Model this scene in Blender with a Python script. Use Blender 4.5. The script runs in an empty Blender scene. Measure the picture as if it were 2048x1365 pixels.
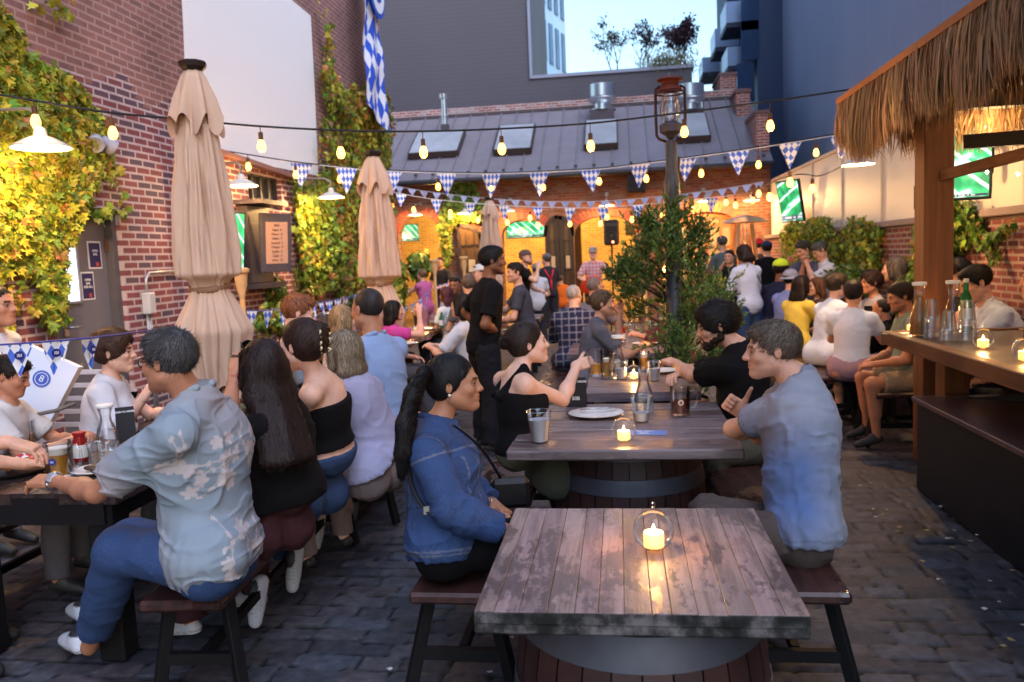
import bpy, math, random
import numpy as np
from mathutils import Vector, Matrix
R = math.radians
C = bpy.context.scene.collection
rng = np.random.default_rng(7)
random.seed(7)
# ---------------------------------------------------------------- camera geometry
CAMZ, YAW, PITCH, ROLL, FPX = 1.70, R(7.87), R(5.745), R(2.4), 1650.0
FW = np.array([-math.sin(YAW)*math.cos(PITCH), math.cos(YAW)*math.cos(PITCH), -math.sin(PITCH)])
RT = np.array([math.cos(YAW), math.sin(YAW), 0.0])
UP = np.cross(RT, FW)
RT, UP = RT*math.cos(ROLL)-UP*math.sin(ROLL), RT*math.sin(ROLL)+UP*math.cos(ROLL)
CAM = np.array([0, 0, CAMZ])
def ray(px, py): return FW + (px-1024)/FPX*RT - (py-682.5)/FPX*UP
def at(px, py, Y):
    d = ray(px, py); return CAM + d*(Y/d[1])
def gz(px, py, z):
    d = ray(px, py); return CAM + d*((z-CAMZ)/d[2])
def onX(px, py, X):
    d = ray(px, py); return CAM + d*(X/d[0])
def onP(px, py, p, n):
    d = ray(px, py); p = np.array(p, float); n = np.array(n, float); return CAM + d*(np.dot(p-CAM, n)/np.dot(d, n))
def V(*a): return np.array(a, float)
def nrm(v):
    v = np.asarray(v, float); return v/(np.linalg.norm(v)+1e-12)
# ---------------------------------------------------------------- object helpers
def tag(o, label=None, cat=None, group=None, kind=None):
    if label: o['label'] = label
    if cat: o['category'] = cat
    if group: o['group'] = group
    if kind: o['kind'] = kind
    return o
def empty(name, loc=(0, 0, 0), label=None, cat=None, group=None, rz=0):
    o = bpy.data.objects.new(name, None); C.objects.link(o); o.location = [float(v) for v in loc]; o.rotation_euler.z = rz
    o.empty_display_size = 0.1
    return tag(o, label, cat, group)
def link_mesh(name, me, parent=None):
    o = bpy.data.objects.new(name, me); C.objects.link(o)
    if parent is not None: o.parent = parent
    return o
def copy_tree(o, parent=None):
    c = o.copy(); C.objects.link(c)
    if parent is not None: c.parent = parent
    for ch in list(o.children): copy_tree(ch, c)
    return c
def frame_from(x=None, z=None):
    z = nrm(z); a = np.array([0, 0, 1.]) if abs(z[2]) < .95 else np.array([0, 1., 0])
    x = nrm(np.cross(a, z)); return x, np.cross(z, x), z
class MB:
    """collects geometry (world or local coordinates) for one mesh object"""
    def __init__(s): s.v = []; s.f = []; s.sm = []; s.mi = []; s.n = 0; s.col = []; s.usecol = False
    def add(s, v, f, smooth=False, mi=0, col=None):
        v = np.asarray(v, float).reshape(-1, 3); s.v.append(v)
        k = s.n
        s.f += [tuple(int(i)+k for i in q) for q in f]; s.sm += [smooth]*len(f); s.mi += [mi]*len(f); s.n += len(v)
        if col is not None: s.usecol = True
        c = np.ones((len(v), 4)) if col is None else np.broadcast_to(np.append(np.asarray(col, float), 1.0) if np.ndim(col) == 1 else np.hstack([np.asarray(col, float), np.ones((len(v), 1))]), (len(v), 4))
        s.col.append(c); return s
    def box(s, c, d, rz=0, bev=0.0, M=None, mi=0, col=None):
        hx, hy, hz = [q/2 for q in d]; b = min(bev, hx*.9, hy*.9, hz*.9)
        if b <= 0:
            v = np.array([[x, y, z] for z in (-hz, hz) for y in (-hy, hy) for x in (-hx, hx)])
            f = [(0, 2, 3, 1), (4, 5, 7, 6), (0, 1, 5, 4), (2, 6, 7, 3), (0, 4, 6, 2), (1, 3, 7, 5)]
        else:
            v = []; idx = {}
            for sx in (-1, 1):
                for sy in (-1, 1):
                    for sz in (-1, 1):
                        for ax in range(3):
                            p = [sx*hx, sy*hy, sz*hz]; q = [sx*(hx-b), sy*(hy-b), sz*(hz-b)]; q[ax] = p[ax]
                            idx[(sx, sy, sz, ax)] = len(v); v.append(q)
            v = np.array(v); f = []
            for ax in range(3):
                a1, a2 = [(1, 2), (2, 0), (0, 1)][ax]
                for sg in (-1, 1):
                    q = []
                    for (u, w) in ((-1, -1), (1, -1), (1, 1), (-1, 1)):
                        t = [0, 0, 0]; t[ax] = sg; t[a1] = u; t[a2] = w; q.append(idx[(*t, ax)])
                    f.append(tuple(q if sg > 0 else q[::-1]))
            for ax in range(3):
                a1, a2 = [(1, 2), (2, 0), (0, 1)][ax]
                for u in (-1, 1):
                    for w in (-1, 1):
                        t1 = [0, 0, 0]; t1[ax] = -1; t1[a1] = u; t1[a2] = w; t2 = list(t1); t2[ax] = 1
                        q = [idx[(*t1, a1)], idx[(*t2, a1)], idx[(*t2, a2)], idx[(*t1, a2)]]
                        f.append(tuple(q if u*w < 0 else q[::-1]))
            for sx in (-1, 1):
                for sy in (-1, 1):
                    for sz in (-1, 1):
                        q = [idx[(sx, sy, sz, a)] for a in range(3)]
                        f.append(tuple(q if sx*sy*sz > 0 else q[::-1]))
        if M is not None: v = v @ np.asarray(M).T
        if rz: cz, sz_ = math.cos(rz), math.sin(rz); v = v @ np.array([[cz, -sz_, 0], [sz_, cz, 0], [0, 0, 1]]).T
        return s.add(v+np.asarray(c, float), f, False, mi, col)
    def beam(s, a, b, w, h, bev=0.0, mi=0, up=(0, 0, 1), col=None):
        a = np.asarray(a, float); b = np.asarray(b, float); y = nrm(b-a); x = np.cross(y, up)
        if np.linalg.norm(x) < 1e-4: x = np.cross(y, (0, 1., 0))
        x = nrm(x); z = np.cross(x, y)
        return s.box((a+b)/2, (w, np.linalg.norm(b-a), h), bev=bev, M=np.stack([x, y, z], 1), mi=mi, col=col)
    def tube(s, pts, r, n=10, caps=True, mi=0, col=None, smooth=True, flat=1.0):
        P = np.asarray(pts, float); m = len(P); r = np.broadcast_to(np.asarray(r, float), (m,))
        T = np.gradient(P, axis=0); T /= np.linalg.norm(T, axis=1)[:, None]+1e-12
        x, y, _ = frame_from(z=T[0]); ang = np.arange(n)*2*math.pi/n; vs = []
        for i in range(m):
            x = x-T[i]*np.dot(x, T[i]); x = nrm(x); y = np.cross(T[i], x)
            vs.append(P[i]+r[i]*(np.cos(ang)[:, None]*x+flat*np.sin(ang)[:, None]*y))
        f = [(i*n+j, i*n+(j+1) % n, (i+1)*n+(j+1) % n, (i+1)*n+j) for i in range(m-1) for j in range(n)]
        s.add(np.concatenate(vs), f, smooth, mi, col)
        if caps:
            s.f += [tuple(s.n-m*n+j for j in range(n-1, -1, -1)), tuple(s.n-n+j for j in range(n))]; s.sm += [False]*2; s.mi += [mi]*2
        return s
    def lathe(s, prof, c=(0, 0, 0), n=24, mi=0, axis=(0, 0, 1), col=None, smooth=True, sx=1.0, sy=1.0):
        """prof: list of (r, h) from bottom to top; closed on the axis where r = 0"""
        x, y, z = (V(1, 0, 0), V(0, 1, 0), V(0, 0, 1)) if tuple(axis) == (0, 0, 1) else frame_from(z=axis)
        ang = np.arange(n)*2*math.pi/n; c = np.asarray(c, float); P = [np.array(q, float) for q in prof]; runs = [[0]]
        for i in range(1, len(P)):
            runs[-1].append(i)
            if i < len(P)-1 and np.dot(nrm(P[i]-P[i-1]), nrm(P[i+1]-P[i])) < .80: runs.append([i])
        for run in runs:
            m = len(run); vs = [c+P[i][1]*z+max(P[i][0], 1e-5)*(sx*np.cos(ang)[:, None]*x+sy*np.sin(ang)[:, None]*y) for i in run]; cc = col
            if col is not None and np.ndim(col) == 2: cc = np.asarray(col)[np.concatenate([np.arange(i*n, i*n+n) for i in run])]
            s.add(np.concatenate(vs), [(i*n+j, i*n+(j+1) % n, (i+1)*n+(j+1) % n, (i+1)*n+j) for i in range(m-1) for j in range(n)], smooth, mi, cc)
        return s
    def disc(s, c, r, n=24, axis=(0, 0, 1), mi=0, col=None):
        x, y, z = (V(1, 0, 0), V(0, 1, 0), V(0, 0, 1)) if tuple(axis) == (0, 0, 1) else frame_from(z=axis)
        ang = np.arange(n)*2*math.pi/n
        return s.add(np.asarray(c)+r*(np.cos(ang)[:, None]*x+np.sin(ang)[:, None]*y), [tuple(range(n))], False, mi, col)
    def prism(s, poly, o, u, w, t, mi=0, col=None):
        """polygon (list of 2D) laid in the plane o + a*u + b*w, thickened by vector t"""
        o, u, w, t = [np.asarray(q, float) for q in (o, u, w, t)]; n = len(poly)
        a = np.array([o+p[0]*u+p[1]*w for p in poly]); f = [tuple(range(n-1, -1, -1)), tuple(range(n, 2*n))]
        f += [(i, (i+1) % n, n+(i+1) % n, n+i) for i in range(n)]
        return s.add(np.concatenate([a, a+t]), f, False, mi, col)
    def quad(s, a, b, c, d, mi=0, col=None): return s.add([a, b, c, d], [(0, 1, 2, 3)], False, mi, col)
    def build(s, name, mats, parent=None, local=None):
        v = np.concatenate(s.v) if s.v else np.zeros((0, 3))
        if parent is not None and local is None:
            M = parent_world(parent).inverted(); M = np.array(M); v = v @ M[:3, :3].T + M[:3, 3]
        me = bpy.data.meshes.new(name); me.from_pydata(v.tolist(), [], s.f)
        me.polygons.foreach_set('use_smooth', s.sm); me.polygons.foreach_set('material_index', s.mi)
        if s.usecol:
            a = me.color_attributes.new('Col', 'FLOAT_COLOR', 'POINT'); a.data.foreach_set('color', np.concatenate(s.col).astype(np.float32).ravel())
        for m in (mats if isinstance(mats, (list, tuple)) else [mats]): me.materials.append(m)
        me.update(); return link_mesh(name, me, parent)
def parent_world(o):
    M = Matrix.Identity(4)
    while o is not None:
        M = Matrix.Translation(o.location) @ o.rotation_euler.to_matrix().to_4x4() @ Matrix.Diagonal((*o.scale, 1)) @ M; o = o.parent
    return M
def np_mesh(name, v, faces, mats, parent=None, col=None, mi=None, smooth=True):
    """faces: (n,k) int array"""
    if parent is not None:
        M = np.array(parent_world(parent).inverted()); v = v @ M[:3, :3].T + M[:3, 3]
    me = bpy.data.meshes.new(name); n, k = faces.shape
    me.vertices.add(len(v)); me.vertices.foreach_set('co', np.ascontiguousarray(v, dtype=np.float32).ravel())
    me.loops.add(n*k); me.loops.foreach_set('vertex_index', faces.astype(np.int32).ravel())
    me.polygons.add(n); me.polygons.foreach_set('loop_start', np.arange(n, dtype=np.int32)*k); me.polygons.foreach_set('loop_total', np.full(n, k, dtype=np.int32))
    me.polygons.foreach_set('use_smooth', np.full(n, smooth))
    for m in (mats if isinstance(mats, (list, tuple)) else [mats]): me.materials.append(m)
    if mi is not None: me.polygons.foreach_set('material_index', mi.astype(np.int32))
    if col is not None:
        a = me.color_attributes.new('Col', 'FLOAT_COLOR', 'POINT'); a.data.foreach_set('color', np.hstack([col, np.ones((len(col), 1))]).astype(np.float32).ravel())
    me.update(calc_edges=True); me.validate()
    return link_mesh(name, me, parent)
# ---------------------------------------------------------------- materials
def S(r, g, b):
    """display colour 0-255 -> linear"""
    return tuple(((c/255)/12.92 if c/255 <= .04045 else ((c/255+.055)/1.055)**2.4) for c in (r, g, b))
_mc = {}
class NT:
    def __init__(s, name):
        s.m = bpy.data.materials.new(name); s.m.use_nodes = True; s.t = s.m.node_tree; s.b = s.t.nodes['Principled BSDF']; s.out = s.t.nodes['Material Output']; s.b.inputs['Specular IOR Level'].default_value = .28
    def n(s, typ, **kw):
        nd = s.t.nodes.new(typ)
        for k, v in kw.items():
            if k == 'ins':
                for kk, vv in v.items():
                    if hasattr(vv, 'links'): s.t.links.new(vv, nd.inputs[kk])
                    else: nd.inputs[kk].default_value = vv
            else: setattr(nd, k, v)
        return nd
    def l(s, a, b): s.t.links.new(a, b)
    def set(s, **kw):
        for k, v in kw.items():
            i = s.b.inputs[k.replace('_', ' ')]
            if hasattr(v, 'links'): s.l(v, i)
            else: i.default_value = (*v, 1) if (isinstance(v, tuple) and len(v) == 3 and 'Color' in k) else v
        return s
    def coord(s): return s.n('ShaderNodeTexCoord').outputs['Object']
    def mapped(s, scale=(1, 1, 1), loc=(0, 0, 0), rot=(0, 0, 0), src=None):
        m = s.n('ShaderNodeMapping'); s.l(src or s.coord(), m.inputs['Vector']); m.inputs['Scale'].default_value = scale; m.inputs['Location'].default_value = loc; m.inputs['Rotation'].default_value = rot; return m.outputs['Vector']
    def noise(s, scale=5, detail=3, rough=.5, src=None, dist=0):
        nd = s.n('ShaderNodeTexNoise', ins={'Scale': scale, 'Detail': detail, 'Roughness': rough, 'Distortion': dist}); s.l(src or s.coord(), nd.inputs['Vector']); return nd.outputs['Fac']
    def ramp(s, fac, stops, interp='LINEAR'):
        nd = s.n('ShaderNodeValToRGB'); s.l(fac, nd.inputs['Fac']); cr = nd.color_ramp; cr.interpolation = interp
        while len(cr.elements) < len(stops): cr.elements.new(.5)
        for e, (p, c) in zip(cr.elements, stops): e.position = p; e.color = (*c, 1) if not isinstance(c, (int, float)) else (c, c, c, 1)
        return nd.outputs['Color']
    def mix(s, fac, a, b, mode='MIX'):
        nd = s.n('ShaderNodeMix', data_type='RGBA', blend_type=mode)
        for v, i in ((fac, 0), (a, 6), (b, 7)):
            if hasattr(v, 'links'): s.l(v, nd.inputs[i])
            elif i == 0: nd.inputs[0].default_value = v
            else: nd.inputs[i].default_value = (*v, 1)
        return nd.outputs[2]
    def math(s, op, a, b=0.0, c=None):
        nd = s.n('ShaderNodeMath', operation=op)
        for v, i in ((a, 0), (b, 1)) + (((c, 2),) if c is not None else ()):
            if hasattr(v, 'links'): s.l(v, nd.inputs[i])
            else: nd.inputs[i].default_value = v
        return nd.outputs[0]
    def bump(s, h, strength=.3, dist=.01):
        nd = s.n('ShaderNodeBump', ins={'Strength': strength, 'Distance': dist}); s.l(h, nd.inputs['Height']); s.l(nd.outputs[0], s.b.inputs['Normal']); return s
    def attr(s): return s.n('ShaderNodeVertexColor', layer_name='Col').outputs['Color']
def plain(name, col, rough=.6, metal=0, var=.15, scale=8, bump=0, emis=None, es=0, alpha=1, bscale=None, spec=None, trans=0, coat=0):
    if name in _mc: return _mc[name]
    t = NT(name); c = col
    if var:
        c = t.mix(t.noise(scale, 4, .6), tuple(max(0, q*(1-var)) for q in col), tuple(min(1, q*(1+var)) for q in col))
    t.set(Base_Color=c, Roughness=rough, Metallic=metal)
    if spec is not None: t.set(Specular_IOR_Level=spec)
    if coat: t.set(Coat_Weight=coat)
    if bump: t.bump(t.noise(bscale or scale*4, 4, .6), bump, .004)
    if emis: t.b.inputs['Emission Color'].default_value = (*emis, 1); t.b.inputs['Emission Strength'].default_value = es
    if trans: t.set(Transmission_Weight=trans)
    _mc[name] = t.m; return t.m
def vcol(name, rough=.6, bump=0, bscale=300, sub=0, mul=None, spec=.5, var=.0, vs=20, transl=0, sheen=0):
    """material whose colour is the thing's own painted-in colour attribute"""
    if name in _mc: return _mc[name]
    t = NT(name); c = t.attr()
    if var: c = t.mix(1, c, t.ramp(t.noise(vs, 4, .6), [(.3, 1-var), (.7, 1+var*.0)]), 'MULTIPLY')
    t.set(Base_Color=c, Roughness=rough, Specular_IOR_Level=spec)
    if sub: t.set(Subsurface_Weight=sub); t.b.inputs['Subsurface Radius'].default_value = (.01, .004, .002)
    if sheen: t.set(Sheen_Weight=sheen)
    if bump: t.bump(t.noise(bscale, 3, .6), bump, .002)
    if transl:
        tr = t.n('ShaderNodeBsdfTranslucent'); t.l(c, tr.inputs['Color']); mx = t.n('ShaderNodeMixShader', ins={0: transl})
        t.l(t.b.outputs[0], mx.inputs[1]); t.l(tr.outputs[0], mx.inputs[2]); t.l(mx.outputs[0], t.out.inputs[0])
    _mc[name] = t.m; return t.m
def emit(name, col, s):
    if name in _mc: return _mc[name]
    return plain(name, col, var=0, emis=col, es=s)
def glass(name, col=(1, 1, 1), rough=.02, ior=1.45, solid=False, fa=.2):
    """thin-walled look: mostly see-through with bright rims, cheap and clear"""
    if name in _mc: return _mc[name]
    t = NT(name); fr = t.n('ShaderNodeFresnel', ins={'IOR': ior}); lw = t.n('ShaderNodeLayerWeight', ins={'Blend': .35})
    tr = t.n('ShaderNodeBsdfTransparent'); tr.inputs[0].default_value = (*col, 1); gl = t.n('ShaderNodeBsdfGlossy', ins={'Roughness': rough})
    gl.inputs[0].default_value = (.9, .92, .95, 1)
    f = t.math('ADD', t.math('MULTIPLY', lw.outputs['Facing'], fa), t.math('ADD', fr.outputs[0], .02)); f = t.math('MINIMUM', f, .85)
    mx = t.n('ShaderNodeMixShader'); t.l(f, mx.inputs[0]); t.l(tr.outputs[0], mx.inputs[1]); t.l(gl.outputs[0], mx.inputs[2]); t.l(mx.outputs[0], t.out.inputs[0])
    _mc[name] = t.m; return t.m
# ---------------------------------------------------------------- noise for shapes
def _h(i, j, k, s=0):
    n = (i*374761393+j*668265263+k*2147483647+s*1274126177) & 0xffffffff
    n = ((n ^ (n >> 13))*1274126177) & 0xffffffff
    return ((n ^ (n >> 16)) & 0xffff)/65535.0
def vnoise(P, s=0):
    P = np.asarray(P, float); i = np.floor(P).astype(np.int64); f = P-i; f = f*f*(3-2*f); r = 0
    for a in (0, 1):
        for b in (0, 1):
            for c in (0, 1):
                w = (f[..., 0] if a else 1-f[..., 0])*(f[..., 1] if b else 1-f[..., 1])*(f[..., 2] if c else 1-f[..., 2])
                r = r+w*_h(i[..., 0]+a, i[..., 1]+b, i[..., 2]+c, s)
    return r*2-1
# ---------------------------------------------------------------- signed distance modelling
class SDF:
    """list of rounded cones, ellipsoids and boxes, smoothly joined, cut and wrinkled"""
    def __init__(s): s.p = []; s.post = []
    def cap(s, a, b, ra, rb=None, k=.02, sub=False, flat=None):
        rb = ra if rb is None else rb; s.p.append(('c', np.asarray(a, float), np.asarray(b, float), ra, rb, k, sub, flat)); return s
    def chain(s, pts, rs, k=.02):
        for i in range(len(pts)-1): s.cap(pts[i], pts[i+1], rs[i], rs[i+1], k)
        return s
    def cut(s, a, b, ra, rb, k=.012):
        """rounded cone from a, cut off flat at b (a sleeve, a trouser leg)"""
        s.p.append(('k', np.asarray(a, float), np.asarray(b, float), ra, rb, k, False, None)); return s
    def ell(s, c, r, M=None, k=.02, sub=False):
        s.p.append(('e', np.asarray(c, float), np.asarray(r, float), np.eye(3) if M is None else np.asarray(M), None, k, sub, None)); return s
    def box(s, c, h, rd, M=None, k=.01, sub=False):
        s.p.append(('b', np.asarray(c, float), np.asarray(h, float), np.eye(3) if M is None else np.asarray(M), rd, k, sub, None)); return s
    def plane(s, p, n, k=.004):
        """keep only the side opposite to n"""
        s.p.append(('p', np.asarray(p, float), nrm(n), None, None, k, False, None)); return s
    def bbox(s):
        lo = np.full(3, 1e9); hi = -lo
        for q in s.p:
            if q[6] or q[0] == 'p': continue
            if q[0] in 'ck': a = np.minimum(q[1]-q[3], q[2]-q[4]); b = np.maximum(q[1]+q[3], q[2]+q[4])
            elif q[0] == 'e': m = np.abs(q[3]) @ q[2]; a, b = q[1]-m, q[1]+m
            else: m = np.abs(q[3]) @ q[2]+q[4]; a, b = q[1]-m, q[1]+m
            lo = np.minimum(lo, a); hi = np.maximum(hi, b)
        return lo-.02, hi+.02
    @staticmethod
    def dist(q, P):
        if q[0] == 'k':
            a, b, ra, rb = q[1:5]; ab = b-a; L = np.linalg.norm(ab); u = ab/L; t = (P-a) @ u; tc = np.clip(t, 0, L)
            dv = P-a-tc[..., None]*u; dr = np.sqrt((dv*dv).sum(-1))-(ra+(rb-ra)*tc/L); return np.maximum(dr, t-L)
        if q[0] == 'c':
            a, b, ra, rb = q[1:5]; ab = b-a; t = np.clip(((P-a) @ ab)/max(ab @ ab, 1e-9), 0, 1)
            dv = P-a-t[..., None]*ab
            if q[7] is not None:
                ax, sc = q[7]; c = dv @ ax; dv = dv+(c*(1/sc-1))[..., None]*ax; return (np.sqrt((dv*dv).sum(-1))-(ra+(rb-ra)*t))*min(1, sc)
            return np.sqrt((dv*dv).sum(-1))-(ra+(rb-ra)*t)
        if q[0] == 'e':
            L = (P-q[1]) @ q[3]; k0 = np.sqrt(((L/q[2])**2).sum(-1)); k1 = np.sqrt(((L/q[2]**2)**2).sum(-1))+1e-9; return k0*(k0-1)/k1
        if q[0] == 'b':
            L = np.abs((P-q[1]) @ q[3])-q[2]; return np.sqrt((np.maximum(L, 0)**2).sum(-1))+np.minimum(L.max(-1), 0)-q[4]
        return (P-q[1]) @ q[2]
    def eval(s, P, D=None):
        D = np.full(P.shape[:-1], 1e3) if D is None else D
        for q in s.p: D = s._join(D, s.dist(q, P), q)
        for fn in s.post: D = D+fn(P)
        return D
    @staticmethod
    def _join(D, d, q):
        k = q[5]
        if q[0] == 'p' or q[6]:
            if q[6]: d = -d
            h = np.maximum(k-np.abs(D-d), 0)/k; return np.maximum(D, d)+h*h*k*.25
        h = np.maximum(k-np.abs(D-d), 0)/k; return np.minimum(D, d)-h*h*k*.25
    def mesh(s, res, lo=None, hi=None):
        l0, h0 = s.bbox(); lo = l0 if lo is None else np.maximum(lo, l0); hi = h0 if hi is None else np.minimum(hi, h0)
        ax = [np.arange(lo[i]-res, hi[i]+2*res, res) for i in range(3)]
        G = np.stack(np.meshgrid(*ax, indexing='ij'), -1); D = np.full(G.shape[:3], 1.0)
        for q in s.p:
            if q[0] == 'p': D = s._join(D, s.dist(q, G), q); continue
            if q[0] in 'ck': a = np.minimum(q[1]-q[3], q[2]-q[4]); b = np.maximum(q[1]+q[3], q[2]+q[4])
            else: m = np.abs(q[3]) @ q[2]+(q[4] or 0); a, b = q[1]-m, q[1]+m
            pad = q[5]+3*res+.012
            sl = tuple(slice(max(0, int((a[i]-pad-ax[i][0])/res)), max(0, int((b[i]+pad-ax[i][0])/res)+2)) for i in range(3))
            sub = D[sl]
            if sub.size: D[sl] = s._join(sub, s.dist(q, G[sl]), q)
        near = np.abs(D) < .05
        for fn in s.post:
            D[near] += fn(G[near])
        D[0], D[-1], D[:, 0], D[:, -1], D[:, :, 0], D[:, :, -1] = 1, 1, 1, 1, 1, 1
        return surface_nets(D, ax, res)
def surface_nets(D, ax, res):
    sg = D < 0; c = [sg[i:i+sg.shape[0]-1 or None, j:j+sg.shape[1]-1 or None, k:k+sg.shape[2]-1 or None] for i in (0, 1) for j in (0, 1) for k in (0, 1)]
    anyc = np.zeros_like(c[0]); allc = np.ones_like(c[0])
    for q in c: anyc |= q; allc &= q
    act = anyc & ~allc; I = np.argwhere(act)
    if len(I) == 0: return np.zeros((0, 3)), np.zeros((0, 4), int)
    off = np.array([[i, j, k] for i in (0, 1) for j in (0, 1) for k in (0, 1)])
    vals = np.stack([D[tuple((I+o).T)] for o in off], 1); acc = np.zeros((len(I), 3)); cnt = np.zeros(len(I))
    for a in range(8):
        for b in range(a+1, 8):
            if np.abs(off[a]-off[b]).sum() != 1: continue
            va, vb = vals[:, a], vals[:, b]; m = (va < 0) != (vb < 0); t = np.where(m, va/np.where(m, va-vb, 1), 0)
            acc += np.where(m[:, None], off[a]+t[:, None]*(off[b]-off[a]), 0); cnt += m
    v = (I+acc/cnt[:, None])*res+np.array([a[0] for a in ax])
    idx = np.full(act.shape, -1, int); idx[act] = np.arange(len(I)); fs = []
    for a in range(3):
        u, w = [(1, 2), (2, 0), (0, 1)][a]
        s0 = np.take(sg, range(sg.shape[a]-1), a); s1 = np.take(sg, range(1, sg.shape[a]), a); E = np.argwhere(s0 != s1)
        E = E[(E[:, u] > 0) & (E[:, w] > 0)]
        if len(E) == 0: continue
        du = np.zeros(3, int); du[u] = 1; dw = np.zeros(3, int); dw[w] = 1
        E = E[(E[:, u] < idx.shape[u]) & (E[:, w] < idx.shape[w])]
        q = np.stack([idx[tuple((E-du-dw).T)], idx[tuple((E-dw).T)], idx[tuple(E.T)], idx[tuple((E-du).T)]], 1)
        fl = s0[tuple(E.T)]; q[~fl] = q[~fl][:, ::-1]; fs.append(q)
    F = np.concatenate(fs); F = F[(F >= 0).all(1)]
    return v, F
def clip_faces(v, F, lo, hi, inside):
    c = v[F].mean(1); m = ((c > lo) & (c < hi)).all(1); F = F[m] if inside else F[~m]
    used = np.zeros(len(v), bool); used[F.ravel()] = True; re = np.cumsum(used)-1
    return v[used], re[F]
def merge(parts):
    vs, fs, n = [], [], 0
    for v, f in parts: vs.append(v); fs.append(f+n); n += len(v)
    return np.concatenate(vs), np.concatenate(fs)
# ================================================================ PEOPLE
def ik(a, c, l1, l2, pole):
    """joint between a and c for limb lengths l1, l2 bending towards pole"""
    a = np.asarray(a, float); c = np.asarray(c, float); d = c-a; L = np.linalg.norm(d); u = d/max(L, 1e-6)
    L = min(L, (l1+l2)*.998); x = (l1*l1-l2*l2+L*L)/(2*L); h = math.sqrt(max(l1*l1-x*x, 0)); p = np.asarray(pole, float); p = nrm(p-u*np.dot(p, u)); return a+u*x+p*h, a+u*L
def facing(deg): return V(-math.sin(R(deg)), math.cos(R(deg)), 0)     # 0 = away from the camera, 90 = to the left
def pose(x, y, face, mode='sit', h=1.7, seat=.47, lean=8, side=0, turn=0, nod=0, roll=0, armL='lap', armR='lap', wide=1.0, ground=0.0, twist=0, head_fwd=0, legs=None, knee=0, toL=None, toR=None):
    """joint positions of a figure; arms are preset names or world positions of the wrist"""
    k = h/1.72; f = facing(face); r = V(f[1], -f[0], 0); u = V(0, 0, 1); J = {'k': k, 'mode': mode}
    pz = ground+(seat+.10*k if mode == 'sit' else .92*k); pel = V(x, y, pz)
    tf = facing(face+twist); tr = V(tf[1], -tf[0], 0)
    la = R(lean); sp = nrm(u*math.cos(la)+tf*math.sin(la)+tr*math.sin(R(side))); J['pel'] = pel; nk = pel+sp*.52*k; J['nk'] = nk; J['sp'] = sp; J['tf'] = nrm(tf-sp*np.dot(tf, sp)); J['tr'] = tr
    hf = facing(face+twist+turn); hf = nrm(hf*math.cos(R(nod))-u*math.sin(R(nod))); hr = nrm(np.cross(hf, u)); hu = np.cross(hr, hf); hr2 = hr*math.cos(R(roll))+hu*math.sin(R(roll)); hu = np.cross(hr2, hf); hr = hr2
    J['hf'], J['hr'], J['hu'] = hf, hr, hu
    J['hd'] = nk+(nrm(sp+u)*.19*k)+tf*(.03+head_fwd)*k
    w = .168*k*wide; J['w'] = wide
    for s, nm, arm in ((-1, 'L', armL), (1, 'R', armR)):
        sh = nk+tr*s*w-sp*.055*k; J['sh'+nm] = sh
        if isinstance(arm, str):
            T = {'lap': (s*.10, .28, -.38, (s*.8, -.5, -.6)), 'down': (s*.28, .06, -.52, (s*.4, -1, 0)), 'table': (s*.06, .38, -.22, (s*.9, -.3, -.8)), 'chin': (s*.05, .26, .02, (s*.7, .2, -1)),
                 'mouth': (s*.03, .22, .10, (s*.8, .1, -1)), 'cross': (-s*.10, .25, -.25, (s*1, .2, -.5)), 'phone': (s*.12, .34, -.12, (s*.6, -.2, -1)), 'up': (s*.15, .3, .15, (s*.6, .2, -1)), 'hip': (s*.22, .03, -.42, (s*1, -.6, 0)), 'reach': (s*.12, .5, -.12, (s*.5, 0, -1))}[arm]
            wr = nk+k*(tr*T[0]+tf*T[1]+u*T[2]); pole = tr*T[3][0]+tf*T[3][1]+u*T[3][2]
        else: wr = np.asarray(arm, float); pole = tr*s*.7-tf*.3-u*.9
        el, wr = ik(sh, wr, .30*k, .265*k, pole); J['el'+nm], J['wr'+nm] = el, wr
        hp = pel+r*s*.095*k-u*.02; J['hp'+nm] = hp
        if mode == 'sit':
            kn = hp+nrm(f+r*s*(.22+knee))*.44*k+V(0, 0, -.01); kn[2] = max(kn[2], ground+.45*k); an = V(kn[0], kn[1], ground+.085*k)-f*.04
        else:
            kn = hp+V(0, 0, -.43*k)+f*(.03)+r*s*.01; an = V(hp[0], hp[1], ground+.085*k)+r*s*.02-f*.02
            if legs == 'walk': an = an+f*s*.14; kn = kn+f*(.05+s*.09)
        J['kn'+nm], J['an'+nm] = kn, an; J['to'+nm] = an+f*.17*k+V(0, 0, -.045*k)
    return J
SKINS = {'light': S(214, 160, 134), 'fair': S(226, 178, 154), 'tan': S(186, 128, 98), 'olive': S(176, 122, 92), 'brown': S(128, 80, 56), 'dark': S(84, 52, 38)}
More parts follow.
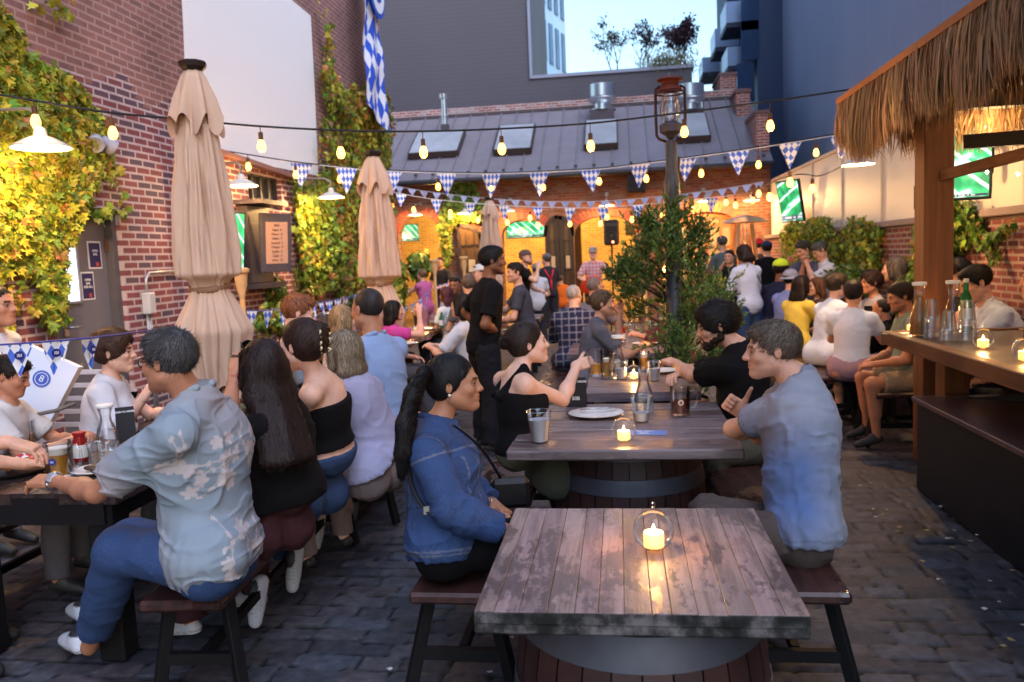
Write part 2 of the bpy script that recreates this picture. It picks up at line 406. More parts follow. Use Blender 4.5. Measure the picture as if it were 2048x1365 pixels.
def torso(s, J, g=0.0, female=False, belly=0, ks=.05, hem=None):
    k, sp, tf, tr = J['k'], J['sp'], J['tf'], J['tr']; M = np.stack([tr, tf, sp], 1); pel, nk = J['pel'], J['nk']; w = J['w']; a = nk-pel; dp = J.get('dp', 1.0)
    sw = np.linalg.norm(J['shR']-J['shL'])/2/(.168*k)
    s.ell(pel+a*.70, (( .148 if female else .165)*k*sw+g, (.108)*k*(.6+.4*w)*dp+g, .17*k+g), M, k=ks)
    s.ell(pel+a*.38+tf*.01*k, ((.12 if female else .14)*k*w+g, .10*k*w*dp+belly*.6+g, .15*k+g), M, k=ks)
    s.ell(pel+a*.04, ((.165 if female else .155)*k*w+g, .115*k*w+g, .115*k+g), M, k=ks)
    if belly: s.ell(pel+a*.26+tf*(.05+belly*.5), (.13*k*w+g, .08+belly+g, .13*k+g), M, k=ks)
    if female:
        for q in (-1, 1): s.ell(pel+a*.66+tf*.085*k+tr*q*.066*k, (.062*k+g, .062*k+g, .062*k+g), M, k=.04)
    for n in 'LR':
        s.cap(nk-a*.02+tf*.0, J['sh'+n], .052*k+g*.6, .05*k+g*.4, k=.04)
        s.cap(nk+sp*.015*k, nk*.5+J['sh'+n]*.5+sp*.0, .036*k+g*.35, .036*k+g*.35, k=.05)
def legs(s, J, g=0.0, flare=0.0, end=2.0, cut=False, ks=.03):
    k = J['k']; w = .75+.25*J['w']
    for n in 'LR':
        hp, kn, an = J['hp'+n], J['kn'+n], J['an'+n]
        if J['mode'] == 'sit': s.ell(hp-V(0, 0, .01)-J['tf']*.02, (.105*k*w+g, .11*k*w+g, .10*k+g), k=.04)
        if end <= 1.0:
            e = hp+(kn-hp)*end; (s.cut if cut else s.cap)(hp, e, .09*k*w+g, (.06+.03*(1-end))*k*w+g+flare, k=ks)
        else:
            s.cap(hp, kn, .09*k*w+g, .062*k*w+g, k=ks); e = kn+(an-kn)*(end-1)
            s.cap(kn, kn*.45+an*.55-J['tf']*.012, .06*k*w+g, .052*k*w+g, k=.03)
            (s.cut if cut else s.cap)(kn, e, .058*k*w+g, .040*k*w+g+flare, k=ks)
def arms(s, J, g=0.0, end=2.0, cut=False, flare=0.0, ks=.025, only='LR'):
    k = J['k']; w = .7+.3*J['w']
    for n in only:
        sh, el, wr = J['sh'+n], J['el'+n], J['wr'+n]
        s.ell(sh, (.049*k*w+g*.4,)*3, k=.03)
        if end <= 1:
            (s.cut if cut else s.cap)(sh, sh+(el-sh)*end, .052*k*w+g, .044*k*w+g+flare, k=ks)
        else:
            s.cap(sh, el, .050*k*w+g, .041*k*w+g, k=ks); m = el+(wr-el)*.3
            s.cap(el, m, .041*k*w+g, .043*k*w+g, k=.02)
            (s.cut if cut else s.cap)(m, el+(wr-el)*(end-1), .043*k*w+g, (.043-.017*(end-1))*k*w+g+flare, k=ks)
HP = {'relax': ((18, 28, 20), .35), 'flat': ((4, 6, 5), .5), 'fist': ((78, 95, 55), -.2), 'grip': ((38, 52, 38), .2), 'pinch': ((45, 48, 25), .1), 'thumb': ((70, 95, 60), 1.0), 'spread': ((12, 14, 10), .9)}
def hand(s, w, d, n, right, hp='relax', sc=1.0, fat=1.0):
    d = nrm(d); n = nrm(np.asarray(n, float)-d*np.dot(n, d)); l = np.cross(d, n)*(1 if right else -1); (a1, a2, a3), th = HP[hp]
    M = np.stack([l, d, n], 1); q = sc
    s.cap(w-d*.02, w+d*.03*q, .0265*q, .026*q, k=.02, flat=(n, .8))
    s.box(w+d*.058*q, (.030*q, .038*q, .006*q), .009*q, M, k=.015)
    spread = .09 if hp != 'spread' else .25
    for i, (off, L) in enumerate(((.029, .072), (.010, .080), (-.009, .074), (-.0275, .058))):
        p = w+d*(.094-.004*abs(i-1.2))*q+l*off*q; ang = 0; dd = nrm(d+l*(off/.03)*spread); rr = .0088*q*fat; j = (.46, .3, .24)
        for t, (aa, fr) in enumerate(zip((a1+i*2, a2, a3), j)):
            ang += R(aa); v = dd*math.cos(ang)+n*math.sin(ang); p2 = p+v*L*fr*q; s.cap(p, p2, rr, rr*.92, k=.004); p = p2; rr *= .92
    p = w+d*.028*q+l*.022*q+n*.006*q; v = nrm(l*(.75+th*.35)+d*(.75-th*.5)+n*(.35-th*.25)); s.cap(w+d*.02*q, p+v*.03*q, .016*q, .0125*q, k=.012)
    p2 = p+v*.035*q; v2 = nrm(v+d*(.35-.3*th)+n*.15+l*.1*th); s.cap(p2, p2+v2*.032*q, .0115*q, .0098*q, k=.004); v3 = nrm(v2+d*.3*(1-th)-n*(-.1)); s.cap(p2+v2*.032*q, p2+v2*.032*q+v3*.026*q, .0098*q, .0085*q, k=.004)
def head(s, J, sc, female=False, jaw=1.0, nose=1.0, ears=True):
    hd, r, f, u = J['hd'], J['hr'], J['hf'], J['hu']; M = np.stack([r, f, u], 1)
    H = lambda x, y, z: hd+sc*(x*r+y*f+z*u)
    E = lambda c, rad, k=.012, sub=False: s.ell(H(*c), np.array(rad)*sc, M, k=k*sc, sub=sub)
    Cp = lambda a, b, ra, rb=None, k=.012, sub=False: s.cap(H(*a), H(*b), ra*sc, (rb if rb is not None else ra)*sc, k=k*sc, sub=sub)
    E((0, -.018, .038), (.073, .094, .083)); E((0, .028, .0), (.062, .062, .085), k=.03)
    E((0, .034, -.045), (.054*jaw, .052, .062), k=.03)
    for q in (-1, 1):
        Cp((q*.052*jaw, -.002, -.052), (q*.016*jaw, .068, -.098), .018, .015, k=.035)
        E((q*.040, .062, -.022), (.022, .022, .02), k=.022)
        Cp((q*.012, .088, .020), (q*.042, .074, .022), .008, .007, k=.018)
        E((q*.031, .094, .003), (.017, .013, .010), k=.012, sub=True)
        E((q*.0125, .098, -.030), (.0095, .010, .008), k=.007)
        if ears:
            a = R(12); Me = np.stack([r, f*math.cos(a)+u*math.sin(a)*-1, u*math.cos(a)+f*math.sin(a)*-1], 1)
            s.ell(H(q*.076, -.014, .0), np.array((.007, .016, .029))*sc, M, k=.006*sc); s.ell(H(q*.086, -.008, .004), np.array((.006, .009, .017))*sc, M, k=.006*sc, sub=True)
    Cp((0, .086, .018), (0, .106*(.7+.3*nose), -.024), .0075, .0105*nose, k=.014); E((0, .108*(.75+.25*nose), -.028), (.0115, .011, .009), k=.007)
    E((0, .083, -.092), (.02, .014, .014), k=.02)
    E((0, .080, -.058), (.03, .018, .020), k=.015)
    for q in (-1, 1):
        Cp((0, .0975, -.0525), (q*.019, .088, -.057), .0048, .003, k=.005); Cp((0, .096, -.063), (q*.016, .088, -.061), .0055, .0032, k=.005)
    Cp((-.021, .094, -.0585), (.021, .094, -.0585), .0016, k=.003, sub=True); Cp((0, .1035, -.0585), (0, .1035, -.0585), .0042, k=.004, sub=True)
    return H, M
def _eyes(mb, H, sc, J, iris=(.03, .02, .015)):
    f = J['hf']
    for q in (-1, 1):
        c = H(q*.031, .0775, .0025); r_ = .0122*sc; prof = [(0, -r_)]+[(r_*math.sin(a), -r_*math.cos(a)) for a in np.linspace(.3, 2.84, 10)]+[(0, r_)]
        col = np.repeat(np.array([[.62, .58, .55]]*8+[list(iris)]*4), 14, 0); mb.lathe(prof, c, 14, axis=f, col=col)
        for z, rr in ((.0095, .0042), (-.0065, .003)): mb.tube([H(q*(.031+x), .083+y, z*(1-abs(x)*30)) for x, y in ((-.015, -.003), (-.006, .0045), (.006, .004), (.015, -.006))], rr*sc, 7, col=J['_lid'])
def body_color(P, J, sc, skin, female, stubble, browc, lip):
    hd, r, f, u = J['hd'], J['hr'], J['hf'], J['hu']; L = np.stack([(P-hd) @ r, (P-hd) @ f, (P-hd) @ u], 1)/sc; c = np.tile(np.array(skin), (len(P), 1))
    n = vnoise(P*45)*.07+vnoise(P*11)*.07+vnoise(P*160)*.05; c = c*(1+n)[:, None]
    x, y, z = L.T; ax = np.abs(x); fr = y > .03
    red = np.exp(-(((ax-.04)/.02)**2+((z+.025)/.02)**2))*fr*.5+np.exp(-((x/.015)**2+((z+.028)/.016)**2))*fr*.5+((ax > .072) & (np.abs(z) < .04))*.25
    c = c*(1+red[:, None]*np.array([.06, -.16, -.16]))
    lp = fr & (np.abs(z+.0585) < .0085*(1-(x/.026)**2).clip(0)) & (y > .08); c[lp] = c[lp]*np.array([.88, .55, .55]) if lip is None else np.array(lip)
    br = fr & (np.abs(z-(.022-.25*(ax-.03)**2*40*.1-.0)) < .0056) & (ax > .012) & (ax < .047); c[br] = np.array(browc)*.9+c[br]*.1
    eye = fr & (np.hypot((ax-.031)/.02, (z-.003)/.012) < 1) & (y < .094); c[eye] *= .78
    if stubble:
        m = np.clip((.0-z-.02)/.03, 0, 1)*np.clip((y+.02)/.02, 0, 1)*(np.abs(z+.0585) > .009)*(z > -.14)*np.clip(1-((z+.03)/.02)**2*((ax < .02)), .0, 1)**0
        c = c*(1-m*stubble)[:, None]+np.array(browc)*(m*stubble)[:, None]
    return c.clip(0, 1)
def strands(hs, v0, J, n, L, w, col, mode='short', curl=0.0, seg=7, seed=1):
    """thin ribbons lying on the hair surface, one hair lock each"""
    rg = np.random.default_rng(seed); hd, r, f, u = J['hd'], J['hr'], J['hf'], J['hu']; P = v0[rg.integers(0, len(v0), n)]+rg.normal(0, .003, (n, 3))
    def grad(P):
        e = .004; return np.stack([hs.eval(P+d)-hs.eval(P-d) for d in np.eye(3)*e], 1)
    pts = []; Lr = L*(.5+rg.random(n)); crown = hd-f*.045*J['hs']+u*.12*J['hs']; ph = rg.random(n)*6.28; side = None
    for i in range(seg):
        d = hs.eval(P); g = grad(P); g /= np.linalg.norm(g, axis=1)[:, None]+1e-9; P = P-g*(d-.0022-(.011+.022*(rg.random(n) > .93))*(i/seg)**1.3*rg.random(n)*(.35 if mode == 'back' else 1))[:, None]
        pts.append(P.copy())
        if mode == 'short': fl = (P-crown)+f*.035-u*.01
        elif mode == 'back': fl = -(P-(hd+f*.12+u*.02))*.6+(crown-P)*.0-f*.08-u*.03
        else: fl = np.where(((P-hd) @ u > .05)[:, None], (P-crown)*1.0, 0)+V(0, 0, -.12)
        fl = fl-g*np.einsum('ij,ij->i', fl, g)[:, None]; fl /= np.linalg.norm(fl, axis=1)[:, None]+1e-9
        side = np.cross(fl, g)
        P = P+fl*(Lr/seg)[:, None]+side*(rg.normal(0, .2, n)*Lr/seg)[:, None]
        if curl: P = P+side*(np.sin(i*1.7+ph)*curl)[:, None]+g*(np.cos(i*1.7+ph)*curl*.8)[:, None]
    pts = np.stack(pts, 1); t = np.linspace(0, 1, seg); ww = w*(1-.75*t**2); s_ = side[:, None, :]*ww[None, :, None]
    g_ = np.cross(s_, np.gradient(pts, axis=1)); a = pts-s_; b = pts+s_; vv = np.stack([a, b], 2).reshape(-1, 3); base = np.arange(n)[:, None]*seg*2+np.arange(seg-1)[None]*2
    F = np.stack([base, base+1, base+3, base+2], -1).reshape(-1, 4); cc = np.array(col)*(1+rg.normal(0, .45, n)).clip(.35, 1.9)[:, None]; return vv, F, np.repeat(cc, seg*2, 0)
def hair_sdf(J, sc, style, ln=.3):
    s = SDF(); hd, r, f, u = J['hd'], J['hr'], J['hf'], J['hu']; M = np.stack([r, f, u], 1); H = lambda x, y, z: hd+sc*(x*r+y*f+z*u)
    E = lambda c, rad, k=.02, sub=False: s.ell(H(*c), np.array(rad)*sc, M, k=k*sc, sub=sub)
    th = {'buzz': .001, 'short': .004, 'curly': .020, 'mess': .009, 'bald': -.0015}.get(style, .005)
    E((0, -.020, .038), (.0745+th, .0955+th, .0845+th)); 
    if style in ('short', 'curly', 'mess'): E((0, .035, .083), (.056+th*.6, .048+th*.5, .027+th*.5), k=.03)
    if style in ('long', 'bob', 'wavy', 'halfup'): E((0, -.05, -.01), (.082, .065, .09), k=.03)
    if style in ('pony', 'bun', 'claw'): E((0, -.04, .0), (.075, .07, .07), k=.03)
    E((0, .120, -.022), (.080, .090, .100 if style != 'bald' else .12), k=.008, sub=True)
    if style not in ('long', 'bob', 'wavy', 'halfup'):
        E((0, .045, -.095), (.14, .075, .085), k=.01, sub=True); E((0, -.03, -.12), (.13, .14, .055), k=.012, sub=True)
        for q in (-1, 1): E((q*.092, -.010, -.008), (.02, .022, .036), k=.006, sub=True)
    else:
        dn = V(0, 0, -1); bk = -f*sc
        for q in (-1, -.5, 0, .5, 1):
            a = H(q*.068, -.035-.035*(1-abs(q)), .01); 
            m = H(q*.078, -.06-.03*(1-abs(q)), -.10); e = m+dn*ln+bk*(.02 if ln < .25 else .13)+r*q*.012
            if style == 'bob': e = m+dn*.02+f*.01; 
            s.cap(a, m, .028*sc, .028*sc, k=.03); s.cap(m, e, .030*sc, (.024 if style == 'wavy' else .016)*sc if ln > .1 else .026*sc, k=.03)
        for q in (-1, 1): s.cap(H(q*.062, .035, .06), H(q*.082, .005, -.07), .014*sc, .02*sc, k=.02)
    return s, H, M
def hair(P, J, sc, style, col, parent, fine, ln=.3, seed=1, name='hair'):
    s, H, M = hair_sdf(J, sc, style, ln); f, u, r = J['hf'], J['hu'], J['hr']; dn = V(0, 0, -1)
    if style == 'bun': s.ell(H(0, -.125, .03), (.038*sc,)*3, k=.012)
    if J.get('pony') is not None: s.cap(H(0, -.09, .02), J['pony'][0], .026*sc, .024*sc); s.chain(J['pony'], [.026*sc, .031*sc, .033*sc, .026*sc, .010*sc][:len(J['pony'])], k=.02)
    elif style == 'pony':
        a = H(0, -.115, .02); c1 = a-f*.045*sc+dn*.05; s.cap(H(0, -.09, .02), a, .026*sc, .022*sc); s.chain([a, c1, c1+dn*ln*.5, c1+dn*ln], [.028*sc, .036*sc, .034*sc, .014*sc], k=.02)
    if style == 'claw': s.ell(H(0, -.105, .03), (.05*sc, .04*sc, .065*sc), M, k=.02); s.ell(H(.01, -.12, .075), (.04*sc, .025*sc, .03*sc), M, k=.02)
    amp = {'curly': .012, 'wavy': .008, 'mess': .008, 'buzz': .0008, 'bald': .0, 'claw': .006, 'short': .0045}.get(style, .004)*sc; fq = {'curly': 48, 'wavy': 32, 'short': 36}.get(style, 50)
    if style not in ('bald', 'buzz'): s.post.append(lambda P: (.007 if style in ('short', 'mess', 'curly') else .004)*sc*vnoise(P*20, seed+7))
    if amp: s.post.append(lambda P, a=amp, q=fq: a*vnoise(P*np.array([q, q, q*(.35 if style not in ('curly',) else 1)]), seed)+a*.5*vnoise(P*q*2.3, seed+3))
    res = (.0055 if fine == 2 else .009 if fine == 1 else .014)*sc; v, F = s.mesh(res)
    if len(v) == 0: return None
    c = np.array(col)*(1+.3*vnoise(v*np.array([90, 90, 20]), 5))[:, None]
    if fine and style not in ('bald', 'buzz'):
        n = {2: 5200, 1: 1300}[fine]; md = 'long' if style in ('long', 'bob', 'wavy', 'halfup') else 'back' if style in ('pony', 'bun', 'claw') else 'short'
        L = {'curly': .05, 'short': .05, 'mess': .06, 'wavy': .16, 'long': .16, 'bob': .1, 'pony': .1, 'bun': .08, 'claw': .08}.get(style, .1)*sc; post = s.post; s.post = []
        v2, F2, c2 = strands(s, v, J, n, L, (.0019 if fine == 2 else .0026)*sc, col, md, curl={'curly': .007, 'wavy': .004, 'mess': .002}.get(style, 0)*sc, seed=seed)
        if style in ('pony',):
            k = strands(s, v[v[:, 2] < H(0, 0, -.02)[2]], J, n//3, .2, .0012*sc, col, 'long', seed=seed+1); v2, F2, c2 = np.concatenate([v2, k[0]]), np.concatenate([F2, k[1]+len(v2)]), np.concatenate([c2, k[2]])
        s.post = post; F = np.concatenate([F, F2+len(v)]); v = np.concatenate([v, v2]); c = np.concatenate([c, c2])
    return np_mesh(name, v, F, vcol('hair_fibre', .55, 0, spec=.22), parent, col=c.clip(0, 1))
def folds(J, amp, seed=0, f=1.0):
    """soft drape: broad waves, a few narrow creases, and bunching at elbows, hips and knees"""
    fr = np.stack([J['tr'], J['tf'], J['sp']], 1)
    def fn(P):
        L = P @ fr; w = vnoise(L*4*f, seed); Q = L*np.array([6, 6, 11])*f+w[..., None]*.8+L[..., :1]*np.array([0, 0, 5.])
        a = vnoise(Q, seed+1); b = vnoise(L*np.array([13, 13, 24])*f+w[..., None], seed+2); x = amp*.75*a-amp*.9*np.clip(1-np.abs(a)*3.2, 0, 1)**2-amp*.45*np.clip(1-np.abs(b)*3, 0, 1)**2+amp*.3*b
        for n in 'LR':
            for j, rr in (('el', .085), ('hp', .13), ('kn', .09)):
                dd = P-J[j+n]; g = np.exp(-(dd*dd).sum(-1)/rr**2); ax = nrm(J['el'+n]-J['sh'+n] if j == 'el' else J['kn'+n]-J['hp'+n]); t = dd @ ax; x = x+amp*.6*g*np.sin(t*85*f+w*3.5+(dd @ J['tf'])*45+seed)
        return x
    return fn
SHOE = {}
def shoe(parent, an, to, k, col, sole=(.6, .6, .6), name='shoe', high=.045):
    d = nrm(to-an); dh = nrm(V(d[0], d[1], 0)) if abs(d[2]) < .95 else nrm(V(d[0], d[1], 0)+1e-3); s = SDF(); x = np.cross(d, V(0, 0, 1)); x = nrm(x) if np.linalg.norm(x) > .1 else V(1, 0, 0); up = nrm(np.cross(x, d)); M = np.stack([x, d, up], 1)
    L = .27*k; c = (an*.62+to*.38)
    base = c-up*.018*k
    s.cap(base-d*.085*k, base+d*.10*k, .034*k, .030*k, k=.02, flat=(x, 1.12)); s.ell(base-d*.045*k+up*.03*k, (.036*k, .055*k, .045*k), M, k=.02); s.ell(base+d*.03*k+up*.012*k, (.036*k, .07*k, .035*k), M, k=.02)
    s.plane(base-up*.024*k, -up)
    v, F = s.mesh(.009*k); h = (v-base) @ up; colr = np.where((h < -.010*k)[:, None], np.array(sole), np.array(col)); al = (v-base) @ d; colr[(h > .052*k) & (al < .0)] = (.02, .02, .025); colr[np.abs(h+.009*k) < .003] *= .4; lc = (al > .0) & (al < .075*k) & (h > .02*k) & (np.mod(al, .018) < .006); colr[lc] *= .7; o = np_mesh(name, v, F, vcol('shoe_leather', .6, .2, 200), parent, col=colr); return o
def st0(top): return top.get('style', 'tee') == 'tee'
def person(name, J, label, skin='light', fine=1, hairs=('short', (.02, .015, .01)), top=None, bottom=None, shoes=(.02, .02, .02), female=False, headk=1.0, belly=0, stubble=0, beard=None, hands=('relax', 'relax'),
           palm=None, hdir=None, group=None, lip=None, jaw=1.0, nose=1.0, extras=None, grey=0, legs_on=True, ln=.3, iris=(.03, .02, .015), body_only=False, barefoot=False, feet='LR', neck=1.0, seed=None):
    """body (one continuous skin mesh) is the thing itself; hair and clothes are its children"""
    seed = (abs(hash_str(label)) % 1000) if seed is None else seed; k = J['k']; sc = k*headk*1.0; J['hs'] = sc; sk = SKINS[skin] if isinstance(skin, str) else skin
    s = SDF(); torso(s, J, -.004, female, belly); arms(s, J, -.002)
    if legs_on: legs(s, J, -.004)
    else: legs(s, J, -.004, end=.5)
    if legs_on and barefoot:
        for n in 'LR': s.cap(J['an'+n], J['to'+n], .036*k, .022*k, k=.02)
    hd = J['hd']; H = lambda x, y, z: hd+sc*(x*J['hr']+y*J['hf']+z*J['hu'])
    s.cap(J['nk']-J['sp']*.02, H(0, -.022, -.045), .055*k*neck*(.9 if female else 1), .052*k*neck*(.88 if female else 1), k=.03)
    head(s, J, sc, female, jaw, nose); palm = palm or {}; hdir = hdir or {}
    for n, hp in zip('LR', hands):
        w = J['wr'+n]; d = hdir.get(n, nrm(w-J['el'+n])); pn = palm.get(n, V(0, 0, -1)*.8+J['tf']*.1-J['tr']*(1 if n == 'R' else -1)*.5); hand(s, w+d*.005, d, pn, n == 'R', hp, k*(.92 if female else 1.0), 1.0 if fine else 1.15)
    rb = (.012, .016, .024)[2-fine]; rh = (.0042, .0075, .0125)[2-fine]; rha = (.0040, .006, .0095)[2-fine]
    lo, hi = s.bbox(); hl, hh = hd-.165*sc, hd+.165*sc; parts = []; v, F = s.mesh(rb); boxes = [(hl, hh, rh)]
    for n in 'LR': w = J['wr'+n]+nrm(hdir.get(n, J['wr'+n]-J['el'+n]))*.09*k; boxes.append((w-.125*k, w+.125*k, rha))
    for i, (a, b, rr) in enumerate(boxes):
        m = max(.012, rb); v, F = clip_faces(v, F, a+m, b-m, False); v2, F2 = s.mesh(rr, a, b); v2, F2 = clip_faces(v2, F2, a+.002, b-.002, True)
        for a1, b1, _ in boxes[:i]: v2, F2 = clip_faces(v2, F2, a1+.006, b1-.006, False) if len(F2) else (v2, F2)
        if len(F2): parts.append((v2, F2))
    parts = [(v, F)]+parts; v, F = merge(parts); hc = hairs[1] if hairs else (.03, .02, .015); J['_lid'] = tuple(np.array(sk)*.62)
    col = body_color(v, J, sc, sk, female, stubble, tuple(np.array(hc)*.7), lip)
    mb = MB(); _eyes(mb, H, sc, J, iris); ev = np.concatenate(mb.v); ec = np.concatenate(mb.col)[:, :3]; ef = np.array([q if len(q) == 4 else (*q, q[-1])[:4] for q in mb.f if len(q) in (3, 4)])
    v = np.concatenate([v, ev]); F = np.concatenate([F, ef+len(col)]); col = np.concatenate([col, ec])
    fl = V(hd[0], hd[1], 0) if J['mode'] == 'stand' else V(J['pel'][0], J['pel'][1], 0)
    mx = np.array(J['pel']); root = empty('person', (mx[0], mx[1], 0), label, 'person', group)
    body = np_mesh('body', v, F, vcol('skin', .52, .35, 260, sub=.10, spec=.4), root, col=col)
    if hairs and hairs[0] != 'none': hair(None, J, sc, hairs[0], hairs[1], root, fine, ln, seed)
    if beard is not None:
        b = SDF(); M = np.stack([J['hr'], J['hf'], J['hu']], 1)
        for q in (-1, 1):
            b.cap(H(q*.058*jaw, -.004, -.028), H(q*.052*jaw, .0, -.056), .014*sc, .021*sc, k=.015); b.cap(H(q*.052*jaw, -.002, -.056), H(q*.016*jaw, .070, -.103), .023*sc, .021*sc, k=.02); b.cap(H(q*.044*jaw, .036, -.062), H(q*.026, .068, -.080), .020*sc, .016*sc, k=.02)
            b.cap(H(0, .099, -.0475), H(q*.024, .089, -.052), .0048*sc, .005*sc, k=.006); b.cap(H(q*.025, .087, -.052), H(q*.023, .082, -.082), .0055*sc, .010*sc, k=.01)
        b.ell(H(0, .083, -.096), (.027*sc, .020*sc, .022*sc), M, k=.02)
        b.post.append(lambda P: .003*sc*vnoise(P*130, 3)); vb, Fb = b.mesh((.004 if fine == 2 else .008)*sc)
        np_mesh('beard', vb, Fb, vcol('hair_fibre'), root, col=np.array(beard)*(1+.3*vnoise(vb*150))[:, None])
    # ---- clothes
    if top:
        t = SDF(); g = top.get('g', .016); fk = top.get('fold', .0055 if st0(top) else .0022); slv = top.get('sleeve', .62); st = top.get('style', 'tee'); a = J['nk']-J['pel']
        torso(t, J, g, female, belly); wr_ = (.135 if female else .150)*k*J['w']*top.get('drape', 1.0); t.cap(J['pel']+a*.55, J['pel']-a*.02, wr_, wr_+.022, k=.05, flat=(J['tf'], .70*J.get('dp', 1)+belly))
        if top.get('hem', -.12) is not None and top.get('hem', -.12) < 0 and st not in ('tank', 'strapless') and J['mode'] == 'sit':
            for n in 'LR': t.ell(J['hp'+n]-J['tf']*.02+V(0, 0, .03), (.118*k*(.75+.25*J['w'])+g, .122*k+g, .115*k+g), k=.05)
        if slv == 0 and st == 'tee': arms(t, J, .012, end=.16, cut=True)
        if slv > 0: arms(t, J, min(g, .022), end=slv, cut=True, flare=top.get('flare', .006))
        if st in ('tank', 'strapless'):
            t = SDF(); torso(t, J, g, female, belly, ks=.05); lv = .80 if st == 'tank' else .74; t.plane(J['pel']+a*lv, J['sp'], k=.01)
            if st == 'tank':
                for q in (-1, 1): t.chain([J['pel']+a*.74+J['tr']*q*.08*k+J['tf']*.128*k, J['nk']+J['tr']*q*.085*k+J['sp']*.052*k+J['tf']*.01, J['pel']+a*.74+J['tr']*q*.07*k-J['tf']*.112*k], [.02, .02, .022], k=.01)
        else:
            nd = top.get('neck', .062); t.ell(J['nk']+J['sp']*.055*k+J['tf']*.02*k, (nd*k*1.0, nd*k*1.0, top.get('vneck', .062)*k), np.stack([J['tr'], J['tf'], J['sp']], 1), k=.006, sub=True)
        hem = top.get('hem', -.12); t.plane(J['pel']+a*hem, -J['sp'], k=.006) if hem is not None else None
        if top.get('loose'):
            for q in top['loose']: t.ell(*q, k=.05)
        t.post.append(folds(J, fk, seed))
        v, F = t.mesh(top.get('res') or {2: .0085, 1: .013, 0: .02}[fine]); colr = top.get('col', (.5, .5, .5)); cf = top.get('cf'); cc = cf(v, J) if cf else np.tile(np.array(colr), (len(v), 1))*(1+.04*vnoise(v*12))[:, None]
        if len(F):
            cc = cc.copy()
            if st == 'tee' and fine:
                if 0 < slv < 1.2:
                    for n in 'LR': u_ = J['el'+n]-J['sh'+n]; tt = (v-J['sh'+n]) @ u_/(u_ @ u_); nr = np.linalg.norm(v-J['sh'+n]-tt[:, None]*u_, axis=1) < .085*k; L_ = np.linalg.norm(u_); cc[nr & (np.abs(tt-slv)*L_ < .007)] *= .6; cc[nr & (np.abs(tt-slv+.022/L_)*L_ < .0035)] *= .72
                if hem is not None: hz_ = ((v-J['pel']) @ J['sp'])/np.linalg.norm(a)-hem; cc[np.abs(hz_-.045) < .007] *= .78
                dn_ = np.linalg.norm(v-(J['nk']+J['sp']*.055*k+J['tf']*.02*k), axis=1); cc[dn_ < top.get('neck', .062)*k+.016] *= .74
        if len(F): shirt = np_mesh(top.get('name', 'shirt'), v, F, top.get('mat') or vcol('cloth', .9, .4, 380, spec=.15), root, col=cc.clip(0, 1))
        if top.get('collar'):
            cs = SDF(); nkp = J['nk']+J['sp']*.042*k; rr = .066*k
            for i in range(9):
                an_ = R(-150+i*37.5-0)+math.pi/2+R(0); p = nkp+J['tr']*math.cos(an_)*rr+J['tf']*math.sin(an_)*rr*.95-J['sp']*.02*math.sin(an_)*k
                if i: cs.cap(pp, p, .014, .014, k=.012)
                pp = p
            for q in (-1, 1): cs.cap(nkp+J['tf']*.06*k+J['tr']*q*.02-J['sp']*.02, nkp+J['tf']*.085*k+J['tr']*q*.045-J['sp']*.065, .012, .006, k=.012)
            vc, Fc = cs.mesh(.007 if fine == 2 else .011); np_mesh('collar', vc, Fc, vcol('cloth'), root, col=np.tile(np.array(top['collar'] if isinstance(top['collar'], tuple) else colr), (len(vc), 1)))
    if bottom and legs_on is not None:
        t = SDF(); g = bottom.get('g', .014); e = bottom.get('end', 1.93); pel, sp = J['pel'], J['sp']; M = np.stack([J['tr'], J['tf'], sp], 1); w = J['w']
        a = J['nk']-pel; t.ell(pel+a*.04, ((.165 if female else .155)*k*w+g*.3, .115*k*w+g*.3, .115*k+g*.3), M, k=.03); t.ell(pel+a*.2, ((.125 if female else .14)*k*w+g*.2, (.10)*k*w+belly*.3+g*.2, .1*k), M, k=.02)
        t.plane(pel+a*bottom.get('waist', .22), sp, k=.004)
        if bottom.get('skirt'):
            for n in 'LR': t.cut(J['hp'+n], J['hp'+n]+(J['kn'+n]-J['hp'+n])*bottom['skirt'], .11*k, .13*k, k=.1)
        else: legs(t, J, g, flare=bottom.get('flare', .01), end=(e if legs_on else .55), cut=True)
        t.post.append(folds(J, bottom.get('fold', .006), seed+5)); v, F = t.mesh({2: .010, 1: .014, 0: .022}[fine]); cc = np.tile(np.array(bottom['col']), (len(v), 1))*(1+.07*vnoise(v*14)+.05*vnoise(v*60))[:, None]
        if len(F): np_mesh(bottom.get('name', 'trousers'), v, F, bottom.get('mat') or vcol('cloth'), root, col=cc.clip(0, 1))
    if shoes is not None and legs_on and not barefoot:
        for n in feet: shoe(root, J['an'+n], J['to'+n], k, shoes if not isinstance(shoes, dict) else shoes['col'], shoes['sole'] if isinstance(shoes, dict) else tuple(np.array(shoes)*1.5))
    J['H'] = H; J['sc'] = sc
    return root
def hash_str(t):
    h = 7
    for ch in t: h = (h*31+ord(ch)) & 0xffffff
    return h
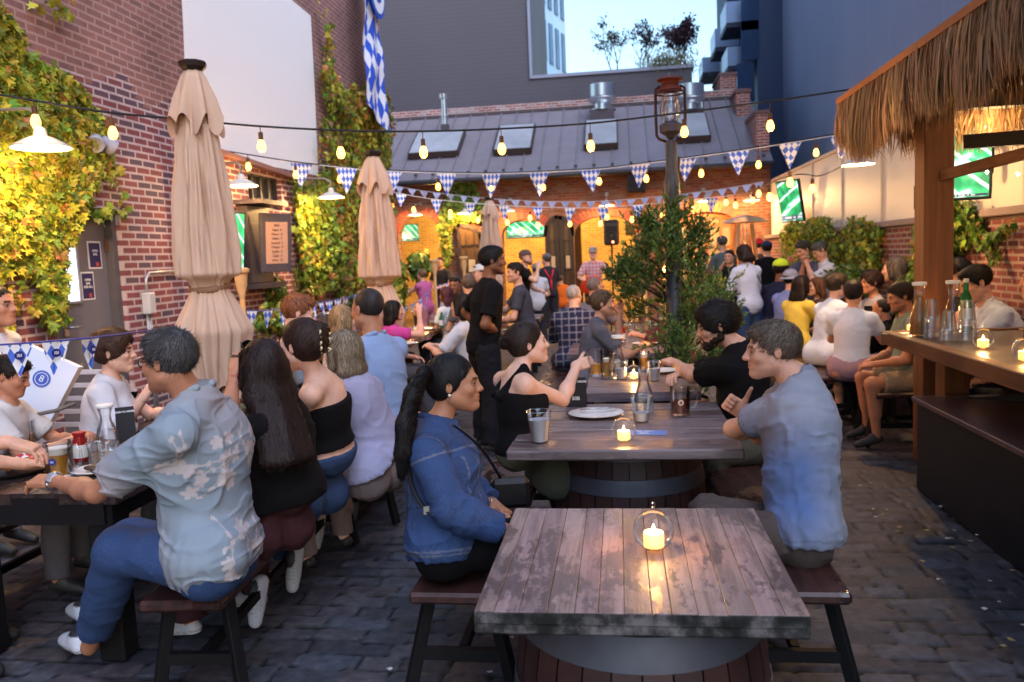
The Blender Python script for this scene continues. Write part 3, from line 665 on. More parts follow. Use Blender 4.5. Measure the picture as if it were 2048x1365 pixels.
def cap_hat(root, J, col, brim=True, name='cap', back=False, bucket=False):
    H, sc = J['H'], J['sc']; s = SDF(); M = np.stack([J['hr'], J['hf'], J['hu']], 1)
    s.ell(H(0, -.015, .055), (.088*sc, .108*sc, .082*sc), M, k=.01); s.plane(H(0, 0, .045), -J['hu'], k=.004)
    v, F = s.mesh(.009); o = np_mesh(name, v, F, vcol('cloth'), root, col=np.tile(np.array(col), (len(v), 1)))
    q = -1 if back else 1; mb = MB(); 
    if bucket:
        mb.lathe([(.086*sc, .0), (.135*sc, -.035*sc), (.135*sc, -.032*sc), (.088*sc, .006)], H(0, -.012, .05), 26, axis=J['hu'], col=col); mb.build('brim', vcol('cloth'), o)
    elif brim:
        pts = [H(math.sin(a)*.072, q*(.06+math.cos(a)*.085), .052-.012*math.cos(a)) for a in np.linspace(-1.45, 1.45, 13)]; base = [H(math.sin(a)*.075, q*(.045+.05*math.cos(a)), .052) for a in np.linspace(-1.45, 1.45, 13)]
        n = 13; th = J['hu']*.004; vv = np.array(pts+base); mb.add(np.concatenate([vv, vv-th]), [(i, i+1, n+i+1, n+i) for i in range(n-1)]+[(2*n+i+1, 2*n+i, 3*n+i, 3*n+i+1) for i in range(n-1)]+[(i+1, i, 2*n+i, 2*n+i+1) for i in range(n-1)], True, col=col); mb.build('brim', vcol('cloth'), o)
    return o
def glasses(root, J, col=(.01, .008, .006), up=False, name='glasses', sun=False):
    H, sc = J['H'], J['sc']; mb = MB(); z0, y0 = (.004, .100) if not up else (.098, .075); lens = MB()
    for q in (-1, 1):
        ring = [H(q*.032+.024*math.cos(a), y0+(0 if not up else -.012*math.sin(a))-abs(q*.032+.024*math.cos(a))*.12, z0+.019*math.sin(a)) for a in np.linspace(0, 2*math.pi, 15)]
        mb.tube(ring, .0022*sc, 6, False, col=col); mb.tube([H(q*.056, y0-.006, z0+.008), H(q*.078, y0-.05, z0+.008+(.01 if up else 0)), H(q*.078, -.02, z0+.004+(.0 if not up else -.02)), H(q*.076, -.035, z0-.015)], .002*sc, 6, col=col)
        lens.add(ring[:-1], [tuple(range(14))])
    mb.tube([H(-.009, y0, z0+.004), H(0, y0+.003, z0+.008), H(.009, y0, z0+.004)], .002*sc, 6, col=col)
    o = mb.build(name, vcol('frame_plastic', .25), root); lens.build('lens', plain('dark_lens', (.01, .01, .012), .08, var=0) if (up or sun) else glass('clear_glass'), o); return o
# ================================================================ SETTING
LX = -4.4
def brick(name, axes='yz', c1=S(150, 88, 84), c2=S(110, 62, 62), mortar=S(196, 172, 162), msize=.011, w=.215, h=.067, dark=S(86, 72, 80), dk=.35, bump=.5, smooth=.1, dirt=.3, old=None, scale=1):
    if name in _mc: return _mc[name]
    t = NT(name); sp = t.n('ShaderNodeSeparateXYZ'); t.l(t.coord(), sp.inputs[0]); ix = {'x': 0, 'y': 1, 'z': 2}
    cb = t.n('ShaderNodeCombineXYZ'); wob = t.noise(1.7, 2); a = t.math('ADD', sp.outputs[ix[axes[0]]], 50.0); b = t.math('ADD', sp.outputs[ix[axes[1]]], t.math('MULTIPLY', t.math('SUBTRACT', wob, .5), .012))
    t.l(a, cb.inputs[0]); t.l(b, cb.inputs[1])
    def br(c1, c2, m, ms, sm=smooth):
        n = t.n('ShaderNodeTexBrick', ins={'Scale': 1.0, 'Mortar Size': ms, 'Mortar Smooth': sm, 'Bias': 0.0, 'Brick Width': w, 'Row Height': h}); t.l(cb.outputs[0], n.inputs['Vector'])
        for i, c in (('Color1', c1), ('Color2', c2), ('Mortar', m)): n.inputs[i].default_value = (*c, 1)
        return n
    n = br(c1, c2, mortar, msize); n2 = br((0, 0, 0), (1, 1, 1), (0, 0, 0), .0); n2.offset_frequency = 2
    col = t.mix(t.math('MULTIPLY', t.ramp(n2.outputs['Color'], [(.62, 0), (.75, 1)]), t.math('SUBTRACT', 1.0, n.outputs['Fac'])), n.outputs['Color'], dark); 
    col = t.mix(dk, n.outputs['Color'], col) if dk < 1 else col
    if old:
        yb, zb = old; o = br(S(152, 104, 98), S(112, 80, 80), S(186, 156, 148), .014, .5); osm = t.mix(t.math('MULTIPLY', t.noise(9, 5, .7), .75), o.outputs['Color'], S(166, 124, 116))
        zz = t.math('ADD', sp.outputs[2], t.math('MULTIPLY', t.math('SNAP', t.math('MULTIPLY', t.noise(1.1, 1), 1.0), .067), .9)); m1 = t.math('GREATER_THAN', t.math('ADD', sp.outputs[1], t.math('MULTIPLY', t.math('SNAP', sp.outputs[2], .35), -.02)), yb); m2 = t.math('GREATER_THAN', zz, zb)
        col = t.mix(t.math('MAXIMUM', m1, m2), col, osm)
    d = t.ramp(t.noise(1.3, 6, .65), [(.35, 1-dirt), (.62, 1.0)]); col = t.mix(1, col, d, 'MULTIPLY'); col = t.mix(.5, col, t.ramp(t.noise(60, 3), [(.3, .7), (.7, 1.2)]), 'MULTIPLY')
    t.set(Base_Color=col, Roughness=.85); t.bump(t.math('ADD', t.math('MULTIPLY', n.outputs['Fac'], -1.0), t.math('MULTIPLY', t.noise(90, 4), .35)), bump, .008); _mc[name] = t.m; return t.m
# ---- ground: granite setts as real relief
def cobbles():
    xs = np.concatenate([[-60, -30, -12, -5.5], np.arange(-4.5, 3.6, .0145), [5, 12, 30, 60]]); ys = [1.5]
    while ys[-1] < 24: ys.append(ys[-1]*1.0058)
    ys = np.concatenate([[-40, -12, -3, 0, 1], ys, [30, 45, 80]])
    X, Y = np.meshgrid(xs, ys, indexing='ij'); Z0 = np.zeros_like(X); P = np.stack([X, Y, Z0], -1)
    v = (Y+.05*vnoise(P*.7, 1)+.012*vnoise(P*4, 2))/.128; r = np.floor(v).astype(int); fv = v-r; off = _h(r, r*0+3, r*0, 5)*3
    u = (X+.03*vnoise(P*.9, 3)+.012*vnoise(P*5, 9))/.225+off; c = np.floor(u).astype(int); j0 = (_h(c, r, r*0, 1)-.5)*.5; j1 = (_h(c+1, r, r*0, 1)-.5)*.5
    lt = u < c+j0; rt = u > c+1+j1; c = c-lt+rt; j0 = (_h(c, r, r*0, 1)-.5)*.5; j1 = (_h(c+1, r, r*0, 1)-.5)*.5
    du = np.minimum(u-(c+j0), (c+1+j1)-u)*.225; dv = np.minimum(fv, 1-fv)*.128; q = .03; e = np.minimum(q, du)**2*0+q-np.sqrt(np.maximum(q-du, 0)**2+np.maximum(q-dv, 0)**2); e = e+.004*vnoise(P*30, 4)
    t = np.clip(e/.011, 0, 1); hgt = .013*(1-(1-t)**2.0)+t*((_h(c, r, r*0, 2)-.5)*.007+.0022*vnoise(P*22, 7)+.0012*vnoise(P*60, 17)+(_h(c, r, r*0, 8)-.5)*.05*(fv-.5)*.3)
    Z = hgt+.012*vnoise(P*.5, 11)
    tint = _h(c, r, r*0, 6); tn2 = _h(c, r, r*0, 12); base = np.stack([.052+.056*tint, .050+.052*tint, .060+.060*tint], -1); base = base*(1+(tn2[..., None]-.5)*np.array([.25, 0, -.15]))
    moss = (vnoise(P*3, 21) > .35)[..., None]; jc = np.where(moss, np.array([.009, .016, .004]), np.array([.007, .0065, .008])); k = np.clip((e+.001)/.007, 0, 1)[..., None]; col = jc*(1-k)+base*k*(1+.25*vnoise(P*25, 14))[..., None]
    n, m = X.shape; I = np.arange(n*m).reshape(n, m); F = np.stack([I[:-1, :-1], I[1:, :-1], I[1:, 1:], I[:-1, 1:]], -1).reshape(-1, 4)
    mt = vcol('sett_stone', .58, .6, 130, spec=.2, var=.4, vs=28)
    o = np_mesh('ground', np.stack([X, Y, Z-.02], -1).reshape(-1, 3), F, mt, col=col.reshape(-1, 3).clip(0, 1)); tag(o, 'dark granite setts paving the beer garden floor', kind='structure')
cobbles()
# fallen leaves and scraps on the paving
def litter():
    mb = MB(); rg = random.Random(3)
    for i in range(70):
        x, y = (rg.uniform(1.5, 2.3), rg.uniform(3.2, 6)) if i % 3 else (rg.uniform(-1.2, -.2), rg.uniform(2.3, 5.5))
        a = rg.random()*6.3; s = rg.uniform(.008, .02); p = V(x, y, .012); c = rg.choice([(.5, .45, .35), (.35, .25, .1), (.6, .6, .58)])
        mb.add([p+s*V(math.cos(a+q), math.sin(a+q), .1*(q % 2)) for q in (0, 1.2, 2.6, 4.1)], [(0, 1, 2, 3)], col=c)
    tag(mb.build('litter', vcol('litter_mat', .8)), 'pale fallen petals and scraps scattered on the paving', 'litter', kind='stuff')
litter()
# ---- foliage
LOBE = np.array([(0, 0)]+[(r*math.sin(a), .42+r*math.cos(a)) for a, r in [(math.pi, .42), (2.35, .38), (1.75, .5), (1.35, .30), (.95, .52), (.45, .30), (0, .60), (-.45, .30), (-.95, .52), (-1.35, .30), (-1.75, .5), (-2.35, .38)]]); LOBE[0] = (0, .42)
OVAL = np.array([(0, .5), (0, 0), (.22, .25), (.28, .5), (.2, .8), (0, 1.05), (-.2, .8), (-.28, .5), (-.22, .25)])
def leaf_mesh(name, P, N, size, col, mat, parent=None, tmpl=LOBE, down=V(0, 0, -1), droop=.35, jit=.5, seed=1):
    rg = np.random.default_rng(seed); n = len(P); m = len(tmpl); N = N+rg.normal(0, jit, (n, 3)); N /= np.linalg.norm(N, axis=1)[:, None]
    D = down+rg.normal(0, .45, (n, 3)); D -= N*(D*N).sum(1)[:, None]; D /= np.linalg.norm(D, axis=1)[:, None]; Sx = np.cross(D, N); s = size*(.35+1.05*rg.random(n)); 
    t = tmpl; cup = (t[:, 0]**2)*.6-(t[:, 1]**2)*droop*.5; cup[0] += .06
    v = P[:, None]+s[:, None, None]*(t[None, :, 0, None]*Sx[:, None]+t[None, :, 1, None]*D[:, None]+cup[None, :, None]*N[:, None])
    b = np.arange(n)[:, None]*m; i = np.arange(1, m); F = np.stack([np.broadcast_to(b, (n, m-1)), b+i, b+np.roll(i, -1)], -1).reshape(-1, 3)
    return np_mesh(name, v.reshape(-1, 3), F, mat, parent, col=np.repeat(col, m, 0), smooth=False)
def in_poly(p, poly):
    x, y = p.T; r = np.zeros(len(p), bool); j = len(poly)-1
    for i in range(len(poly)):
        xi, yi = poly[i]; xj, yj = poly[j]; c = ((yi > y) != (yj > y)) & (x < (xj-xi)*(y-yi)/(yj-yi+1e-9)+xi); r ^= c; j = i
    return r
def leaf_colors(n, rg, mixv=(.5, .35, .15), bright=1.0):
    pal = np.array([(.10, .17, .025), (.26, .27, .03), (.30, .14, .05)]); c = pal[rg.choice(3, n, p=mixv)]; return (c*(.55+.9*rg.random((n, 1)))*(1+rg.normal(0, .12, (n, 3)))*bright).clip(.005, .8)
def ivy(label, poly, n, size, proj, normal, mixv=(.5, .35, .15), seed=1, gaps=.0, depth=.12, group=None, stems=14, tendrils=()):
    """climbing vine: leaves and stems over an area of wall"""
    rg = np.random.default_rng(seed); pl = np.array([proj(*q) for q in poly]); nz = nrm(normal); ux = nrm(np.cross(V(0, 0, 1), nz)); o = pl[0]; p2 = np.stack([(pl-o) @ ux, pl[:, 2]-o[2]], 1)
    lo, hi = p2.min(0), p2.max(0); q = lo+(hi-lo)*rg.random((n*4, 2)); ed = vnoise(np.hstack([q*1.6, np.zeros((len(q), 1))]), seed)*.22; ed2 = vnoise(np.hstack([q*5, np.ones((len(q), 1))]), seed)*.12
    m = in_poly(q+np.stack([ed+ed2, ed-ed2], 1), p2); dens = vnoise(np.hstack([q*3.1, np.zeros((len(q), 1))+7]), seed+2); m &= dens > -1+gaps*1.3+rg.random(len(q))*gaps*.8; q = q[m][:n]
    for (a, b, k) in tendrils:
        a = proj(*a); b = proj(*b); t = rg.random(k); ta = np.array([(a-o) @ ux, a[2]-o[2]]); tb = np.array([(b-o) @ ux, b[2]-o[2]]); q = np.concatenate([q, ta+(tb-ta)*t[:, None]+rg.normal(0, .05, (k, 2))*(1.2-t[:, None])])
    bulge = vnoise(np.hstack([q*2.2, np.zeros((len(q), 1))]), seed+5); P = o+q[:, :1]*ux+np.hstack([np.zeros((len(q), 2)), q[:, 1:]]); P = P+nz*(.02+depth*(.5+.5*bulge[:, None])*(.25+.75*rg.random((len(q), 1))))
    root = empty('ivy', (pl[:, 0].mean(), pl[:, 1].mean(), max(0, pl[:, 2].min())), label, 'ivy', group)
    zone = vnoise(P*1.3, 31); c = leaf_colors(len(P), rg, mixv)*1.35; c = c*(1+.45*zone[:, None]*np.array([1.2, .6, .3])); 
    leaf_mesh('leaves', P, np.tile(nz, (len(P), 1)), size, c.clip(.005, .8), vcol('leaf', .5, transl=.25, spec=.35), root, droop=.5, seed=seed)
    st = MB(); bs = []
    for i in range(stems):
        x = lo[0]+(hi[0]-lo[0])*rg.random(); z0 = lo[1]+(hi[1]-lo[1])*rg.random()*.4; pts = []
        for k in range(9): pts.append(o+ux*x+V(0, 0, z0)+nz*.015); x += rg.normal(0, .07); z0 += (hi[1]-lo[1])*.09*rg.random()+.03
        pp = np.array([[(p-o) @ ux, p[2]-o[2]] for p in pts]); k = in_poly(pp, p2); pts = [p for p, f in zip(pts, k) if f]
        if len(pts) > 2: st.tube(pts, np.linspace(.008, .003, len(pts)), 5); bs.append(pts[0])
    if len(bs) > 2: st.tube(sorted(bs, key=lambda q: q @ ux), .004, 5)
    if st.n: st.build('stems', plain('vine_stem', (.09, .06, .04), .8), root)
    return root
# ---- left brick building
WL = lambda px, py, dx=0: onX(px, py, LX+dx)
DY0, DY1 = WL(96, 500)[1], WL(244, 500)[1]; DZ = WL(244, 421)[2]; LEND = WL(779, 400)[1]
rootL = empty('brick_building', (LX-.2, 6, 0), 'tall red brick building along the left side of the yard', 'building')
w_ = MB(); T = .35
HL = 9.0; w_.box((LX-T/2, (-3+DY0)/2, HL/2), (T, DY0+3, HL)); w_.box((LX-T/2, (DY1+LEND)/2, HL/2), (T, LEND-DY1, HL)); w_.box((LX-T/2, (DY0+DY1)/2, (HL+DZ)/2), (T, DY1-DY0, HL-DZ))
YB = WL(292, 300)[1]; ZB = WL(240, 80)[2]
w_.build('wall', brick('brick_left', 'yz', c1=S(146, 84, 86), c2=S(120, 70, 76), mortar=S(200, 180, 180), dark=S(92, 82, 96), dk=.8, old=(YB, ZB), bump=.4), rootL)
w_ = MB(); w_.box((LX-4.35, LEND-.2, 4.5), (8, .35, 9)); w_.build('end_wall', brick('brick_left_end', 'xz'), rootL)
# white painted field
pw = [WL(359, -60), WL(366, 60), WL(374, 300), WL(636, 352), WL(629, 180), WL(621, 32), WL(585, 2), WL(500, -60)]
m_ = MB(); vv = np.array(pw); vv[:, 0] = LX+.004; m_.add(vv, [tuple(range(len(vv)))])
t = NT('white_paint_brick'); sp_ = t.n('ShaderNodeSeparateXYZ'); t.l(t.coord(), sp_.inputs[0]); cb_ = t.n('ShaderNodeCombineXYZ'); t.l(t.math('ADD', sp_.outputs[1], 50), cb_.inputs[0]); t.l(sp_.outputs[2], cb_.inputs[1])
bn = t.n('ShaderNodeTexBrick', ins={'Scale': 1.0, 'Mortar Size': .010, 'Mortar Smooth': .4, 'Brick Width': .215, 'Row Height': .067}); t.l(cb_.outputs[0], bn.inputs['Vector'])
t.set(Base_Color=t.mix(t.math('MULTIPLY', bn.outputs['Fac'], .04), (.93, .93, .93), (.60, .60, .62)), Roughness=.6); t.bump(t.math('ADD', t.math('MULTIPLY', bn.outputs['Fac'], -1.0), t.math('MULTIPLY', t.noise(40), .3)), .10, .004); _mc['wp'] = t.m
m_.build('painted_panel', t.m, rootL)
# door
dr = empty('steel_door', (LX-.12, (DY0+DY1)/2, 0), 'grey steel side door with two posters beside the yellow ivy', 'door'); m_ = MB(); m_.box((LX-.14, (DY0+DY1)/2, DZ/2-.03), (.05, DY1-DY0-.12, DZ-.06), bev=.004); m_.build('panel', plain('door_grey', S(112, 110, 118), .5, var=.12, scale=3), dr)
m_ = MB()
for y in (DY0+.03, DY1-.03): m_.box((LX-.10, y, DZ/2), (.12, .06, DZ))
m_.box((LX-.10, (DY0+DY1)/2, DZ-.03), (.12, DY1-DY0-.12, .06)); m_.build('frame', plain('door_frame', S(88, 84, 88), .5), dr)
wy0, wy1 = WL(147, 480)[1], WL(172, 480)[1]; wz0, wz1 = WL(160, 603)[2], WL(160, 495)[2]
g_ = MB(); g_.box((LX-.112, (wy0+wy1)/2, (wz0+wz1)/2), (.012, wy1-wy0, wz1-wz0)); g_.build('window', emit('door_lit_glass', (.75, .85, 1.0), .3), dr)
m_ = MB(); a_ = .02
for y in (wy0-a_/2, wy1+a_/2): m_.box((LX-.108, y, (wz0+wz1)/2), (.03, a_, wz1-wz0+2*a_))
for z in (wz0-a_/2, wz1+a_/2): m_.box((LX-.108, (wy0+wy1)/2, z), (.03, wy1-wy0, a_))
m_.build('window_trim', plain('door_trim', S(140, 138, 145), .4), dr)
m_ = MB(); h_ = WL(158, 655); m_.box((LX-.105, h_[1]-.02, h_[2]), (.02, .05, .14)); m_.tube([(LX-.10, h_[1]-.02, h_[2]), (LX-.05, h_[1]-.02, h_[2]), (LX-.05, h_[1]+.11, h_[2]-.005)], .010, 8); m_.build('handle', plain('steel', (.55, .55, .56), .3, 1, var=0), dr)
m_ = MB()
for zz in (.35, 1.15, DZ-.3): m_.box((LX-.10, DY1-.065, zz), (.03, .03, .12))
m_.build('hinge', plain('copper_hinge', (.35, .18, .1), .4, .8), dr)
# text helper: built from Blender font outlines, converted to mesh
def text_mesh(name, body, o, u, w, size, mat, parent=None, ext=.0015, bold=0, align='CENTER', sx=1.0):
    cu = bpy.data.curves.new('t', 'FONT'); cu.body = body; cu.size = size; cu.align_x = align; cu.align_y = 'CENTER'; cu.extrude = ext; cu.offset = bold; cu.resolution_u = 2; cu.space_line = .95
    ob = bpy.data.objects.new('t', cu); C.objects.link(ob); dg = bpy.context.evaluated_depsgraph_get(); me = bpy.data.meshes.new_from_object(ob.evaluated_get(dg)); bpy.data.objects.remove(ob)
    u = nrm(u); w = nrm(w); n = np.cross(u, w); v = np.zeros(len(me.vertices)*3); me.vertices.foreach_get('co', v); v = v.reshape(-1, 3); v = np.asarray(o)+v[:, :1]*sx*u+v[:, 1:2]*w+v[:, 2:]*n
    if parent is not None: M = np.array(parent_world(parent).inverted()); v = v @ M[:3, :3].T+M[:3, 3]
    me.vertices.foreach_set('co', v.ravel()); me.materials.clear(); me.materials.append(mat); me.update(); return link_mesh(name, me, parent)
WHITE = plain('print_white', (.8, .8, .8), .6, var=0); NAVY = plain('print_navy', S(38, 38, 92), .5, var=.05)
for nm, (a, b, c, d) in {'upper right': (200, 232, 482, 537), 'lower left': (181, 213, 543, 600)}.items():
    y0, y1 = WL(a, 510)[1], WL(b-6, 510)[1]; z0, z1 = WL(215, d)[2], WL(215, c)[2]; if_low = nm == 'lower left'
    if if_low: z0, z1 = WL(197, 600)[2], WL(197, 543)[2]
    ps = empty('poster', (LX-.11, (y0+y1)/2, z0), f'navy poster with white border, {nm} one of two on the grey door', 'poster'); m_ = MB(); m_.box((LX-.1125, (y0+y1)/2, (z0+z1)/2), (.004, y1-y0, z1-z0)); m_.build('sheet', WHITE, ps)
    m_ = MB(); m_.box((LX-.109, (y0+y1)/2, (z0+z1)/2), (.004, (y1-y0)*.82, (z1-z0)*.88)); m_.build('print', NAVY, ps); zc = (z0+z1)/2; hh = z1-z0
    text_mesh('lettering', 'OPEN\nBAR' if not if_low else 'OPEN\nBAR\nFOR ALL', (LX-.106, (y0+y1)/2, zc+.02), (0, 1, 0), (0, 0, 1), hh*.13, WHITE, ps)
    m_ = MB(); m_.box((LX-.1055, (y0+y1)/2+.02, z0+hh*.16), (.003, .035, .035)); m_.build('emblem', plain('print_red', (.5, .08, .06), .6), ps)
# lower brick annex with sloped coping
AX = LX+.14; WA = lambda px, py, dx=0: onX(px, py, AX+dx)
ya, yb = WA(380, 400)[1], WA(603, 400)[1]; za, zb = WA(455, 318)[2], WA(590, 362)[2]; sl = (zb-za)/(WA(590, 362)[1]-WA(455, 318)[1])
an_ = empty('brick_annex', (AX, (ya+yb)/2, 0), 'low brick annex with sloped coping below the white wall', 'building')
wy = (WA(497, 380)[1], WA(562, 380)[1], WA(530, 418)[2], WA(500, 342)[2]-.02)
def slab(mb, y0, y1, z0, z1a, z1b, x0=LX, x1=AX):
    v = [(x, y, z) for x in (x0, x1) for y, z in ((y0, z0), (y1, z0), (y1, z1b), (y0, z1a))]; mb.add(v, [(3, 2, 1, 0), (4, 5, 6, 7), (0, 1, 5, 4), (1, 2, 6, 5), (2, 3, 7, 6), (3, 0, 4, 7)])
ztop = lambda y: za+sl*(y-WA(455, 318)[1])
m_ = MB(); slab(m_, ya, wy[0], 0, ztop(ya), ztop(wy[0])); slab(m_, wy[1], yb, 0, ztop(wy[1]), ztop(yb)); slab(m_, wy[0], wy[1], 0, wy[2], wy[2]); slab(m_, wy[0], wy[1], wy[3], ztop(wy[0]), ztop(wy[1]))
m_.build('wall', brick('brick_annex', 'yz', c1=S(146, 84, 84), c2=S(122, 72, 74), mortar=S(214, 186, 176), dk=.2), an_)
m_ = MB(); m_.beam((AX-.05, ya, ztop(ya)+.03), (AX-.05, yb, ztop(yb)+.03), .26, .06, bev=.006); m_.build('coping', plain('coping', S(150, 110, 100), .7), an_)
m_ = MB(); m_.box((LX+.02, (wy[0]+wy[1])/2, (wy[2]+wy[3])/2), (.01, wy[1]-wy[0], wy[3]-wy[2])); wn = m_.build('window', plain('old_glass', S(120, 118, 112), .25, var=.3, scale=4), an_)
m_ = MB(); 
for k in range(5): y = wy[0]+(wy[1]-wy[0])*k/4; m_.box((LX+.06, y, (wy[2]+wy[3])/2), (.05, .035, wy[3]-wy[2]))
for z in (wy[2], wy[3]): m_.box((LX+.058, (wy[0]+wy[1])/2, z), (.054, wy[1]-wy[0]+.03, .04))
m_.build('muntin', plain('dark_iron', (.03, .028, .03), .5), wn)
IVY_L = ivy('yellow green ivy climbing the left brick wall around the door', [(-90, -40), (25, -10), (48, 30), (60, 90), (105, 140), (150, 230), (205, 290), (215, 350), (155, 405), (138, 470), (138, 550), (122, 600), (118, 645), (75, 650), (72, 600), (55, 560), (0, 555), (-90, 600)], 8500, .082, WL, (1, 0, 0), (.30, .66, .04), seed=4, gaps=.06, depth=.15,
            tendrils=[((200, 330), (245, 415), 26), ((100, 10), (118, 25), 8), ((150, 415), (235, 425), 40), ((20, 560), (10, 650), 30), ((60, 600), (95, 655), 50), ((205, 300), (235, 350), 16), ((60, 0), (115, 20), 22)])
ivy('tall golden ivy covering the far corner of the brick building', [(634, 60), (648, 130), (672, 165), (700, 158), (735, 150), (762, 210), (774, 260), (776, 330), (780, 420), (784, 500), (790, 575), (700, 610), (640, 580), (585, 600), (560, 545), (575, 470), (566, 400), (570, 360), (600, 345), (642, 352), (634, 250), (628, 150), (628, 70)], 11500, .090, WL, (1, 0, 0), (.22, .58, .20), seed=8, gaps=.03, depth=.3, stems=20, tendrils=[((628, 20), (636, 80), 30), ((625, 230), (622, 330), 25), ((745, 150), (740, 130), 10)])
ivy('lower green ivy spilling over the end of the brick annex', [(566, 370), (590, 358), (615, 350), (650, 345), (665, 420), (668, 560), (640, 590), (600, 590), (584, 560), (584, 450), (572, 410)], 2600, .088, lambda a, b: onX(a, b, AX+.02), (1, 0, 0), (.62, .33, .05), seed=18, gaps=.02, depth=.22, stems=6)
# ---- far brick hall
FA = R(0); FO = V(0, 20, 0); FD = V(math.cos(FA), -math.sin(FA), 0); FNM = V(-math.sin(FA), -math.cos(FA), 0)
def fc(px, py, back=0):
    p = onP(px, py, FO-FNM*back, FNM); return (p-FO) @ FD, p[2]
hall = empty('brick_hall', FO, 'low brick beer hall with arched doorways and metal roof', 'building', rz=-FA)
EZ = fc(1150, 350)[1]; s0, s1 = fc(768, 400)[0]-1.5, fc(1532, 400)[0]+.1; TH = .35
ARCH = [(795, 880, 431, 475), (1003, 1092, 439, 470), (1146, 1272, 432, 468), (1355, 1472, 424, 450)]
ops = []
for a, b, t_, sp_y in ARCH: ops.append((fc(a, 450)[0], fc(b, 450)[0], fc((a+b)/2, t_)[1], fc((a+b)/2, sp_y)[1]))
def open_top(x):
    for a, b, zt, zs in ops:
        if a <= x <= b: q = 2*(x-a)/(b-a)-1; return zs+(zt-zs)*math.sqrt(max(0, 1-q*q))
    return 0
m_ = MB(); xs = [s0, s1]
for a, b, _, _ in ops: xs += [a-1e-4, b+1e-4]+[a+(b-a)*(.5-.5*math.cos(k*math.pi/14)) for k in range(15)]
xs = sorted(xs)
for a, b in zip(xs[:-1], xs[1:]):
    if b-a < 1e-6: continue
    mid = open_top((a+b)/2)
    za_, zb_ = (open_top(a), open_top(b)) if mid > 0 else (0, 0)
    m_.quad((a, 0, za_), (b, 0, zb_), (b, 0, EZ), (a, 0, EZ))
    if mid > 0: m_.quad((a, TH, za_), (b, TH, zb_), (b, 0, zb_), (a, 0, za_)); m_.quad((a, TH, EZ), (b, TH, EZ), (b, TH, zb_), (a, TH, za_))
for a, b, zt, zs in ops:
    for x in (a, b): m_.quad((x, 0, 0), (x, TH, 0), (x, TH, zs), (x, 0, zs))
m_.quad((s1, 0, 0), (s1, 6, 0), (s1, 6, EZ), (s1, 0, EZ))
BR2 = brick('brick_hall_mat', 'xz', c1=S(142, 76, 56), c2=S(108, 56, 46), mortar=S(138, 106, 86), dark=S(196, 176, 160), dk=.22, msize=.012)
m_.build('wall', BR2, hall, local=True)
for a, b, zt, zs in ops:       # arch rings, proud of the wall
    m_ = MB()
    cx_, hw = (a+b)/2, (b-a)/2; n = 26
    for k in range(n):
        t0, t1 = math.pi*k/n+.015, math.pi*(k+1)/n-.015; q = lambda t, e: (cx_-math.cos(t)*(hw+e), -.012, zs+math.sin(t)*(zt-zs+e)); q2 = lambda t, e: (cx_-math.cos(t)*(hw+e), .05, zs+math.sin(t)*(zt-zs+e))
        v = [q(t0, .0), q(t1, .0), q(t1, .22), q(t0, .22), q2(t0, 0), q2(t1, 0), q2(t1, .22), q2(t0, .22)]; m_.add(v, [(3, 2, 1, 0), (0, 1, 5, 4), (1, 2, 6, 5), (2, 3, 7, 6), (3, 0, 4, 7)], col=S(random.randint(150, 190), random.randint(80, 105), random.randint(58, 72)))
    m_.build('arch_ring', vcol('arch_brick', .8, .4, 60), hall, local=True)
# interior
m_ = MB(); D_ = 3.6; sR = fc(1310, 400)[0]
m_.quad((s0, D_, 0), (sR, D_, 0), (sR, D_, EZ-.1), (s0, D_, EZ-.1)); m_.quad((sR, TH, 0), (sR, D_, 0), (sR, D_, EZ), (sR, TH, EZ)); m_.quad((s0, TH, 0), (s0, D_, 0), (s0, D_, EZ), (s0, TH, EZ))
m_.build('inner_wall', brick('brick_inner', 'xz', c1=S(214, 178, 120), c2=S(190, 150, 96), mortar=S(226, 200, 150), dk=.0), hall, local=True)
m_ = MB(); m_.box(((s0+s1)/2, 2.2, EZ-.12), (s1-s0, 3.4, .05)); 
for x in np.arange(s0+.4, s1, .9): m_.box((x, 2.2, EZ-.23), (.12, 3.3, .16))
m_.build('ceiling', plain('dark_wood_ceiling', (.08, .05, .03), .7), hall, local=True)
m_ = MB(); m_.box(((s0+s1)/2, 2.0, .02), (s1-s0, 3.6, .03)); m_.build('inner_floor', plain('inner_floor', (.2, .14, .1), .5), hall, local=True)
for x in (fc(872, 450)[0]+.35, fc(1170, 450)[0]-.28, fc(1245, 450)[0]+.4): m_ = MB(); m_.box((x, 1.6, EZ/2), (.2, .2, EZ-.2)); m_.build('post', plain('dark_post', (.06, .035, .02), .6), hall, local=True)
# eave, roof
RB = 3.1; zr = fc(1100, 222, RB)[1]; slope = (zr-EZ)/(RB+.35); RZ = lambda y: EZ+.04+(y+.35)*slope
m_ = MB(); x0, x1 = s0-.3, s1+.02
m_.add([(x0, -.35, EZ+.02), (x1, -.35, EZ+.02), (x1, RB, zr), (x0, RB, zr), (x0, -.35, EZ-.04), (x1, -.35, EZ-.04), (x1, RB, zr-.08), (x0, RB, zr-.08)], [(0, 1, 2, 3), (7, 6, 5, 4), (4, 5, 1, 0), (5, 6, 2, 1), (7, 4, 0, 3)])
for k, x in enumerate(np.arange(x0+.1, x1, .43)): m_.beam((x, -.35, EZ+.045), (x, RB, zr+.025), .022, .05)
rf = m_.build('roof', plain('slate_metal', S(138, 128, 134), .5, .2, var=.22, scale=2.5, bump=.1), hall, local=True)
m_ = MB(); 
for k, x in enumerate(np.arange(x0+.1, x1, .43)): m_.box((x, -.20, RZ(-.20)+.05), (.07, .05, .06))
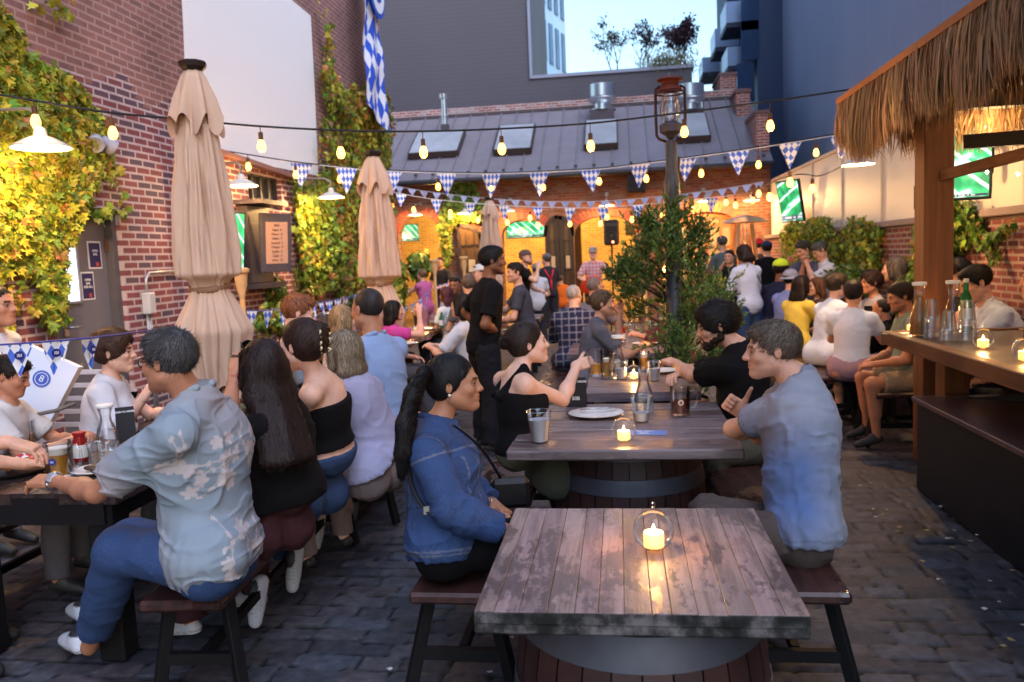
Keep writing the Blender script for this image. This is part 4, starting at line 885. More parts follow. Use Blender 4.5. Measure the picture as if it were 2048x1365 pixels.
m_.tube([(x0, -.40, EZ-.02), (x1, -.40, EZ-.02)], .06, 8); m_.build('gutter', plain('gutter', (.06, .055, .06), .5), rf, local=True)
for i, (a, b, c, d) in enumerate([(815, 925, 273, 322), (985, 1072, 262, 315), (1166, 1246, 252, 305), (1352, 1432, 240, 290)]):
    def rp(px, py):
        M_ = np.array(parent_world(hall).inverted()); o_ = M_[:3, :3] @ CAM+M_[:3, 3]; d_ = M_[:3, :3] @ ray(px, py); n_ = V(0, -slope, 1); t_ = (EZ+.35*slope-o_ @ n_)/(d_ @ n_); return o_+t_*d_
    p0, p1 = rp(a, d), rp(b, c); y0, y1 = p0[1], min(p1[1], RB-.3); X0 = rp(a+5, d)[0]; X1 = rp(b-12, d)[0]
    fr = MB(); gl = MB(); up = nrm(V(0, -slope, 1)); hgt = .16
    P4 = [V(X0, y0, RZ(y0)), V(X1, y0, RZ(y0)), V(X1, y1, RZ(y1)), V(X0, y1, RZ(y1))]
    for j in range(4): q, r_ = P4[j], P4[(j+1) % 4]; fr.beam(q+up*hgt/2, r_+up*hgt/2, .07, hgt, up=up)
    sk = fr.build('skylight', plain('skylight_frame', (.07, .05, .045), .5), rf, local=True); gl.quad(*[q+up*hgt*1.02 for q in P4]); gl.build('pane', plain('skylight_pane', S(160, 160, 165), .6, .0, var=.35, scale=1.6, bump=.05), sk, local=True)
# parapet wall with brick band behind the roof
m_ = MB(); m_.box(((x0+x1)/2, RB+.15, 2.6), (x1-x0-.1, .3, 5.2+0)); zt_ = fc(1100, 203, RB)[1]
m_ = MB(); m_.box(((x0+x1)/2, RB+.18, (zr-.3+zt_)/2), (x1-x0-.06, .3, zt_-zr+.3)); m_.build('parapet', brick('brick_parapet', 'xz', c1=S(190, 120, 108), c2=S(150, 90, 86), mortar=S(214, 196, 190), dark=S(214, 200, 196), dk=.5), hall, local=True)
m_ = MB(); m_.box(((x0+x1)/2, RB-.0, zr+.03), (x1-x0-.04, .1, .08)); m_.build('ridge_flashing', plain('flashing', (.10, .07, .07), .6), hall, local=True)
# stepped gable wall at the right end
m_ = MB()
for a, b, top, back in ((1512, 1538, 228, 0.1), (1472, 1500, 186, 2.0), (1440, 1472, 152, 3.6)):
    xa, zt = fc(a, top, back); xb, _ = fc(b, top, back); m_.box(((xa+xb)/2, back+.9, zt/2+1.2), (xb-xa, 1.79, zt-2.4))
    m_.box(((xa+xb)/2, back+.9, zt+.04), (xb-xa+.06, 1.85, .08), mi=1)
m_.build('gable_wall', [brick('brick_gable', 'xz', c1=S(186, 106, 92), c2=S(150, 84, 78), mortar=S(200, 176, 168), dk=.2), plain('gable_cap', S(120, 92, 90), .7)], hall, local=True)
# roof vents
def vent(label, px, py_top, py_bot, r, back, kind):
    s_, zt = fc(px, py_top, back); _, zb_ = fc(px, py_bot, back); base = FO+FD*s_-FNM*back; rt = empty('roof_vent', (base[0], base[1], zb_), label, 'vent'); b3 = base+V(0, 0, 0); zb0 = RZ(back)-.15
    m_ = MB(); m_.box((base[0], base[1], (zb0+zb_)/2), (r*2.6, r*2.6, zb_-zb0), rz=-FA); m_.build('curb', plain('curb', (.09, .07, .08), .6), rt) if kind != 'pipe' else None
    h = zt-zb_; m_ = MB(); ST = plain('galvanised', (.62, .64, .66), .28, .9, var=.12, scale=6)
    if kind == 'fan': pr = [(r*1.5, 0), (r*1.5, .02), (r*.95, .04), (r*.95, h*.25), (r*1.4, h*.36), (r*1.55, h*.45), (r*1.45, h*.50), (r*1.5, h*.52), (r*1.5, h*.98), (r*1.4, h), (0, h)]
    elif kind == 'flue': pr = [(r, 0), (r, h*.25), (r*1.25, h*.26), (r*1.25, h*.31), (r*1.0, h*.32), (r, h*.82), (r*1.5, h*.85), (r*1.6, h*.98), (r*1.3, h), (0, h)]
    else: pr = [(r, zb0-zb_), (r, h*.9), (r*1.5, h*.93), (r*1.5, h), (0, h)]
    m_.lathe(pr, (base[0], base[1], zb_), 20); m_.build('duct', ST, rt)
vent('slim steel flue with dark cap above the leftmost skylight', 887, 188, 250, .075, 1.9, 'flue'); vent('wide bright exhaust drum on roof near the middle', 1203, 170, 222, .235, 2.2, 'fan'); vent('wide exhaust drum partly hidden behind the rusty lantern', 1380, 170, 222, .24, 2.4, 'fan'); vent('thin plain pipe right of the lantern on the roof', 1403, 183, 240, .055, 2.4, 'pipe')
# hall doors
def leaf(label, a, b, top, spr, back, yaw, pan):
    xa, zt = fc(a, top, back); xb, _ = fc(b, top, back); zs = fc(a, spr, back)[1]; wd = xb-xa
    o_ = FO+FD*xa-FNM*back; d = empty('arched_door', (o_[0], o_[1], 0), label, 'door', rz=-FA+yaw); fr = MB(); gp = MB(); N = 12; left_high = pan < 0
    zf = lambda q: zs+(zt-zs)*math.sqrt(max(0, 1-(1-q if not left_high else q)**2))
    for k in range(N):
        q0, q1 = k/N, (k+1)/N; gp.add([(wd*q0, .02, .02), (wd*q1, .02, .02), (wd*q1, .02, zf(q1)), (wd*q0, .02, zf(q0))], [(0, 1, 2, 3)]); fr.beam((wd*q0, .02, zf(q0)-.04), (wd*q1, .02, zf(q1)-.04), .06, .09)
    for x in (.04, wd-.04): fr.box((x, .02, zf(x/wd)/2), (.08, .06, zf(x/wd)))
    fr.box((wd/2, .015, .35), (wd-.1, .055, .7)); 
    for z in (1.0, 1.35, 1.7, 2.05): 
        if z < zs+.2: fr.box((wd/2, .02, z), (wd-.1, .04, .03))
    for x in (wd/3, wd*2/3): fr.box((x, .02, zf(x/wd)/2+.3), (.025, .04, zf(x/wd)-.7))
    fr.build('frame', plain('door_wood_dark', (.045, .03, .022), .5), d, local=True); gp.build('glazing', plain('door_dusky_glass', S(96, 72, 48), .15, var=.3, scale=2), d, local=True)
    nt = MB(); nt.box((wd*.55, -.012, 1.55), (wd*.28, .004, .3)); nt.build('notice', plain('notice_paper', (.5, .38, .22), .7), d, local=True)
leaf('arched wooden door leaf, left of the pair beside the pub television', 1088, 1116, 432, 470, -.1, 0, 1); leaf('arched wooden door leaf, right of the pair beside the guitarist', 1117, 1146, 432, 470, -.1, 0, -1); leaf('dark arched door leaf open behind hanging ivy', 914, 962, 448, 480, -.25, 0, -1)
a_, b_, zt_, zs_ = ops[3]; m_ = MB(); d4 = empty('glazed_door_screen', FO+FD*(a_+b_)/2, 'glazed wooden arched doors glowing orange behind the patio heater', 'door', rz=-FA); hw = (b_-a_)/2
for k in range(20):
    t0, t1 = math.pi*k/20, math.pi*(k+1)/20; m_.beam((-math.cos(t0)*(hw-.06), .18, zs_+math.sin(t0)*(zt_-zs_-.06)), (-math.cos(t1)*(hw-.06), .18, zs_+math.sin(t1)*(zt_-zs_-.06)), .1, .12)
for x in (-hw+.06, -hw*.5, 0, hw*.5, hw-.06): m_.box((x, .18, (zs_+.25)/2), (.10 if x in (0, -hw+.06, hw-.06) else .05, .09, zs_+.25 if abs(x) < hw*.9 else zs_))
for z in (.45, 1.15, 1.75, zs_): m_.box((0, .185, z), (2*hw-.1, .08, .07 if z > .6 else .9))
m_.build('frame', plain('door_wood_orange', S(150, 92, 50), .45), d4, local=True); m_ = MB(); m_.box((0, .24, zt_/2), (2*hw, .02, zt_)); m_.build('glazing', plain('door_amber_glass', S(120, 96, 70), .12, var=.4, scale=3, emis=(1, .5, .15), es=.12), d4, local=True)
# grey siding building behind
def siding(name, col, h=.12, axes='z', bump=.5, rough=.6):
    t = NT(name); sp = t.n('ShaderNodeSeparateXYZ'); t.l(t.coord(), sp.inputs[0]); z = t.math('FRACT', t.math('DIVIDE', sp.outputs[2], h)); c = t.mix(t.math('MULTIPLY', t.math('LESS_THAN', z, .09), .5), t.mix(t.noise(.6, 4), tuple(q*.9 for q in col), tuple(q*1.1 for q in col)), tuple(q*.5 for q in col)); t.set(Base_Color=c, Roughness=rough); t.bump(z, bump, .02); return t.m
gb = empty('grey_building', FO-FNM*4, 'dark grey sided building rising behind the brick hall roof', 'building', rz=-FA); BK = 4.2
xa = fc(700, 100, BK)[0]-4; xm = fc(1058, 100, BK)[0]; xe = fc(1384, 140, BK)[0]; zlow = fc(1220, 147, BK)[1]; yl = BK-4
m_ = MB(); m_.box(((xa+xm)/2, yl+3, 6.5), (xm-xa, 6, 13)); m_.box(((xm+xe)/2, yl+1.5, zlow/2), (xe-xm, 3, zlow)); m_.build('wall', siding('siding_grey', S(98, 92, 98)), gb, local=True)
m_ = MB(); m_.box(((xm+xe)/2+.03, yl+1.5, zlow+.04), (xe-xm+.06, 3.1, .09)); m_.box((xm+.035, yl-.02, (13+zlow)/2), (.07, .1, 13-zlow)); m_.build('coping', plain('pale_coping', S(150, 152, 168), .5), gb, local=True)
# glass tower further back
gt = empty('glass_tower', at(1100, 80, 40), 'pale glass apartment tower seen past the grey siding', 'building'); pa, pb = at(1052, 80, 38), at(1131, 80, 44); dv = nrm(V(pb[0]-pa[0], pb[1]-pa[1], 0)); Ln = np.linalg.norm((pb-pa)[:2]); nn = V(dv[1], -dv[0], 0)
m_ = MB(); m_.box((pa+pb)/2*V(1, 1, 0)+V(0, 0, 12)-nn*1.5, (Ln, 3, 24), rz=math.atan2(dv[1], dv[0])); m_.build('wall', plain('tower_wall', S(150, 186, 215), .35, var=.2, scale=.5), gt)
for i in range(6):
    for j in range(8):
        c_ = pa+dv*Ln*(i+.5)/6; m_ = MB(); m_.box((c_[0]+nn[0]*.03, c_[1]+nn[1]*.03, 3+2.6*j+1.2), (Ln/6*.5, .06, 1.9), rz=math.atan2(dv[1], dv[0])); m_.build('window', plain('tower_glass', S(70, 96, 124), .2, .1, var=.5, scale=.8), gt)
# balcony building right of the sky gap
bb = empty('balcony_building', at(1500, 100, 27), 'dark apartment block with stacked grey balconies above the gable', 'building'); m_ = MB(); e0 = at(1478, 60, 27); e1 = at(1560, 60, 24)
m_.box((e0[0]+2.0, 27, 9), (3.4, 3, 18)); m_.box((at(1432, 40, 31)[0]+1.4, 31, 6.0), (2.4, 3, 12.0)); m_.build('wall', plain('block_wall', S(58, 70, 100), .6), bb)
for (a, b, t0, t1, Y_) in ((1452, 1506, 10, 52, 26), (1430, 1478, 63, 100, 28), (1455, 1508, 100, 138, 26), (1405, 1440, 120, 150, 30)):
    pA, pB = at(a, t1, Y_), at(b, t1, Y_); zz0, zz1 = at(a, t1, Y_)[2], at(a, t0, Y_)[2]; w = pB[0]-pA[0]; m_ = MB(); m_.box(((pA[0]+pB[0])/2, Y_+.7, zz0), (w, 1.5, .14)); q = m_.build('balcony', plain('balcony_slab', S(44, 50, 70), .6), bb)
    m_ = MB(); h = zz1-zz0; m_.box(((pA[0]+pB[0])/2, Y_-.02, zz0+h/2+.07), (w, .04, h)); m_.box((pA[0]+.02, Y_+.7, zz0+h/2+.07), (.04, 1.4, h)); m_.box((pB[0]-.02, Y_+.7, zz0+h/2+.07), (.04, 1.4, h)); m_.build('parapet', plain('balcony_panel', S(128, 146, 180), .3, .2, var=.1), q)
for (px, py, Y_) in ((1492, 165, 25.4), (1500, 80, 25.4), (1500, 20, 25.4)):
    c_ = at(px, py, Y_); m_ = MB(); m_.box((c_[0], Y_+.06, c_[2]), (.5, .04, 1.1)); m_.build('window', plain('block_glass', S(60, 80, 110), .1, .6, var=.3), bb)
# big blue-grey wall on the right
bw = empty('blue_grey_building', (4.9, 12, 0), 'tall smooth blue grey building behind the cream fence', 'building')
t = NT('blue_render'); sp = t.n('ShaderNodeSeparateXYZ'); t.l(t.coord(), sp.inputs[0]); fy = t.math('FRACT', t.math('DIVIDE', sp.outputs[1], 1.25)); c = t.mix(t.noise(.35, 5), S(128, 136, 166), S(146, 153, 182)); c = t.mix(t.math('MULTIPLY', t.math('LESS_THAN', fy, .012), .35), c, S(190, 196, 215)); c = t.mix(t.math('MULTIPLY', t.noise(140, 2), .12), c, (.1, .1, .16)); t.set(Base_Color=c, Roughness=.75)
YE = onX(1547, 200, 4.75)[1]; m_ = MB(); m_.box((4.75+2, (YE-6)/2, 5.6), (4, YE+6, 11.2)); m_.build('wall', t.m, bw); m_ = MB(); m_.box((4.75+1.7, YE+1.5, 5.5), (3.9, 3, 11)); m_.build('far_wall', plain('far_render', S(70, 80, 112), .7), bw)
# right boundary: brick wall with cream panels above
RW = lambda Y: 3.45-(Y-6)*.01
Pa, Pb = V(RW(2), 2, 0), V(RW(19.9), 19.9, 0); rd = nrm(Pb-Pa); rn = V(-rd[1], rd[0], 0); RL = np.linalg.norm(Pb-Pa)
def rwp(px, py): return onP(px, py, Pa, rn)
zbw = (rwp(1778, 444)[2]+rwp(1836, 440)[2])/2; ztp = rwp(1660, 306)[2]
bwall = empty('boundary_wall', Pa, 'red brick boundary wall on the right under the cream panels', 'wall', rz=math.atan2(rd[1], rd[0])); m_ = MB(); m_.box((RL/2, -.12, zbw/2-.03), (RL, .24, zbw-.06)); m_.build('bricks', brick('brick_right', 'xz', c1=S(158, 88, 80), c2=S(124, 70, 70), mortar=S(176, 150, 142), dk=.3, msize=.013), bwall, local=True)
m_ = MB(); m_.box((RL/2, -.1, zbw-.02), (RL, .34, .075), bev=.01); m_.build('coping', plain('stone_coping', S(150, 132, 128), .8, bump=.2), bwall, local=True)
cf_ = empty('cream_fence', Pa+V(0, 0, zbw), 'cream panel fence on top of the right brick wall', 'fence', rz=math.atan2(rd[1], rd[0])); nP = 9
for i in range(nP):
    m_ = MB(); x0_, x1_ = RL*i/nP+.006, RL*(i+1)/nP-.006; m_.box(((x0_+x1_)/2, -.16, (ztp-zbw)/2+.02), (x1_-x0_, .05, ztp-zbw-.02), bev=.004); m_.build('panel', plain('cream_panel', S(236, 222, 206), .4, var=.05, scale=2), cf_, local=True)
m_ = MB()
for i in range(nP+1): m_.box((RL*i/nP, -.125, (ztp-zbw)/2+.02), (.05, .03, ztp-zbw))
m_.box((RL/2, -.15, ztp-zbw+.04), (RL, .09, .05)); m_.build('rail', plain('cream_rail', S(210, 190, 170), .5), cf_, local=True)
ivy('green ivy spilling over the right brick wall behind the diners', [(1590, 470), (1600, 440), (1700, 442), (1760, 435), (1765, 415), (1775, 420), (1778, 450), (1790, 500), (1770, 560), (1745, 600), (1700, 560), (1640, 545), (1590, 520)], 4200, .085, rwp, -rn*-1, (.45, .52, .03), seed=12, gaps=.0, depth=.4)
ivy('dark green ivy on the right brick wall behind the bar post', [(1895, 420), (1925, 415), (1925, 385), (1935, 385), (1940, 420), (2060, 410), (2060, 430), (1990, 450), (1965, 470), (1960, 520), (1900, 525), (1870, 560), (1820, 570), (1815, 520), (1850, 500), (1880, 440)], 3200, .07, rwp, -rn*-1, (.75, .22, .03), seed=13, gaps=.1, depth=.22, tendrils=[((1965, 455), (2020, 520), 70)])
ivy('lit yellow ivy hanging above the dark arched door leaf', [(905, 350), (965, 350), (985, 410), (965, 450), (925, 450), (900, 560), (885, 560), (885, 430)], 1500, .10, lambda a, b: onP(a, b, FO, FNM), FNM, (.5, .47, .03), seed=15, depth=.35, gaps=.05, stems=6)
# rooftop trees
def bare_tree(label, px, pyt, pyb, Y_, spread, n, leafc, seed, lf=600):
    rg = random.Random(seed); b = at(px, pyb, Y_); top = at(px, pyt, Y_); H_ = top[2]-b[2]; rt = empty('rooftop_tree', b, label, 'tree'); tr = MB(); pts = []
    def br(p, d, L, r, lv):
        q = [p]; 
        for k in range(4): d = nrm(d+V(rg.gauss(0, .16), rg.gauss(0, .16), rg.gauss(0.03, .08))); q.append(q[-1]+d*L/4)
        tr.tube(q, np.linspace(r, r*.55, 5), 4, caps=False)
        if lv == 0: pts.extend(q[1:]); return
        for k in range(3 if lv > 1 else 4): br(q[rg.choice([2, 3, 4, 4])], nrm(d+V(rg.gauss(0, .5*spread), rg.gauss(0, .5*spread), rg.uniform(-.1, .5))), L*rg.uniform(.55, .8), r*.6, lv-1)
    for k in range(n): br(b+V(rg.uniform(-.15, .15), 0, -.1), nrm(V(rg.gauss(0, .25*spread), rg.gauss(0, .25), 1)), H_*.42, .022, 3)
    tr.build('trunk', plain('twig_bark', (.05, .035, .035), .8), rt); g = np.random.default_rng(seed); P = np.array(pts)[g.integers(0, len(pts), lf)]+g.normal(0, .06, (lf, 3))
    leaf_mesh('crown', P, g.normal(0, 1, (lf, 3)), .075, np.array(leafc)*(.5+g.random((lf, 1))), vcol('leaf'), rt, tmpl=OVAL, seed=seed)
bare_tree('thin sparse rooftop tree at the left of the three', 1232, 28, 146, 25, .8, 2, (.07, .07, .05), 3, 500)
bare_tree('middle rooftop tree with open twiggy crown', 1290, 40, 143, 25.4, .9, 3, (.06, .05, .05), 5, 700)
bare_tree('dense purple leaved rooftop tree beside the sky gap', 1358, 30, 140, 25, 1.0, 5, (.06, .025, .04), 9, 2600)
g = np.random.default_rng(5); q_ = at(1335, 138, 24.6); P = q_+g.normal(0, 1, (2600, 3))*V(.38, .3, .16)+V(0, 0, .05); rt = empty('rooftop_shrub', q_, 'straw coloured shrub at the foot of the rooftop trees', 'shrub'); leaf_mesh('foliage', P, g.normal(0, 1, (2600, 3)), .12, np.array((.22, .2, .10))*(.5+g.random((2600, 1))), vcol('leaf'), rt, tmpl=OVAL*V(.3, 1), down=V(0, 0, 1), seed=4)
# banner on the corner
bnr = empty('banner', WL(755, 100), 'tall blue and white lozenge banner hanging at the building corner', 'banner'); yA, yB = WL(735, 100)[1], WL(768, 100)[1]; zB, zT = WL(750, 240)[2], WL(745, -60)[2]; N_ = 60; m_ = MB(); xo = LX+.35
ya_ = onX(731, 100, xo)[1]; yb_ = onX(767, 100, xo)[1]
vs = []; 
for k in range(N_+1):
    q = k/N_; z = zT+(zB-zT)*q
    for j in range(13): p = j/12; vs.append((xo+.03*math.sin(p*9+q*6)+.02*math.sin(q*17+p*3), ya_+(yb_-ya_)*p*(1-.12*math.sin(q*3)), z-(.35*p if k == N_ else .0)))
m_.add(vs, [(k*13+j, k*13+j+1, (k+1)*13+j+1, (k+1)*13+j) for k in range(N_) for j in range(12)], True)
t = NT('lozenge_cloth'); sp = t.n('ShaderNodeSeparateXYZ'); t.l(t.coord(), sp.inputs[0]); wb = t.math('MULTIPLY', t.noise(2.6, 2), 1.1); a = t.math('ADD', t.math('DIVIDE', sp.outputs[1], .26), wb); b = t.math('ADD', t.math('DIVIDE', sp.outputs[2], .42), wb)
ck = t.math('ADD', t.math('FLOOR', t.math('ADD', a, b)), t.math('FLOOR', t.math('SUBTRACT', a, b))); f_ = t.math('GREATER_THAN', t.math('FRACT', t.math('MULTIPLY', ck, .5)), .25); t.set(Base_Color=t.mix(f_, (.78, .80, .86), S(46, 90, 205)), Roughness=.8); LOZ = t.m
m_.build('cloth', LOZ, bnr)
cz = WL(745, 30)[2]; cyy = (ya_+yb_)/2; m_ = MB(); m_.lathe([(0, .10), (.42, .10), (.42, .085), (0, .085)], (xo, cyy, cz), 30, axis=(1, 0, 0)); em = m_.build('emblem', plain('banner_blue', S(40, 84, 190), .7), bnr); m_ = MB(); m_.lathe([(0, .112), (.34, .112), (.34, .10), (0, .10)], (xo, cyy, cz), 30, axis=(1, 0, 0)); m_.build('ring', plain('banner_white', (.8, .82, .88), .7), em)
text_mesh('lettering', 'B', (xo+.12, cyy, cz), (0, 1, 0), (0, 0, 1), .5, plain('banner_blue', (0, 0, 0)), em, ext=.004, bold=.01)
# ================================================================ OBJECTS
LIGHTS = [('hall lamp', FO+FD*q-FNM*1.5+V(0, 0, 2.75), 30, (1, .58, .16), .1) for q in (-5.0, -3.6, -1.9, -.6, .8)]
WARM = (1.0, .58, .22)
def wood(name, c1, c2, c3, axis='y', rough=.55, patch=.5, gscale=1.0, bump=.35, edge_dark=0):
    if name in _mc: return _mc[name]
    t = NT(name); sc = {'y': (26, 1.6, 26), 'x': (1.6, 26, 26), 'z': (26, 26, 1.6)}[axis]; g = t.noise(gscale, 6, .65, src=t.mapped(sc), dist=.4); col = t.ramp(g, [(.3, c2), (.55, c1), (.75, tuple(min(1, q*1.25) for q in c1))])
    pm = t.ramp(t.noise(1, 6, .7, src=t.mapped({'y': (5.5, 2.2, 5), 'x': (2.2, 5.5, 5), 'z': (5, 5, 2.5)}[axis])), [(.50, 0), (.535, 1)]); col = t.mix(t.math('MULTIPLY', pm, patch), col, c3); fl = t.ramp(t.noise(1, 6, .75, src=t.mapped({'y': (9, 3, 9), 'x': (3, 9, 9), 'z': (9, 9, 3)}[axis], (3, 7, 1))), [(.56, 0), (.585, 1)]); col = t.mix(t.math('MULTIPLY', fl, patch*.5), col, tuple(min(1, q*1.35) for q in c1))
    sp = t.ramp(t.noise(45, 4, .7), [(.58, 0), (.68, 1)]); col = t.mix(t.math('MULTIPLY', sp, .25), col, tuple(q*.35 for q in c2)); cv = t.attr(); col = t.mix(1, col, cv, 'MULTIPLY')
    t.set(Base_Color=col, Roughness=t.math('SUBTRACT', rough, t.math('MULTIPLY', pm, .22)), Specular_IOR_Level=.55); t.bump(t.math('ADD', g, t.math('MULTIPLY', pm, .35)), bump, .003); _mc[name] = t.m; return t.m
IRON = plain('black_iron', (.010, .009, .010), .55, 0, var=.3, bump=.1, spec=.15)
def barrel(label, x, y, r=.36, h=.70, z0=0, hoops=((.14, .055), (.52, .05), (.86, .07)), grp='barrel table bases'):
    b = empty('barrel', (x, y, z0), label, 'barrel', grp); n = 28; R_ = lambda t: r*(1-.16*(2*t-1)**2)
    m = MB(); 
    for k in range(n):
        a0, a1 = 2*math.pi*(k+.03)/n, 2*math.pi*(k+.97)/n; c = .75+.5*random.random(); vs = []
        for j in range(13):
            t_ = j/12
            for a in (a0, a1): vs.append((x+R_(t_)*math.cos(a), y+R_(t_)*math.sin(a), z0+h*t_))
        m.add(vs, [(2*j, 2*j+1, 2*j+3, 2*j+2) for j in range(12)], True, col=(.060*c, .022*c, .018*c))
    m.disc((x, y, z0+h-.03), R_(1)-.01, 28, col=(.10, .05, .04)); m.lathe([(R_(0)-.008, 0.0), (r-.012, h/2), (R_(1)-.008, h-.01)], (x, y, z0), 28, col=(.01, .006, .005)); m.build('staves', vcol('barrel_wood', .55, .5, 40, var=.4, vs=9), b)
    for t_, hw in hoops:
        m = MB(); m.lathe([(R_(t_-hw)+.001, h*(t_-hw)), (R_(t_-hw)+.005, h*(t_-hw)+.002), (R_(t_)+.006, h*t_), (R_(t_+hw)+.005, h*(t_+hw)-.002), (R_(t_+hw)+.001, h*(t_+hw))], (x, y, z0), 40); m.build('hoop', plain('hoop_steel', (.11, .11, .13), .55, .5, var=.35, scale=7), b)
    return b
def table(label, c, sx, sy, z, rz, th=.065, along='y', n=14, mat=None, edge=None, frame=None, gap=.0015, cat='table', legs_=None, group=None, bev=.0012):
    t = empty('table', (c[0], c[1], 0), label, cat, group, rz=rz); m = MB(); L = sx if along == 'y' else sy; wv = [.8+.5*random.random() for _ in range(n)]; s_ = sum(wv); p = -L/2
    for i in range(n):
        w = L*wv[i]/s_; cc = .82+.3*random.random(); col = (cc, cc*random.uniform(.95, 1.02), cc*random.uniform(.93, 1.03)); dz = random.uniform(-.0012, .0012)
        if along == 'y': m.box((p+w/2, random.uniform(-.003, .003), z-th/2+dz), (w-gap, sy, th), bev=bev, col=col)
        else: m.box((random.uniform(-.004, .004), p+w/2, z-th/2+dz), (sx, w-gap, th), bev=bev, col=col)
        p += w
    m.build('tabletop', mat, t, local=True); return t
W1 = wood('weathered_table', S(158, 134, 130), S(98, 78, 74), S(78, 56, 54), 'y', .58, .8); W2 = wood('grey_table', S(118, 104, 106), S(58, 48, 50), S(78, 64, 64), 'x', .5, .35)
EDGE = NT('mossy_edge'); _c = EDGE.ramp(EDGE.noise(9, 5, .65), [(.42, (.012, .012, .011)), (.5, (.04, .038, .036)), (.62, (.17, .15, .15))]); EDGE.set(Base_Color=_c, Roughness=.6); EDGE.bump(EDGE.noise(14, 5), .8, .01)
T1 = table('bare weathered plank table nearest the camera with one candle globe', (.01, 2.525), .865, .895, .77, R(.3), .03, 'y', 13, W1)
m = MB(); 
for sy in (-1, 1): m.box((0, sy*(.895/2-.018), .722), (.868, .036, .034), bev=.006)
m.box((-.42, 0, .7218), (.03, .80, .034), bev=.004); m.box((.42, 0, .7218), (.03, .80, .034), bev=.004); m.box((0, -.4495, .7535), (.862, .006, .029)); m.build('apron', EDGE.m, T1, local=True)
m = MB(); m.box((0, 0, .70), (.6, .1, .04)); m.build('batten', IRON, T1, local=True)
T2 = table('grey plank barrel table shared by three seated drinkers', (-.02, 4.35), 1.09, 1.2, .80, R(-.5), .05, 'x', 5, W2, gap=.004, bev=.008)
T3 = table('small dark plank barrel table crowded with glasses behind it', (.10, 5.80), .74, .92, .80, R(0), .06, 'x', 4, W2, gap=.004)
T4 = table('far dark plank table with carafes beside the evergreen', (0.0, 8.7), 1.1, 2.1, .78, R(0), .05, 'y', 6, W2)
barrel('dark wine barrel under the nearest weathered table', .02, 2.55, .40, .70); barrel('dark wine barrel with grey hoops under the grey plank table', .0, 4.36, .40, .745, hoops=((.2, .05), (.74, .055), (.95, .04))); barrel('dark wine barrel under the small crowded table', .10, 5.80, .36, .735)
for x in (-.4, .5):
    for y in (-.8, .8): m = MB(); m.box((x, y, .37), (.09, .09, .74)); m.build('leg', IRON, T4, local=True)
SEATW = wood('bench_seat', S(70, 42, 38), S(32, 20, 20), S(52, 36, 36), 'y', .4, .4)
def bench(label, x0, y0, y1, w=.33, h=.47, splay=.07, mat=None, xe=None):
    b = empty('bench', ((x0+w/2), (y0+y1)/2, 0), label, 'bench'); xe = x0 if xe is None else xe; m = MB(); a0, a1 = V(x0+w/2, y0, h-.02), V(xe+w/2, y1, h-.02); m.beam(a0, a1, w, .045, bev=.012, col=(1, 1, 1)); m.build('seat', mat or SEATW, b)
    d = nrm(a1-a0); s = V(d[1], -d[0], 0)
    for e, c in ((1, a0+d*.16), (-1, a1-d*.16)):
        m = MB(); f = {}
        for q in (-1, 1):
            top = c+s*q*(w/2-.05)-V(0, 0, .025); bot = c+s*q*(w/2+splay-.02)-V(0, 0, h-.02)-d*e*.05; m.beam(top, bot, .045, .045, bev=.004); f[q] = top*.42+bot*.58
        m.beam(f[-1], f[1], .03, .045); m.build('leg_frame', IRON, b)
    m = MB(); m.beam(a0+d*.16-V(0, 0, .27), a1-d*.16-V(0, 0, .27), .03, .04); m.build('stretcher', IRON, b); return b
bench('worn brown bench left of the barrel tables where the denim jacket sits', -.83, 2.88, 5.25); bench('dark bench right of the barrel tables under the man in blue grey', .44, 2.93, 5.3)
bench('dark narrow bench under the man in the floral shirt', -1.86, 2.80, 4.82, h=.46, xe=-2.02, splay=.03); bench('second dark bench behind under the light blue shirt man', -1.88, 4.98, 6.6, h=.46, xe=-2.02, splay=.06)
bench('dark bench under the grey tee woman beside the far plank table', -.88, 7.3, 9.8); bench('dark bench under the row of diners on the right side', 1.76, 7.9, 14.0, xe=1.70); bench('short dark stool bench under the man in khaki shorts', 2.02, 7.0, 7.6, w=.45)
bench('worn bench along the left side of the near dark table', -3.45, 3.1, 5.3, mat=SEATW)
DARKW = wood('dark_table', S(60, 48, 46), S(28, 22, 22), S(44, 36, 36), 'y', .32, .4)
LT1 = table('long dark table at lower left with beers and baskets of food', (-2.61, 4.28), .84, 2.2, .77, R(.5), .05, 'y', 7, DARKW)
m = MB(); m.box((0, -1.08, .69), (.72, .04, .12)); m.box((0, 1.08, .69), (.72, .04, .12)); m.box((.35, 0, .69), (.04, 2.1, .12)); m.box((-.35, 0, .69), (.04, 2.1, .12)); m.build('apron', IRON, LT1, local=True)
for x, y in ((.32, -1.02), (-.32, -1.02), (.32, 1.02), (-.32, 1.02)): m = MB(); m.box((x, y, .36), (.12, .12, .72), bev=.01); m.build('leg', IRON, LT1, local=True)
LIGHTW = wood('honey_table', S(140, 92, 60), S(80, 48, 32), S(100, 66, 46), 'y', .3, .35)
LT2 = table('long brown table with warm reflections left of the standing man', (-3.06, 9.9), 1.1, 3.3, .77, R(2), .06, 'y', 7, LIGHTW)
for x, y in ((.48, -1.4), (-.48, -1.4), (.48, 1.4), (-.48, 1.4)): m = MB(); m.box((x, y, .35), (.12, .12, .70), bev=.01); m.build('leg', plain('brown_leg', (.06, .025, .018), .5), LT2, local=True)
LT3 = table('distant dark table crowded with green bottles and glasses', (-2.0, 12.4), 1.5, 1.0, .80, R(2), .05, 'x', 5, DARKW); RT1 = table('long dark table in front of the right brick wall', (2.75, 10.9), .6, 5.6, .76, R(0), .05, 'y', 5, DARKW)
